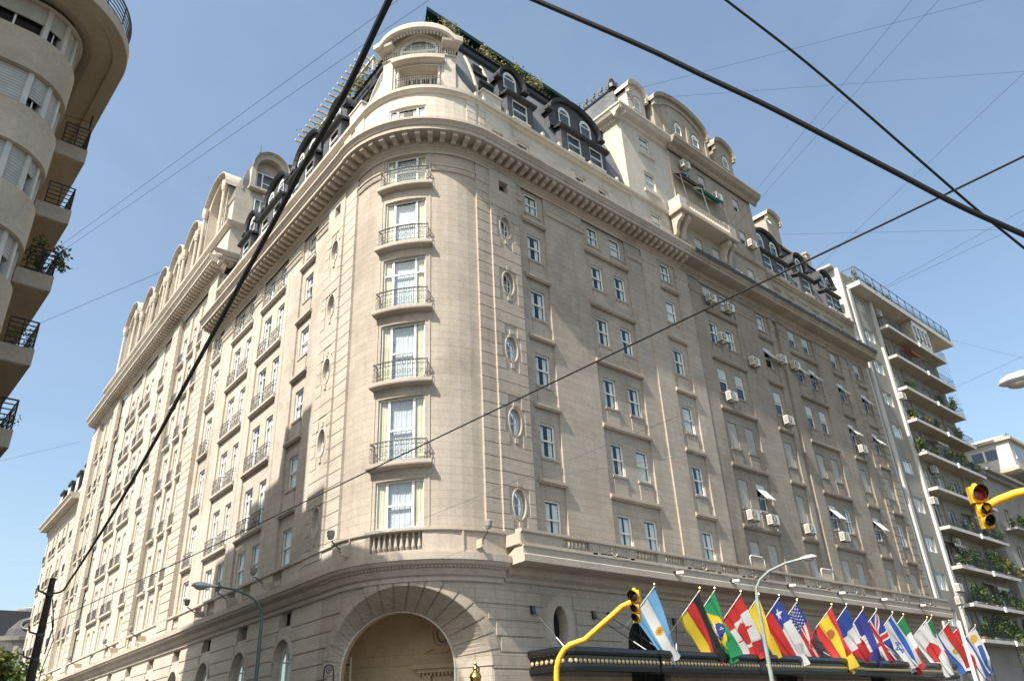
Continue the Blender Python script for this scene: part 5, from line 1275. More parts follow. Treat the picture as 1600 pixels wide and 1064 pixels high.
# hotel roof terrace hedges
for i, (s, w) in enumerate(((S_T+2.6, .9), (sX(20.8), .8), (sX(22.8), 1.1), (sX(25.2), 1.3), (sX(27.0), .7), (uL(29.2), 1.0), (uL(32.5), 1.0), (uL(37.5), 1.2))):
    c = P(s, -2.25, 38.3)
    lab = ['bush right beside the turret pediment on the hotel roof', 'low bush behind the cresting just left of the first black arched dormer', 'yellowish bush behind the cresting directly over the first black dormer', 'widest yellowish bush under the dark green canopy edge', 'small bush near the wide double black dormer on the roof', 'bush behind the roof cresting just left of the turret pediment', 'bush under the near end of the timber pergola', 'bush under the far end of the timber pergola'][i]
    plant('roof_bush', tuple(c), (w, .5 if i < 5 else w, 1.3), int(700*w), lab, .085, (LEAFH, LEAFY, LEAFH, LEAF), 'bushes on the hotel roof terrace')
# ================================================================== white balcony building on the right
Wb = thing('white_balcony_building', (70, 24, 0), 'white apartment building with ten tiers of planted balconies and a glass railed roof', 'building')
wb = MB(); X0, X1 = 62.0, 81.0; Yw = 23.6
wb.face([(X0-.03, Yw-.3, 20), (X0-.03, Yw+14, 20), (X0-.03, Yw+14, 37.9), (X0-.03, Yw-.3, 37.9)], WPL)
wb.box(X0, X0+.3, Yw-.3, Yw+.2, 0, 37.9, WPL); wb.box(62.9, 63.35, Yw-.36, Yw+.2, 0, 36.0, WPL); wb.box(67.0, 67.4, Yw-.42, Yw+.2, 0, 36.1, WPL)
SL = [33.4, 30.4, 27.3, 24.3, 21.35, 18.3, 15.1, 12.0, 9.15, 6.55]
hol = []
def xwall(mb, x0, x1, z0, z1, y, hs, dp, mat):
    xs = sorted({x0, x1} | {h[0] for h in hs} | {h[1] for h in hs}); zz_ = sorted({z0, z1} | {h[2] for h in hs} | {h[3] for h in hs})
    for a, b in zip(xs, xs[1:]):
        for c, d in zip(zz_, zz_[1:]):
            if not any(h[0] < (a+b)/2 < h[1] and h[2] < (c+d)/2 < h[3] for h in hs): mb.face([(a, y, c), (b, y, c), (b, y, d), (a, y, d)], mat)
    for a, b, c, d in hs:
        for p_ in (((a, c), (b, c)), ((b, c), (b, d)), ((b, d), (a, d)), ((a, d), (a, c))): mb.face([(p_[0][0], y, p_[0][1]), (p_[1][0], y, p_[1][1]), (p_[1][0], y+dp, p_[1][1]), (p_[0][0], y+dp, p_[0][1])], mat)
hs = [(64.3, 66.1, z+.95, z+2.2) for z in SL]
xwall(wb, X0, 67.0, 0, 36.1, Yw-.2, hs, .2, GPL)  # grey on the window strip stands in for shade on white plaster
hs2 = []
for z in SL:
    for x in (68.1, 71.4, 74.8, 78.2): hs2.append((x, x+1.7, z+.02, z+2.15))
xwall(wb, 67.4, X1, 0, 36.1, Yw, hs2, .25, GPL)  # wall behind the balconies coloured grey to imitate the shade there
for x in (70.7, 77.6): wb.tube([(x, Yw-.06, 2), (x, Yw-.06, 34)], .05, GPL, 6)
wb.face([(X1, Yw, 0), (X1, Yw+16, 0), (X1, Yw+16, 36.1), (X1, Yw, 36.1)], GPL)
wb.face([(X0, Yw+14, 0), (X1, Yw+14, 0), (X1, Yw+14, 36), (X0, Yw+14, 36)], WPL)
wb.box(61.3, 66.0, Yw, Yw+4.5, 38.0, 38.2, WPL); wb.box(62.2, 65.5, Yw+1, Yw+4, 36, 38, WPL)
wb.build('wall', Wb)
def small_win(w, h, k=2):
    f, p = MB(), MB(); e = .06
    for a, b, c, d in ((-w/2, -w/2+e, 0, h), (w/2-e, w/2, 0, h), (-w/2+e, w/2-e, 0, e), (-w/2+e, w/2-e, h-e, h)): f.box(a, b, -.03, .04, c, d, WHITE)
    for i in range(1, k): x = -w/2+w*i/k; f.box(x-.03, x+.03, -.03, .03, e, h-e, WHITE)
    p.face([(-w/2+e, 0, e), (w/2-e, 0, e), (w/2-e, 0, h-e), (-w/2+e, 0, h-e)], GLASS)
    f.face([(-w/2, .3, 0), (w/2, .3, 0), (w/2, .3, h), (-w/2, .3, h)], DARK)
    c = curtain_mb(w-.1, h-.1, random.random() < .5)
    return f.mesh('window'), p.mesh('pane'), c.mesh('curtain')
sw1 = small_win(1.8, 1.25); sw2 = small_win(1.7, 2.13, 2)
for z in SL:
    a = link('window', sw1[0], Wb, Matrix.Translation((65.2, Yw-.08, z+.95))); link('pane', sw1[1], a); link('curtain', sw1[2], a)
    for x in (68.1, 71.4, 74.8, 78.2):
        a = link('balcony_door', sw2[0], Wb, Matrix.Translation((x+.85, Yw+.18, z+.02))); link('pane', sw2[1], a)
        if random.random() < .6: link('curtain', sw2[2], a)
bs = MB(); XL = 66.2-3.3
def slab_mesh():
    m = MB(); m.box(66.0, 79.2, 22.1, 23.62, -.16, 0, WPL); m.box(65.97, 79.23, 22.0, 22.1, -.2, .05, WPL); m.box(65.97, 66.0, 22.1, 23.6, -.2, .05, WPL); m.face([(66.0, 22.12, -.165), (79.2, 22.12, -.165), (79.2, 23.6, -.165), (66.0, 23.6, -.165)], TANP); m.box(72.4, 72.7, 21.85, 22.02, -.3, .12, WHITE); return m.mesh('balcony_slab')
# the slabs start where the photo shows their near corner, x = 63.2 at y = 22
def shiftx(me):
    for v in me.vertices: v.co.x = 67.45+(v.co.x-66.0)*1.006; v.co.y = 23.6-(23.6-v.co.y)*.75
    return me
def rail_mesh():
    m = MB()
    for z in (.1, .9): m.tube([(66.05, 23.6, z), (66.05, 22.06, z), (79.15, 22.06, z), (79.15, 23.6, z)], .02, IRON, 4)
    for i in range(112): x = 66.05+13.1*i/111; m.tube([(x, 22.06, .05), (x, 22.06, .9)], .009, IRON, 3, False)
    for i in range(10): y = 22.06+1.5*i/9; m.tube([(66.05, y, .05), (66.05, y, .9)], .009, IRON, 3, False)
    return m.mesh('railing')
def net_mesh():
    m = MB()
    for i in range(22): x = 66.1+13*i/21; m.tube([(x, 22.06, .9), (x, 22.06, 2.5)], .01, IRON, 3, False)
    for i in range(7): y = 22.06+1.5*i/6; m.tube([(66.06, y, .9), (66.06, y, 2.5)], .008, IRON, 3, False)
    for z in (1.4, 1.9, 2.4): m.tube([(66.06, 22.06, z), (79.1, 22.06, z)], .008, IRON, 3, False)
    return m.mesh('net')
sm_, rm_, nm_ = shiftx(slab_mesh()), shiftx(rail_mesh()), shiftx(net_mesh())
for k, z in enumerate(SL):
    a = link('balcony_slab', sm_, Wb, Matrix.Translation((0, 0, z))); link('railing', rm_, a)
    if k in (1, 2): link('net', nm_, a)
rs = MB(); rs.box(63.3, 84.2, 22.3, 30, 36.15, 36.4, WPL); rs.box(63.28, 84.22, 22.25, 22.3, 36.1, 36.55, WPL); rs.box(63.25, 63.3, 22.3, 30, 36.1, 36.55, WPL); rs.face([(63.3, 22.32, 36.145), (84.1, 22.32, 36.145), (84.1, 23.6, 36.145), (63.3, 23.6, 36.145)], CPL); rs.build('roof_slab', Wb)
BLUEG = simple('blue_glass_panel', (.12, .25, .38), .15, 0, .1, spec=.6)
rr_ = MB()
for z in (37.0, 38.1): rr_.tube([(63.4, 25, z), (63.4, 22.4, z), (84.1, 22.4, z), (84.1, 25, z)], .035, IRON, 5)
for i in range(13): x = 63.4+20.7*i/12; rr_.tube([(x, 22.4, 36.5), (x, 22.4, 38.1)], .04, IRON, 5)
for i in range(110): x = 63.4+20.7*i/109; rr_.tube([(x, 22.4, 36.5), (x, 22.4, 37.5)], .009, IRON, 3, False)
rr_.build('roof_railing', Wb)
gp = MB()
for i in range(6, 12): x = 63.4+20.7*i/12; gp.face([(x+.05, 22.42, 36.6), (x+1.67, 22.42, 36.6), (x+1.67, 22.42, 38.0), (x+.05, 22.42, 38.0)], GLASS)
gp.build('glass_panel', Wb)
en = MB(); e0 = 33.45; en.box(74.0, 74.1, 22.5, 23.5, e0, 36.1, CPL); en.box(74.0, 77.6, 22.45, 22.55, e0+2.1, 36.1, WHITE); en.box(74.0, 77.6, 22.45, 22.55, e0, e0+.5, WHITE)
for i in range(5): en.box(74.0+.9*i-.02, 74.06+.9*i, 22.45, 22.55, e0+.5, e0+2.1, WHITE)
en.face([(74.0, 22.52, e0+.5), (77.6, 22.52, e0+.5), (77.6, 22.52, e0+2.1), (74.0, 22.52, e0+2.1)], GLASS); en.build('glazed_enclosure', Wb)
# awnings, blinds and furniture on the balconies
ORA = simple('faded_red_awning', (.40, .10, .05), .9); BLN = simple('canvas_blind', (.38, .36, .30), .9)
for k, x0, x1, m_ in ((1, 72.0, 74.8, ORA), (4, 71.5, 73.8, BLN), (6, 74.6, 77.0, BLN), (7, 67.9, 70.2, BLN), (8, 74.6, 77.2, BLN)):
    m = MB(); z = SL[k]+2.25; m.face([(x0, 23.5, z), (x1, 23.5, z), (x1, 22.6, z-.45), (x0, 22.6, z-.45)], m_); m.face([(x0, 22.6, z-.45), (x1, 22.6, z-.45), (x1, 22.6, z-.65), (x0, 22.6, z-.65)], m_); m.tube([(x0, 23.5, z+.02), (x1, 23.5, z+.02)], .06, m_, 6); m.build('awning', Wb)
# plants on the balconies
PLW = [(0, 72.5, .5), (2, 66.2, .5), (2, 73.5, .7), (2, 76.5, .8), (3, 64.4, .45), (3, 67.6, .4), (3, 70, .5), (3, 75.4, .6), (4, 64.6, .5), (4, 66.8, .4), (4, 70.6, .55), (4, 74.4, .9), (4, 77, .7), (5, 68, .3), (5, 72.4, .4), (6, 69.6, .4), (6, 74.6, .6), (6, 77, .7), (7, 64.8, .4), (7, 66.9, .85), (7, 69.4, .9), (7, 73.4, 1.0), (7, 76, 1.1), (7, 78, .8), (8, 66.4, .7), (8, 68.2, .9), (8, 71, .6), (8, 74, .8), (8, 77.0, .7), (9, 65.6, .6), (9, 68.3, .8), (9, 71, 1.1), (9, 73.6, 1.0), (9, 77, .9)]
ORD = ['top', 'second', 'third', 'fourth', 'fifth', 'sixth', 'seventh', 'eighth', 'ninth', 'tenth']
cnt = {}
for k, x, r in PLW: cnt.setdefault(k, []).append(x)
PO = ['leftmost', 'second from the left', 'third from the left', 'fourth from the left', 'fifth from the left', 'sixth from the left']
for k, x, r in PLW:
    i = cnt[k].index(x); sz = 'large' if r > .75 else 'mid sized' if r > .45 else 'small'
    plant('balcony_plant', (67.9+(x-64.4)*12.4/13.6, 22.75, SL[k]+.3), (r*1.25, .28, r*1.4), int(420*r)+90, f'{sz} green plant, {PO[i]} on the {ORD[k]} balcony of the white building', .10, (LEAF, LEAFD, LEAFY) if k < 8 else (LEAF, LEAFD), 'plants on the white balconies', TERRA if (k+i) % 3 == 0 else WPL)
for i, (x, r, h) in enumerate(((65.2, .7, 1.6), (66.8, .6, 1.2), (68.6, .4, .8), (70.2, .6, .7), (71.8, .8, .8), (73.6, .6, .7))):
    plant('roof_plant', (x-1, 22.8, 36.6), (r, .3, h), int(300*r), f'plant on the white building roof edge, {PO[i]}', .09, (LEAF, LEAFY), 'plants on the white roof', TERRA if i < 2 else None)
# ================================================================== buildings further right
F1 = thing('cream_penthouse_building', (98, 26, 0), 'cream building with a long band of penthouse windows, seen past the white balconies', 'building')
fm = MB()
fm.box(92.5, 125, 23.5, 40, 0, 20.5, WPL); fm.box(91.2, 125, 22.2, 40, 24.3, 27.2, WPL); fm.box(93.0, 125, 24, 40, 20.5, 24.3, WPL); fm.box(90.9, 125, 21.8, 40, 27.2, 27.5, CPL); fm.box(90.8, 125, 21.9, 22.4, 23.9, 24.3, CPL); fm.box(97.5, 125, 24, 40, 27.5, 29.6, WPL); fm.box(91.0, 93, 22.4, 39, 23.9, 24.3, CPL)
fm.build('wall', F1)
for i in range(9):
    fm = MB(); fm.box(92.2+i*2.6, 94.5+i*2.6, 22.12, 22.2, 25.3, 26.7, WHITE); fm.box(92.35+i*2.6, 93.3+i*2.6, 22.08, 22.13, 25.4, 26.6, simple('blue_dusk_pane', (.12, .16, .22), .1, spec=.7) if i == 0 else MATS['blue_dusk_pane']); fm.box(93.4+i*2.6, 94.35+i*2.6, 22.08, 22.13, 25.4, 26.6, MATS['blue_dusk_pane']); fm.build('window', F1)
for y in (23.6, 26.6): fm = MB(); fm.box(91.12, 91.2, y, y+2.4, 25.5, 26.5, MATS['blue_dusk_pane']); fm.box(91.08, 91.12, y+1.1, y+1.3, 25.4, 26.6, WHITE); fm.build('window', F1)
for i in range(5): fm = MB(); fm.box(94.5+i*4, 96.8+i*4, 23.95, 24.02, 21.5, 23.4, MATS['blue_dusk_pane']); fm.build('window', F1)
fm = MB(); fm.tube([(93, 22.6, 28.4), (104, 22.6, 28.4)], .04, IRON, 4)
for i in range(10): fm.tube([(93+i*1.2, 22.6, 27.5), (93+i*1.2, 22.6, 28.4)], .03, IRON, 4)
fm.build('roof_railing', F1)
F2 = thing('grey_apartment_building', (92, 24, 0), 'grey stone apartment house between the white balconies and the right edge', 'building')
fm = MB(); GH = 22.4
hs = [(x, x+1.3, z, z+2.2) for x in (85.5, 89.2, 93, 97, 101, 105) for z in (2.6, 6.2, 9.8, 13.4, 17.0)]
xwall(fm, 82.2, 112, 0, GH, 23.2, hs, .3, GPL); fm.box(82.1, 112, 22.4, 23.2, GH, GH+.25, GPL); fm.box(82.1, 112, 22.8, 23.2, GH-.4, GH, GPL); fm.box(82.1, 112, 22.9, 23.2, 12.6, 12.8, GPL)
fm.face([(82.2, 23.2, GH+.1), (112, 23.2, GH+.1), (112, 36, GH+.1), (82.2, 36, GH+.1)], GPL); fm.face([(82.2, 23.2, 0), (82.2, 36, 0), (82.2, 36, GH), (82.2, 23.2, GH)], GPL)
fm.build('wall', F2); gw = small_win(1.3, 2.2)
for a_, b_, c_, d_ in hs:
    a = link('window', gw[0], F2, Matrix.Translation(((a_+b_)/2, 23.42, c_))); link('pane', gw[1], a)
fm = MB()
for z, x0, x1 in ((17.0, 83.5, 96), (13.4, 84, 91)):
    fm.box(x0, x1, 22.0, 23.2, z-.2, z, GPL)
    for zz_ in (.1, .9): fm.tube([(x0, 22.05, z+zz_), (x1, 22.05, z+zz_)], .03, IRON, 4)
    for i in range(int((x1-x0)/.2)): fm.tube([(x0+.2*i, 22.05, z), (x0+.2*i, 22.05, z+.9)], .012, IRON, 3, False)
fm.build('balcony', F2)
for i, x in enumerate((84.5, 87.5, 91)): plant('balcony_plant', (x, 22.4, 17.2), (1.0, .3, .9), 170, f'dark plant on the grey building balcony, {PO[i]}', .12, (LEAFD, LEAFD, LEAF), 'plants on the grey balcony')
# domed building at far left
D1 = thing('domed_building', (22, 135, 0), 'distant building with dark domed slate roof at the lower left edge', 'building')
fm = MB(); cx, cy = 26.6, 134.0
fm.lathe([(6.8, 0), (6.8, 16.2), (7.2, 16.5), (7.3, 17.0), (6.6, 17.1)], GPL, 16, c=(cx, cy, 0)); fm.box(-8, cx, cy-6, cy+8, 0, 16.2, GPL)
for k in range(16):
    a = 2*pi*(k+.5)/16; M = Matrix.Translation((cx+6.68*cos(a), cy+6.68*sin(a), 0)) @ Matrix.Rotation(a+pi/2, 4, 'Z')
    for z in (2, 6, 10.5): fm.box(-.55, .55, -.1, .05, z, z+2.6, WHITE, M); fm.box(-.42, .42, -.14, -.1, z+.15, z+2.45, DARK, M)
fm.build('wall', D1); fm = MB()
fm.lathe([(6.6, 17.1), (6.4, 18.0), (5.7, 19.3), (4.6, 20.3), (3.4, 20.9), (2.6, 21.1), (0, 21.3)], simple_slate, 24, c=(cx, cy, 0)); fm.lathe([(2.6, 21.0), (2.7, 21.3), (1.4, 21.6), (0, 21.7)], STL, 16, c=(cx, cy, 0)); fm.box(-8, cx, cy-5, cy+6, 16.2, 20.4, simple_slate)
for a in (-1.9, -1.45, -2.4): fm.lathe([(.55, 0), (.62, .15), (.8, .18), (.8, 0)], GPL, 12, Matrix.Translation((cx+6.15*cos(a), cy+6.15*sin(a), 18.6)) @ Matrix.Rotation(a, 4, 'Z') @ Matrix.Rotation(radians(68), 4, 'Y'))
fm.build('dome', D1)
# ================================================================== trees
def tree(name, base, h, cr, n, label, mats=(LEAF, LEAFD, LEAFY), size=.16, lean=(0, 0)):
    t = thing(name, base, label, 'tree'); b = Vector(base); top = b+Vector((lean[0], lean[1], h*.62)); tm = MB()
    tm.tube([b, b.lerp(top, .5)+Vector((.1, .05, 0)), top], [.2, .15, .1], TWIG, 8); tips = []
    for i in range(10):
        a = random.uniform(0, 2*pi); e = b+Vector((lean[0], lean[1], h*random.uniform(.6, .98)))+Vector((cos(a), sin(a), 0))*cr*random.uniform(.35, .95); s = b.lerp(top, random.uniform(.6, 1))
        tm.tube([s, s.lerp(e, .5)+Vector((0, 0, .3)), e], [.07, .045, .02], TWIG, 5); tips.append(e); tips.append(s.lerp(e, .6)+Vector((0, 0, .4)))
    tm.build('trunk', t); c = MB()
    for i in range(n//60):
        e = random.choice(tips); foliage(c, e+Vector((random.gauss(0, .4), random.gauss(0, .4), random.gauss(0, .35))), (cr*.32, cr*.32, cr*.22), 60, random.choice(mats), size)
    c.build('crown', t); return t
tree('street_tree', (60.5, 15.6, 0), 6.6, 2.0, 3600, 'leafy tree with bright green branches at the lower right corner', (LEAF, LEAFY, LEAF), .13)
tree('street_tree', (13.6, 75, 0), 9.4, 3.4, 3600, 'green street tree at the lower left edge beneath the domed building', size=.28)
tree('street_tree', (15.0, 84, 0), 8.5, 3.0, 2400, 'green tree just behind the lower left edge tree', size=.28)
# ================================================================== air conditioners on the sooty wall
def ac_parts():
    b, f, k = MB(), MB(), MB()
    b.box(-.4, .4, -.32, 0, 0, .56, ACM); 
    for i in range(9): b.box(-.402, -.401, -.3, -.04, .06+i*.05, .08+i*.05, DARK)
    f.lathe([(.0, 0), (.2, 0), (.2, .012), (.215, .02)], DARK, 16, Matrix.Translation((-.12, -.325, .28)) @ Matrix.Rotation(pi/2, 4, 'X'))
    for i in range(6): f.box(-.2, .2, -.003, .003, -.012, .012, ACM, Matrix.Translation((-.12, -.345, .28)) @ Matrix.Rotation(pi*i/6, 4, 'Y'))
    for x in (-.3, .3): k.box(x-.02, x+.02, -.34, .1, -.05, 0, IRONL); k.tube([(x, -.3, -.03), (x, .08, -.3)], .015, IRONL, 4)
    k.box(-.33, .33, .06, .1, -.05, 0, IRONL); k.tube([(.3, .05, 0), (.36, -.1, .1), (.5, -.05, .05), (.52, .05, -.25)], .02, WHITE, 5)
    return b.mesh('casing'), f.mesh('fan_grille'), k.mesh('bracket')
AC = ac_parts()
AL = [(39.74, 23.45, 'under the second window from the top of the first sooty column'), (39.45, 19.3, 'tan one under the half closed shutter beside the clean wall'), (39.22, 26.2, 'highest on the first sooty column, left one of two'), (41.25, 26.15, 'highest on the first sooty column, right one of two'), (43.12, 22.7, 'small one alone on bare wall between two columns'), (45.99, 19.2, 'pale one on the single window column below the tilted shutter'), (47.0, 24.0, 'small one right of the uppermost tilted shutter'), (48.8, 24.0, 'dark one just left of a pair of tilted shutters'), (56.43, 19.25, 'on the last single column, below a tilted shutter'), (39.29, 11.95, 'left of the pair low above the balustrade'), (41.37, 11.95, 'right of the pair low above the balustrade, under a tilted shutter'), (45.57, 11.95, 'standing on the lowest shelf of the single column'), (49.99, 12.0, 'below the tilted shutter of the far paired column')]
proto = None
def place_ac(M, label, group='air conditioners on the sooty wall', sc=1.):
    global proto
    if proto is None:
        r = thing('air_conditioner', (0, 0, 0), label, 'air conditioner', group)
        for n, m in zip(('casing', 'fan_grille', 'bracket'), AC): link(n, m, r)
        proto = r
    else:
        r = proto.copy(); COL.objects.link(r)
        for ch in list(proto.children): c = ch.copy(); COL.objects.link(c); c.parent = r; c.matrix_parent_inverse = Matrix.Identity(4)
        r['label'] = label; r['group'] = group
    r.matrix_basis = M @ Matrix.Scale(sc, 4); return r
for x, z, l in AL: place_ac(FM(sX(x), .2, z), 'air conditioner '+l)
for x, z, l in ((38.9, 37.0, 'beside the tower top window above the rusty awning'), (42.5, 35.9, 'dark one right of the green tower awning'), (42.7, 33.2, 'small one on the right end of the tower balcony'), (46.2, 33.3, 'at the far edge of the tower under its last window'), (43.1, 29.4, 'large one standing on the cornice under the tower balcony')): place_ac(FM(sX(x), .35, z), 'air conditioner '+l, 'air conditioners on the tower')
for x, z in ((43.7, 5.55), (44.2, 4.75)): place_ac(Matrix.Translation((x, 22.6, z)), 'fan unit '+('upper' if z > 5 else 'lower')+' of the two stacked on the black canopy behind the Spanish flag', 'fan units on the canopy', 1.3)
for x, y, z, l in ((68.4, 23.4, 35.0, 'high on the white building beside its top window'), (67.9, 22.9, 26.0, 'on the white building pier beside the fourth balcony'), (67.9, 22.9, 16.8, 'on the white pier under the seventh balcony'), (67.6, 22.9, 10.0, 'upper of two on the white pier near the flags'), (66.9, 22.9, 9.0, 'lower of two on the white pier near the flags'), (70.4, 23.4, 20.2, 'dark one under the sixth balcony ceiling'), (70.4, 23.4, 14.0, 'under the eighth balcony ceiling beside the door')): place_ac(Matrix.Translation((x-1.2 if y < 23 else x, y, z)), 'air conditioner '+l, 'air conditioners on the white building')
# ================================================================== floodlights
def flood_geo():
    h, b = MB(), MB()
    h.lathe([(.0, 0), (.09, .01), (.14, .12), (.155, .3), (.12, .34), (0, .35)], GPL, 12, Matrix.Translation((0, -.95, .35)))
    b.tube([(0, 0, 0), (0, -.5, .05), (0, -.9, .3)], .03, IRONL, 5); b.box(-.05, .05, -.45, 0, -.2, .12, CPL)
    b.tube([(0, 0, -.2), (0, -.5, -.05)], .025, IRONL, 4)
    return h.mesh('lamp_head'), b.mesh('arm')
FG = flood_geo(); fp = None
FLS = [((-5.9, .3), 'left floodlight of the two at the turret foot'), ((-.9, .3), 'right floodlight of the two at the turret foot')]
FLU = [6.3, 10.9, 15.6, 26.6, 33.3, 44.4, 55.5]
FP2 = ['nearest to the turret', 'second from the turret', 'third from the turret, above the street lamp head', 'fourth from the turret', 'fifth from the turret', 'sixth from the turret', 'seventh and farthest from the turret']
def place2(proto, parts, name, M, label, cat, group):
    if proto is None:
        r = thing(name, (0, 0, 0), label, cat, group)
        for n, m in parts: link(n, m, r)
        proto = r
    else:
        r = proto.copy(); COL.objects.link(r)
        for ch in list(proto.children): c = ch.copy(); COL.objects.link(c); c.parent = r; c.matrix_parent_inverse = Matrix.Identity(4)
        r['label'] = label; r['group'] = group
    r.matrix_basis = M; return proto
for (s, o), l in FLS: fp = place2(fp, (('lamp_head', FG[0]), ('arm', FG[1])), 'floodlight', FM(s, o, 8.4), l, 'floodlight', 'floodlights along the turret and side front')
for u, l in zip(FLU, FP2): fp = place2(fp, (), 'floodlight', FM(sU(u), .25, 8.35), 'floodlight on the side street ledge, '+l, 'floodlight', 'floodlights along the turret and side front')
sg = MB(); sg.box(-.1, .1, -.24, .1, 0, .13, ACM, Matrix.Rotation(.5, 4, 'Z')); sg2 = MB(); sg2.box(-.09, .09, .1, .3, -.02, .15, DARK, Matrix.Rotation(.5, 4, 'Z')); sp_ = None; sgm = (('lamp_head', sg.mesh('lamp_head')), ('visor', sg2.mesh('visor')))
for i, x in enumerate((30.1, 34.6, 40.0, 45.5, 50.9, 56.6)): sp_ = place2(sp_, sgm, 'spotlight', FM(sX(x), 1.4, 8.0 if i < 2 else 8.2), f'white spotlight on the avenue balcony ledge above the flags, {PO[i]}', 'spotlight', 'spotlights on the balcony ledge')
# ================================================================== flags
def hx(r, g, b): return tuple(((c/255+.055)/1.055)**2.4 if c/255 > .04 else c/255/12.92 for c in (r, g, b))
WHT = (.80, .80, .78); RED = (.62, .02, .02); BLU = (.02, .05, .33); GRN = (.0, .20, .06); YELW = (.80, .58, .02); BLK = (.012, .012, .012)
def star(u, v, cu, cv, r, n=5, ar=1.5, rot=0.):
    du, dv = u-cu, (v-cv)*ar; d = sqrt(du*du+dv*dv)
    if d > r: return False
    if d < r*.35: return True
    a = (atan2(dv, -du)+rot) % (2*pi/n); a = min(a, 2*pi/n-a); k = .42 if n == 5 else .6
    return d*cos(a-.0)+d*sin(a)*(r-r*k*cos(pi/n))/(r*k*sin(pi/n)) < r
def disc(u, v, cu, cv, r, ar=1.5): return (u-cu)**2+((v-cv)*ar)**2 < r*r
def f_arg(u, v):
    if disc(u, v, .5, .5, .10): return (.75, .42, .03) if not disc(u, v, .5, .5, .05) else (.45, .2, .02)
    return WHT if 1/3 < u < 2/3 else (.16, .42, .72)
def f_ger(u, v): return BLK if u < 1/3 else RED if u < 2/3 else YELW
def f_bra(u, v):
    if disc(u, v, .5, .5, .22): return WHT if abs(((u-.5)-(v-.5)*.35)+.03) < .025 or random.random() < .05 else (.01, .04, .25)
    return YELW if abs(u-.5)/.4+abs(v-.5)/.38 < 1 else (.0, .27, .09)
MAPLE = [(-.01, .5), (0, .5), (.085, .33), (.17, .37), (.13, .13), (.235, .245), (.265, .18), (.40, .21), (.355, .08), (.42, .03), (.21, -.16), (.235, -.235), (.03, -.205), (.03, -.42), (-.01, -.42)]
def f_can(u, v):
    if v < .25 or v > .75: return RED
    x, y = abs(v-.5)*2.1, (.5-u)*1.12; ins = False
    for (x0, y0), (x1, y1) in zip(MAPLE, MAPLE[1:]+MAPLE[:1]):
        if (y0 > y) != (y1 > y) and x < (x1-x0)*(y-y0)/(y1-y0)+x0: ins = not ins
    return RED if ins else WHT
def f_col(u, v): return YELW if u < .5 else BLU if u < .75 else RED
def f_chi(u, v):
    if u > .5: return RED
    if v < .34: return WHT if star(u, v, .25, .17, .15) else BLU
    return WHT
def f_usa(u, v):
    if u < 7/13 and v < .4:
        a, b = u*13/7*9, v/.4*11
        i, j = int(a), int(b); return WHT if (i+j) % 2 == 1 and (a-i-.5)**2+(b-j-.5)**2 < .16 and 0 < i < 9 else BLU
    return RED if int(u*13) % 2 == 0 else WHT
def f_esp(u, v):
    if disc(u, v, .5, .3, .12) : return (.45, .12, .03)
    return RED if u < .25 or u > .75 else YELW
def f_fra(u, v): return (.02, .08, .42) if v < 1/3 else WHT if v < 2/3 else RED
def f_blue(u, v):
    if disc(u, v, .5, .5, .27): return (.5, .5, .52) if (abs(v-.5) < .012 or (disc(u, v, .46, .52, .17) and not disc(u, v, .46, .52, .14))) else WHT
    return (.025, .04, .30)
def f_uk(u, v):
    x, y = (v-.5)*2, (u-.5)
    if abs(y) < .1 or abs(x) < .1*1.: return RED
    if abs(y) < .166 or abs(x) < .166: return WHT
    d = abs(abs(y)-abs(x)*.5)
    return RED if d < .035 else WHT if d < .1 else BLU
def f_isr(u, v):
    if .12 < u < .26 or .74 < u < .88: return (.02, .12, .55)
    du, dv = (u-.5), (v-.5)*1.45
    for sg_ in (1, -1):
        t = [(sg_*.20*cos(2*pi*k/3), .20*sin(2*pi*k/3)) for k in range(3)]
        for k in range(3):
            (a, b), (c, d) = t[k], t[(k+1) % 3]; L2 = (c-a)**2+(d-b)**2; q = max(0, min(1, ((du-a)*(c-a)+(dv-b)*(d-b))/L2))
            if (du-a-q*(c-a))**2+(dv-b-q*(d-b))**2 < .017**2: return (.02, .12, .55)
    return WHT
def f_ita(u, v): return GRN if v < 1/3 else WHT if v < 2/3 else RED
def f_jpn(u, v): return RED if disc(u, v, .5, .5, .30) else WHT
def f_mex(u, v): return (.18, .10, .03) if disc(u, v, .5, .5, .12) else f_ita(u, v)
def f_par(u, v):
    if disc(u, v, .5, .5, .1): return (.3, .4, .1) if not disc(u, v, .5, .5, .06) else YELW
    return RED if u < 1/3 else WHT if u < 2/3 else (.03, .14, .50)
def f_per(u, v):
    if disc(u, v, .5, .5, .17): return (.55, .06, .02) if int(u*30+v*20) % 3 else (.6, .35, .05)
    return RED if v < 1/3 or v > 2/3 else WHT
def f_uru(u, v):
    if u < 5/9 and v < .36: return (.75, .45, .03) if disc(u, v, 2.5/9, .18, .15) else WHT
    return WHT if int(u*9) % 2 == 0 else (.03, .10, .38)
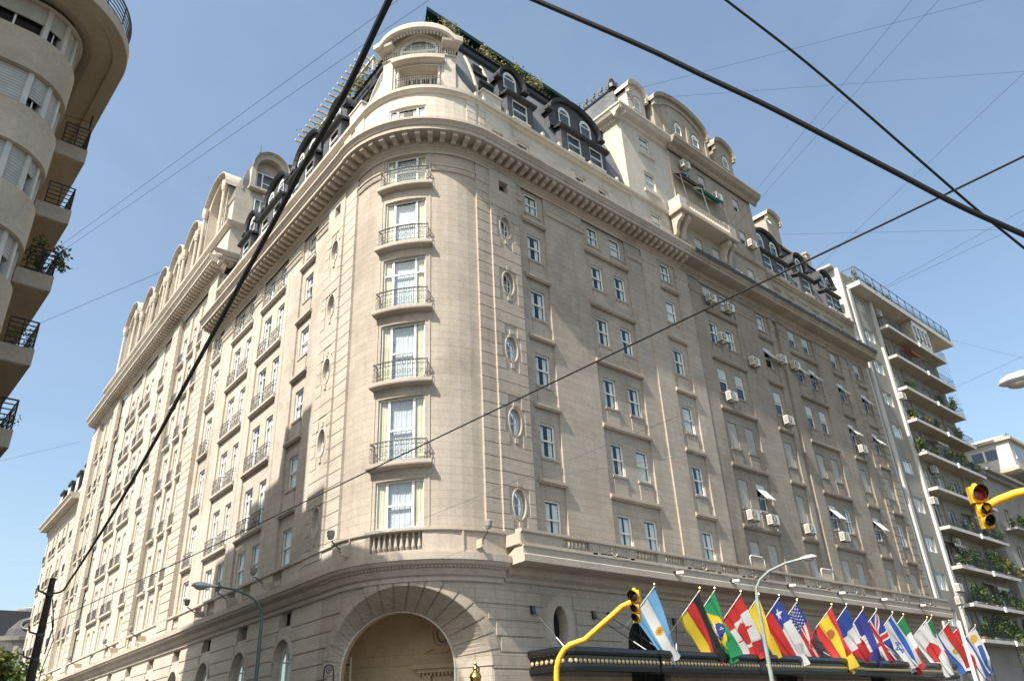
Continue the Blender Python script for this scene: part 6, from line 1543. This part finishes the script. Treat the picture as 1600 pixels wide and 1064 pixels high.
FL = [(27.06, 7.10, f_arg, 'Argentine flag with sky blue and white stripes and a sun', 2.9), (30.29, 7.19, f_ger, 'German flag in black, red and gold', 3.1), (31.45, 7.27, f_bra, 'Brazilian flag, green with a yellow rhombus', 2.9), (33.57, 7.28, f_can, 'Canadian flag with a red maple leaf', 3.2), (35.1, 7.27, f_col, 'Colombian flag in yellow, blue and red', 2.9), (36.99, 7.34, f_chi, 'Chilean flag with a white star', 3.3), (38.67, 7.23, f_usa, 'flag of the United States with stars and stripes', 2.9), (42.26, 7.23, f_esp, 'Spanish flag in red and yellow on a long bare pole', 3.2), (43.98, 7.34, f_fra, 'French tricolour', 2.9), (45.92, 7.28, f_blue, 'dark blue flag with a white disc', 3.4), (47.59, 7.31, f_uk, 'British flag, half hidden behind the blue and white ones', 2.9), (49.66, 7.25, f_isr, 'Israeli flag with a blue six pointed star', 3.2), (51.12, 7.21, f_ita, 'Italian flag in green, white and red', 3.2), (54.57, 7.21, f_jpn, 'Japanese flag with a red disc', 3.4), (55.37, 7.36, f_mex, 'Mexican flag just right of the Japanese one', 3.1), (58.0, 7.17, f_par, 'Paraguayan flag in red, white and blue', 3.2), (59.72, 7.01, f_per, 'Peruvian flag in red and white with an emblem', 2.9), (62.52, 7.10, f_uru, 'Uruguayan flag with blue stripes, last at the right', 3.2)]
FLAGN = 0
for fi, (x, zt_, fn, lab, fly) in enumerate(FL):
    yt = 21.1; tip = Vector((x, yt, zt_)); base = Vector((x, 23.1, 5.58)); 
    e = (base-tip).normalized(); t = thing('flag_on_pole', tuple(base), lab+', above the canopy', 'flag', 'flags above the hotel entrance')
    pm_ = MB(); pm_.tube([base, tip], .022, WHITE, 6); pm_.build('pole', t); kn = MB(); kn.lathe([(0, 0), (.03, .02), (.055, .07), (.03, .12), (0, .13)], BRASS, 8, c=tip); kn.build('finial', t)
    NU, NV_ = (54, 84) if fi < 12 else (44, 66)
    ph = random.uniform(0, 6); ph2 = random.uniform(0, 6); hoist = 1.62; fl = fly*random.uniform(.84, .93)
    f = Vector((.36+random.uniform(-.16, .14), -.12+random.uniform(-.08, .08), -.93)); amp = random.uniform(.75, 1.35); fr_ = random.uniform(1.7, 2.7); n = Vector((.55, -.83, .1)).normalized()
    curl = random.uniform(.15, .42)
    def pos(u, v):
        c = 1-.46*v**1.1
        p = tip+e*(.10+hoist*(u*c+.10*v))+f*(fl*v*(1-.03*sin(3*u+ph)))
        p += n*amp*((.035+.15*v)*sin(2*pi*(fr_*u+.35*v)+ph)+.03*v*sin(2*pi*(6.1*u+.8*v)+ph*2)+.05*v*sin(2*pi*(3.7*u-.5*v)+ph2))+Vector((1, 0, 0))*(.06*v*sin(2*pi*1.1*v+ph2)+.03*v*sin(2*pi*(2.6*u)+ph2))
        # the free corner folds in and lifts
        w = max(0, v-.72)/.28*max(0, .35-u)/.35; p += e*(curl*w)+Vector((.12, 0, .35))*w*curl*2
        return p
    vs = [pos(i/NU, j/NV_) for j in range(NV_+1) for i in range(NU+1)]; fs, cols_ = [], []
    for j in range(NV_):
        for i in range(NU):
            k = j*(NU+1)+i; fs.append((k, k+1, k+NU+2, k+NU+1)); c = fn((i+.5)/NU, (j+.5)/NV_); cols_ += [tuple(q*.80+.014 for q in c)+(1.,)]*4
    me = bpy.data.meshes.new('cloth'); me.from_pydata([tuple(v) for v in vs], [], fs); me.materials.append(FLAG)
    ca = me.color_attributes.new('Col', 'FLOAT_COLOR', 'CORNER'); ca.data.foreach_set('color', [c for q in cols_ for c in q]); me.polygons.foreach_set('use_smooth', [True]*len(fs))
    link('cloth', me, t)
wp = thing('white_post', (56.57, 20.0, 0), 'tall plain white post standing at the kerb between the last flags', 'post'); m = MB(); m.lathe([(.13, 0), (.12, 4), (.11, 6.95), (.06, 7.02), (0, 7.05)], WHITE, 12, c=(56.57, 20.0, 0)); m.build('shaft', wp); m = MB(); m.lathe([(.2, 0), (.2, .1), (.14, .25)], WHITE, 12, c=(56.57, 20, 0)); m.build('base', wp)
# ================================================================== traffic lights
def traffic_head(parent, M, lit=None):
    b = MB(); l = MB()
    zs = [.0, -.50, -.86]; rs = [.20, .125, .125]
    b.box(-.24, .24, -.02, .22, -.24, .26, YEL, M); b.box(-.16, .16, .0, .2, -.68, -.30, YEL, M); b.box(-.16, .16, .0, .2, -1.04, -.70, YEL, M); b.box(-.05, .05, .2, .34, -1.0, .2, YEL, M)
    b.lathe([(.09, 0), (.1, .06), (.05, .12), (0, .13)], YEL, 10, M @ Matrix.Translation((0, .1, .25)))
    for i, (z, r) in enumerate(zip(zs, rs)):
        n = 16
        for k in range(n):
            a0, a1 = 2*pi*k/n, 2*pi*(k+1)/n; d = lambda a: .10+.26*max(0, .5+.5*sin(a))
            A = lambda a, y, rr=r+.03: M @ Vector((rr*cos(a), -y, z+rr*sin(a)))
            b.face([A(a0, 0), A(a1, 0), A(a1, d(a1)), A(a0, d(a0))], YEL)
            b.face([A(a0, 0, r+.015), A(a1, 0, r+.015), A(a1, d(a1)-.002, r+.015), A(a0, d(a0)-.002, r+.015)], DARK)
            l.face([M @ Vector((0, -.06, z)), M @ Vector((r*cos(a0), -.025, z+r*sin(a0))), M @ Vector((r*cos(a1), -.025, z+r*sin(a1)))], lit if (lit and i == 0) else DLENS)
        b.lathe([(r+.045, 0), (r+.045, .04), (r+.02, .045)], YEL, 16, M @ Matrix.Translation((0, 0, z)) @ Matrix.Rotation(pi/2, 4, 'X'))
    b.build('housing', parent); l.build('lens', parent)
t1 = thing('traffic_light', (13.9, 14.2, 0), 'yellow traffic light on a curved yellow mast in front of the canopy', 'traffic light', 'yellow traffic lights')
k = 20/13.; B_0 = Vector((9.14, 9.25, 0))*k
m = MB(); bx, by = B_0.x, B_0.y
hd = Vector((10.02*k, 8.28*k, 0)); dx = (hd-B_0); dx.z = 0; L = dx.length; dx.normalize()
zb = 1.7+.098*20
pts = [Vector((bx, by, 0)), Vector((bx, by, zb-.75))]+[Vector((bx, by, zb-.75))+dx*(.55*(1-cos(a)))+Vector((0, 0, .55*1.35*sin(a))) for a in (pi/10, pi/5, .3*pi, .4*pi)]+[Vector((bx, by, zb+.05))+dx*.75, Vector((bx, by, 0))+dx*(L*.86)+Vector((0, 0, 4.42)), Vector((bx, by, 0))+dx*(L*.97)+Vector((0, 0, 4.50))]
m.tube(pts, .07, YEL, 12); m.build('mast', t1, smooth=True); m = MB(); m.lathe([(.2, 0), (.2, .12), (.1, .3), (.09, 1.4)], YEL, 12, c=(bx, by, 0)); m.build('base', t1)
m = MB(); m.lathe([(.085, 0), (.09, .02), (.09, .14), (.085, .16)], IRONL, 12, c=(bx, by, 2.35)); m.box(-.1, .1, -.06, .06, 0, .32, YEL, Matrix.Translation((bx-.05, by-.08, 1.5))); m.tube([(bx+.08, by-.04, 1.8), (bx+.09, by-.05, zb-.8)], .012, RUB, 4); m.build('cable_box', t1)
hc = Vector((bx, by, 0))+dx*(L*1.0)
traffic_head(t1, Matrix.Translation((hc.x+.05, hc.y, 4.64)) @ Matrix.Rotation(radians(-70), 4, 'Z') @ Matrix.Scale(.58, 4))
t2 = thing('traffic_light', (13.6, .9, 0), 'yellow traffic light with a red lens hanging from an arm at the right edge', 'traffic light', 'yellow traffic lights')
hp2 = Vector((12.47, 3.70, 0)); m = MB()
arm = [Vector((12.49, 3.62, 4.32)), Vector((12.54, 3.42, 4.40)), Vector((12.60, 3.2, 4.45)), Vector((12.66, 2.95, 4.46)), Vector((12.8, 2.3, 4.38)), Vector((12.9, 1.9, 4.2)), Vector((12.95, 1.7, 3.8)), Vector((12.95, 1.7, 0))]
m.tube(arm, .06, YEL, 12); m.build('mast', t2, smooth=True); m = MB(); m.lathe([(.2, 0), (.2, .12), (.1, .3), (.09, 1.4)], YEL, 12, c=(12.95, 1.7, 0)); m.build('base', t2)
traffic_head(t2, Matrix.Translation((12.50, 3.64, 4.53)) @ Matrix.Rotation(radians(-52), 4, 'Z') @ Matrix.Scale(.47, 4), REDL)
# ================================================================== street lamps
def street_lamp(base, pts, head_dir, hp_, label, r=.06, sc=1., pm=None):
    pm = pm or POLEG
    t = thing('street_lamp', base, label, 'street lamp', 'cobra head street lamps'); m = MB()
    rr = [r*1.4, r*1.25]+[r*.8]*(len(pts)-1); m.tube([Vector(base), Vector(pts[0])]+[Vector(p) for p in pts[1:]], [r*1.5]+[r*1.1]+[r*.75]*(len(pts)-1), pm, 10); m.build('pole', t, smooth=True)
    h = MB(); l = MB(); d = Vector(head_dir).normalized(); s = d.cross(Vector((0, 0, 1))).normalized(); up = s.cross(d); O = Vector(hp_)
    prof = [(0, .05, .05), (.12, .07, .06), (.3, .12, .10), (.5, .17, .14), (.7, .165, .13), (.82, .11, .09), (.88, .02, .02)]
    rings = [[O+d*(x*sc)+s*(w*sc*cos(2*pi*k/14))+up*(hh*sc*sin(2*pi*k/14) if sin(2*pi*k/14) > 0 else hh*.45*sc*sin(2*pi*k/14)) for k in range(14)] for x, w, hh in prof]
    for a, b in zip(rings, rings[1:]):
        for k in range(14): h.face([a[k], a[(k+1) % 14], b[(k+1) % 14], b[k]], LAMPM)
    h.build('lamp_housing', t, smooth=True)
    rg_ = [[O+d*((.56+.22*q*cos(2*pi*k/14))*sc)+s*(.13*q*sc*sin(2*pi*k/14))-up*((.045+.10*sqrt(max(0, 1-q*q)))*sc) for k in range(14)] for q in (1, .85, .5, .05)]
    for a, b in zip(rg_, rg_[1:]):
        for k in range(14): l.face([a[k], a[(k+1) % 14], b[(k+1) % 14], b[k]], LENS)
    l.build('lens', t, smooth=True); return t
def ext(p, kk): return (p[0]*kk, p[1]*kk)
k = 30/26.
bx, by = 10.83*k, 23.64*k
street_lamp((bx, by, 0), [(bx, by, 5.7), (bx-.05, by+.03, 6.1), (bx-.2, by+.08, 6.38), (bx-.5, by+.2, 6.62), (bx-1.0, by+.4, 6.82), (bx-1.55, by+.6, 6.9)], (-.85, .34, .03), (bx-1.5, by+.58, 6.9), 'green street lamp, pole coloured as if in shade, bending left in front of the shaded side front', .055, 1.0, POLED)
k = 36/28.; bx, by = 23.96*k, 14.5*k
street_lamp((bx, by, 0), [(bx, by, 6.4), (bx+.02, by-.05, 6.9), (bx+.12, by-.25, 7.25), (bx+.3, by-.65, 7.55), (bx+.65, by-1.3, 7.8), (bx+.85, by-1.7, 7.87)], (.45, -.9, .06), (bx+.85, by-1.68, 7.87), 'pale green street lamp rising between the Colombian and Chilean flags', .07, 1.0)
street_lamp((11.1, .2, 0), [(11.1, .2, 4.8), (11.05, .35, 5.15), (10.98, .7, 5.36), (10.9, 1.2, 5.42), (10.84, 1.9, 5.42)], (-.08, .9, -.02), (10.84, 1.85, 5.42), 'street lamp head poking in at the right edge of the sky', .05, .75)
# ================================================================== wooden pole and cables
wp2 = thing('utility_pole', (5.88, 28.4, 0), 'dark wooden utility pole at the lower left with cables tied to it', 'utility pole'); m = MB()
m.tube([(5.88, 28.4, 0), (5.87, 28.4, 3.5), (5.88, 28.4, 6.85)], [.15, .13, .09], WOOD, 10); m.build('shaft', wp2); m = MB()
for z in (6.3, 5.1, 4.4): m.lathe([(.11, 0), (.12, .02), (.12, .08), (.11, .1)], IRONL, 10, c=(5.88, 28.4, z)); m.tube([(5.8, 28.3, z+.05), (5.5, 28.1, z+.1), (5.45, 28.05, z+.25)], .03, IRONL, 5)
m.tube([(5.98, 28.3, 6.2), (6.15, 28.25, 5.4), (6.08, 28.3, 4.6)], .02, RUB, 5); m.tube([(6.05, 28.3, 5.7), (6.22, 28.2, 5.0), (6.1, 28.3, 4.2), (6.05, 28.3, 3.2)], .015, RUB, 5); m.build('fitting', wp2)
def smooth(pts, k=6):
    p = [Vector(q) for q in pts]; p = [p[0]*2-p[1]]+p+[p[-1]*2-p[-2]]; o = []
    for i in range(1, len(p)-2):
        for j in range(k):
            t = j/k; o.append(.5*((2*p[i])+(p[i+1]-p[i-1])*t+(2*p[i-1]-5*p[i]+4*p[i+1]-p[i+2])*t*t+(3*p[i]-p[i-1]-3*p[i+1]+p[i+2])*t**3))
    return o+[p[-2]]
def cable(pts, r, label, group=None):
    o = MB(); o.tube(smooth(pts) if len(pts) > 2 else pts, r, RUB if r > .008 else WIRE, 8 if r > .008 else 4); c = o.build('cable', None, r > .02); tag(c, label, 'cable', group); return c
EX = lambda a, b, t: [a[i]+(a[i]-b[i])*t for i in range(3)]
A0 = [[2.0, 3.27, 6.43], [2.12, 4.05, 6.24], [2.28, 5.08, 6.2], [2.39, 5.78, 6.13], [2.88, 9.0, 5.86], [3.2, 11.09, 5.68], [3.71, 14.38, 5.54], [4.22, 17.69, 5.51], [4.75, 21.12, 5.53], [5.11, 23.46, 5.63], [5.7, 28.3, 6.35]]
cable([EX(A0[0], A0[1], 3)]+A0, .026, 'thick black cable sagging from the sky down to the wooden pole')
B0_ = [[4.15, 3.85, 8.69], [5.03, 3.22, 8.08], [5.55, 2.86, 7.69], [6.05, 2.5, 7.3], [6.53, 2.16, 6.89], [7.0, 1.83, 6.49], [7.45, 1.51, 6.1], [7.91, 1.19, 5.78]]
cable([EX(B0_[0], B0_[1], 1.5)]+B0_+[EX(B0_[-1], B0_[-2], 3)], .028, 'thickest black cable crossing the upper right sky')
C0_ = [[5.5, 2.41, 8.36], [6.26, 2.13, 7.82], [6.9, 1.9, 7.29], [7.54, 1.67, 6.73], [8.05, 1.49, 6.3], [8.51, 1.32, 5.94]]
cable([EX(C0_[0], C0_[1], 1.5)]+C0_+[EX(C0_[-1], C0_[-2], 2)], .014, 'medium black cable that crosses the thickest one near the right edge')
cable([[7.8, -1.5, 6.52], [7.8, .92, 6.51], [7.79, 2.19, 6.5], [7.76, 5.76, 6.49], [7.71, 11.26, 6.47], [7.66, 18, 6.44], [7.6, 25, 6.43], [7.5, 36, 6.45]], .0125, 'black cable running low across the whole hotel front')
W = {'thin wire slanting over the top right corner, the one that meets the top edge': [[5.77, 4.99, 9.0], [8.9, -.15, 9.0]],
 'thin nearly level wire under the top right corner': [[6.91, 5.24, 10.0], [12.22, .05, 10.0]],
 'faint steep wire, left one of the two right of the tower': [[9.77, 5.19, 9.0], [7.29, .48, 9.0]],
 'faint steep wire, right one of the two right of the tower': [[10.11, 5.57, 9.0], [7.52, .16, 9.0]],
 'thin wire rising to the right edge below the crossing thick cables': [[10.59, 4.36, 8.0], [8.24, -.03, 8.0]],
 'thin wire over the white building roof, upper one of the close pair': [[10.19, 3.65, 7.0], [9.59, .9, 7.0]],
 'thin wire over the white building roof, lower one of the close pair': [[10.19, 3.67, 7.0], [9.98, 1.02, 7.0]],
 'thin wire in the left sky, upper one of the long pair': [[1.33, 10.76, 8.0], [2.76, 4.17, 8.0]],
 'thin wire in the left sky, lower one of the long pair': [[1.37, 10.94, 8.0], [2.99, 3.98, 8.0]],
 'short thin wire between the left balconies and the tall side block': [[1.66, 13.2, 8.0], [2.69, 10.37, 8.0]],
 'faint low wire at the left edge beside the far roofs': [[3.08, 24.05, 9.0], [4.35, 21.35, 9.0]],
 'thin wire falling from the white roof corner to the right edge': [[17.27, 4.67, 9.0], [19.98, 3.93, 9.0]],
 'thin wire below the street lamp head at the right edge': [[14.8, 4.15, 7.0], [14.27, 2.56, 7.0]],
 'faint level wire in the sky above the white roof': [[14.87, 6.95, 12.0], [20.68, 2.1, 12.0]],
 'thin wire across the clean windows right of the turret': [[9.56, 10.52, 6.0], [11.96, 6.16, 6.0]],
 'thin wire across the turret foot rising to the right': [[9.77, 16.38, 6.0], [9.46, 6.5, 6.0]],
 'thin wire across the big arch': [[13.46, 29.87, 6.0], [12.33, 14.13, 6.0]]}
for i, (l, p) in enumerate(W.items()): cable(p, .0024 if i not in (9, 10, 13, 14, 15, 16) else .0038, l, 'thin overhead wires')
# ================================================================== brass lantern and iron scroll by the arch
ln = thing('brass_lantern', (18.3, 22.5, 3.2), 'brass lantern beside the right foot of the big arch', 'lantern'); m = MB(); c = Vector((18.3, 22.5, 3.1))
m.lathe([(.04, .1), (.16, .2), (.19, .45), (.22, .5), (.17, .6), (.07, .7), (.09, .77), (.04, .86), (.06, .93), (.02, 1.0), (.01, 1.35)], BRASS, 12, c=c); m.build('lantern_body', ln, smooth=True); m = MB(); m.tube([c+Vector((.05, .05, .9)), c+Vector((.25, .1, .8)), c+Vector((.4, .4, .3)), c+Vector((.45, .7, -.2))], .03, IRONL, 6); m.build('bracket', ln)
sc_ = thing('iron_scroll_bracket', (14.6, 26.1, 3.2), 'black wrought iron scroll bracket beside the left foot of the big arch', 'bracket'); m = MB(); c = Vector((14.75, 26.35, 4.05)); hx_ = Vector((.8, -.6, 0))
m.tube([c+hx_*(.17*cos(t*pi/12))+Vector((0, 0, .22*sin(t*pi/12))) for t in range(0, 13)], .025, IRON, 6); m.tube([c-hx_*.17, c-hx_*.17-Vector((0, 0, 1.2))], .025, IRON, 6); m.tube([c+hx_*.17, c+hx_*.17-Vector((0, 0, .5))], .025, IRON, 6)
m.build('hoop', sc_); m = MB(); m.tube([c+hx_*(.11*(1-t/22)*cos(t*pi/6))+Vector((0, 0, .02+.13*(1-t/22)*sin(t*pi/6))) for t in range(20)], .018, IRON, 5); m.build('scroll', sc_)
# ================================================================== ground
def sheet(name, x0, x1, y0, y1, z, mat):
    m = MB(); m.face([(x0, y0, z), (x1, y0, z), (x1, y1, z), (x0, y1, z)], mat); return tag(m.build(name), kind='structure')
sheet('ground', -600, 900, -600, 1000, -.15, PAVE)
sheet('road', -300, 500, 2.6, 18.9, -.146, ASPH); sheet('side_road', 5.9, 12.7, 18.9, 300, -.146, ASPH); sheet('side_road', 1, 10, -300, 2.6, -.146, ASPH)
m = MB(); m.box(12.8, 400, 19.0, 23.6, -.15, 0, PAVE); m.box(-300, 5.8, 19.0, 24, -.15, 0, PAVE); m.box(-300, 5.8, -10, 2.5, -.15, 0, PAVE); m.box(9, 400, -10, 2.5, -.15, 0, PAVE); m.box(2.5, 5.8, 24, 300, -.15, 0, PAVE); m.box(12.8, 17, 23.6, 300, -.15, 0, PAVE)
tag(m.build('pavement'), kind='structure')
m = MB()
for y in (18.2, 3.2): m.face([(-200, y, -.142), (300, y, -.142), (300, y+.12, -.142), (-200, y+.12, -.142)], WHITE)
for i in range(40): m.face([(-100+i*7, 10.6, -.142), (-96+i*7, 10.6, -.142), (-96+i*7, 10.75, -.142), (-100+i*7, 10.75, -.142)], WHITE)
tag(m.build('road_marking'), kind='structure')
# ================================================================== sun, sky, camera
sd = Vector((-6.5, -1.06, 8.3)).normalized()
elev = math.asin(sd.z); az_ = atan2(sd.x, sd.y)
w = bpy.data.worlds.new('World'); scn.world = w; w.use_nodes = True; N, L = w.node_tree.nodes, w.node_tree.links
sk = N.new('ShaderNodeTexSky'); sk.sky_type = 'NISHITA'; sk.sun_disc = False; sk.sun_elevation = elev; sk.sun_rotation = az_; sk.altitude = 20; sk.air_density = 1.0; sk.dust_density = 2.8; sk.ozone_density = .9
tcw = add(N, 'ShaderNodeTexCoord'); nz = add(N, 'ShaderNodeTexNoise'); nz.inputs['Scale'].default_value = 2.2; nz.inputs['Detail'].default_value = 7; nz.inputs['Roughness'].default_value = .62; nz.inputs['Distortion'].default_value = .8
mpw = add(N, 'ShaderNodeMapping'); mpw.inputs['Scale'].default_value = (1, 1.6, 3.2); L.new(tcw.outputs['Generated'], mpw.inputs['Vector']); L.new(mpw.outputs[0], nz.inputs['Vector'])
hz = ramp(N, L, nz.outputs[0], [(.42, (.07, .07, .07)), (.8, (.15, .15, .15))]).outputs[0]
L.new(mixc(N, L, mixc(N, L, sk.outputs[0], (1.04, 1.10, 1.04), 1.0, 'MULTIPLY'), (3.6, 4.1, 4.7), hz), N['Background'].inputs[0]); N['Background'].inputs[1].default_value = .125
sl_ = bpy.data.lights.new('sun', 'SUN'); sl_.energy = 5.0; sl_.angle = radians(.5); sl_.color = (1, .955, .88); so = bpy.data.objects.new('sun', sl_); COL.objects.link(so); so.rotation_euler = (-sd).to_track_quat('-Z', 'Y').to_euler(); so.location = (0, 0, 60)
cam = bpy.data.cameras.new('camera'); co = bpy.data.objects.new('camera', cam); COL.objects.link(co); scn.camera = co
cam.sensor_width = 36; cam.lens = 1199.1/1600*36; cam.clip_end = 3000; cam.clip_start = .05
Rz = Matrix.Rotation(radians(-2.9699), 4, 'Z'); Rx = Matrix.Rotation(pi/2+radians(27.2575), 4, 'X'); Ry = Matrix.Rotation(radians(-42.809), 4, 'Z')
co.matrix_world = Matrix.Translation((0, 0, 1.7)) @ Ry @ Rx @ Rz
scn.view_settings.view_transform = 'Standard'; scn.view_settings.look = 'None'; scn.view_settings.gamma = 1; scn.view_settings.exposure = .85
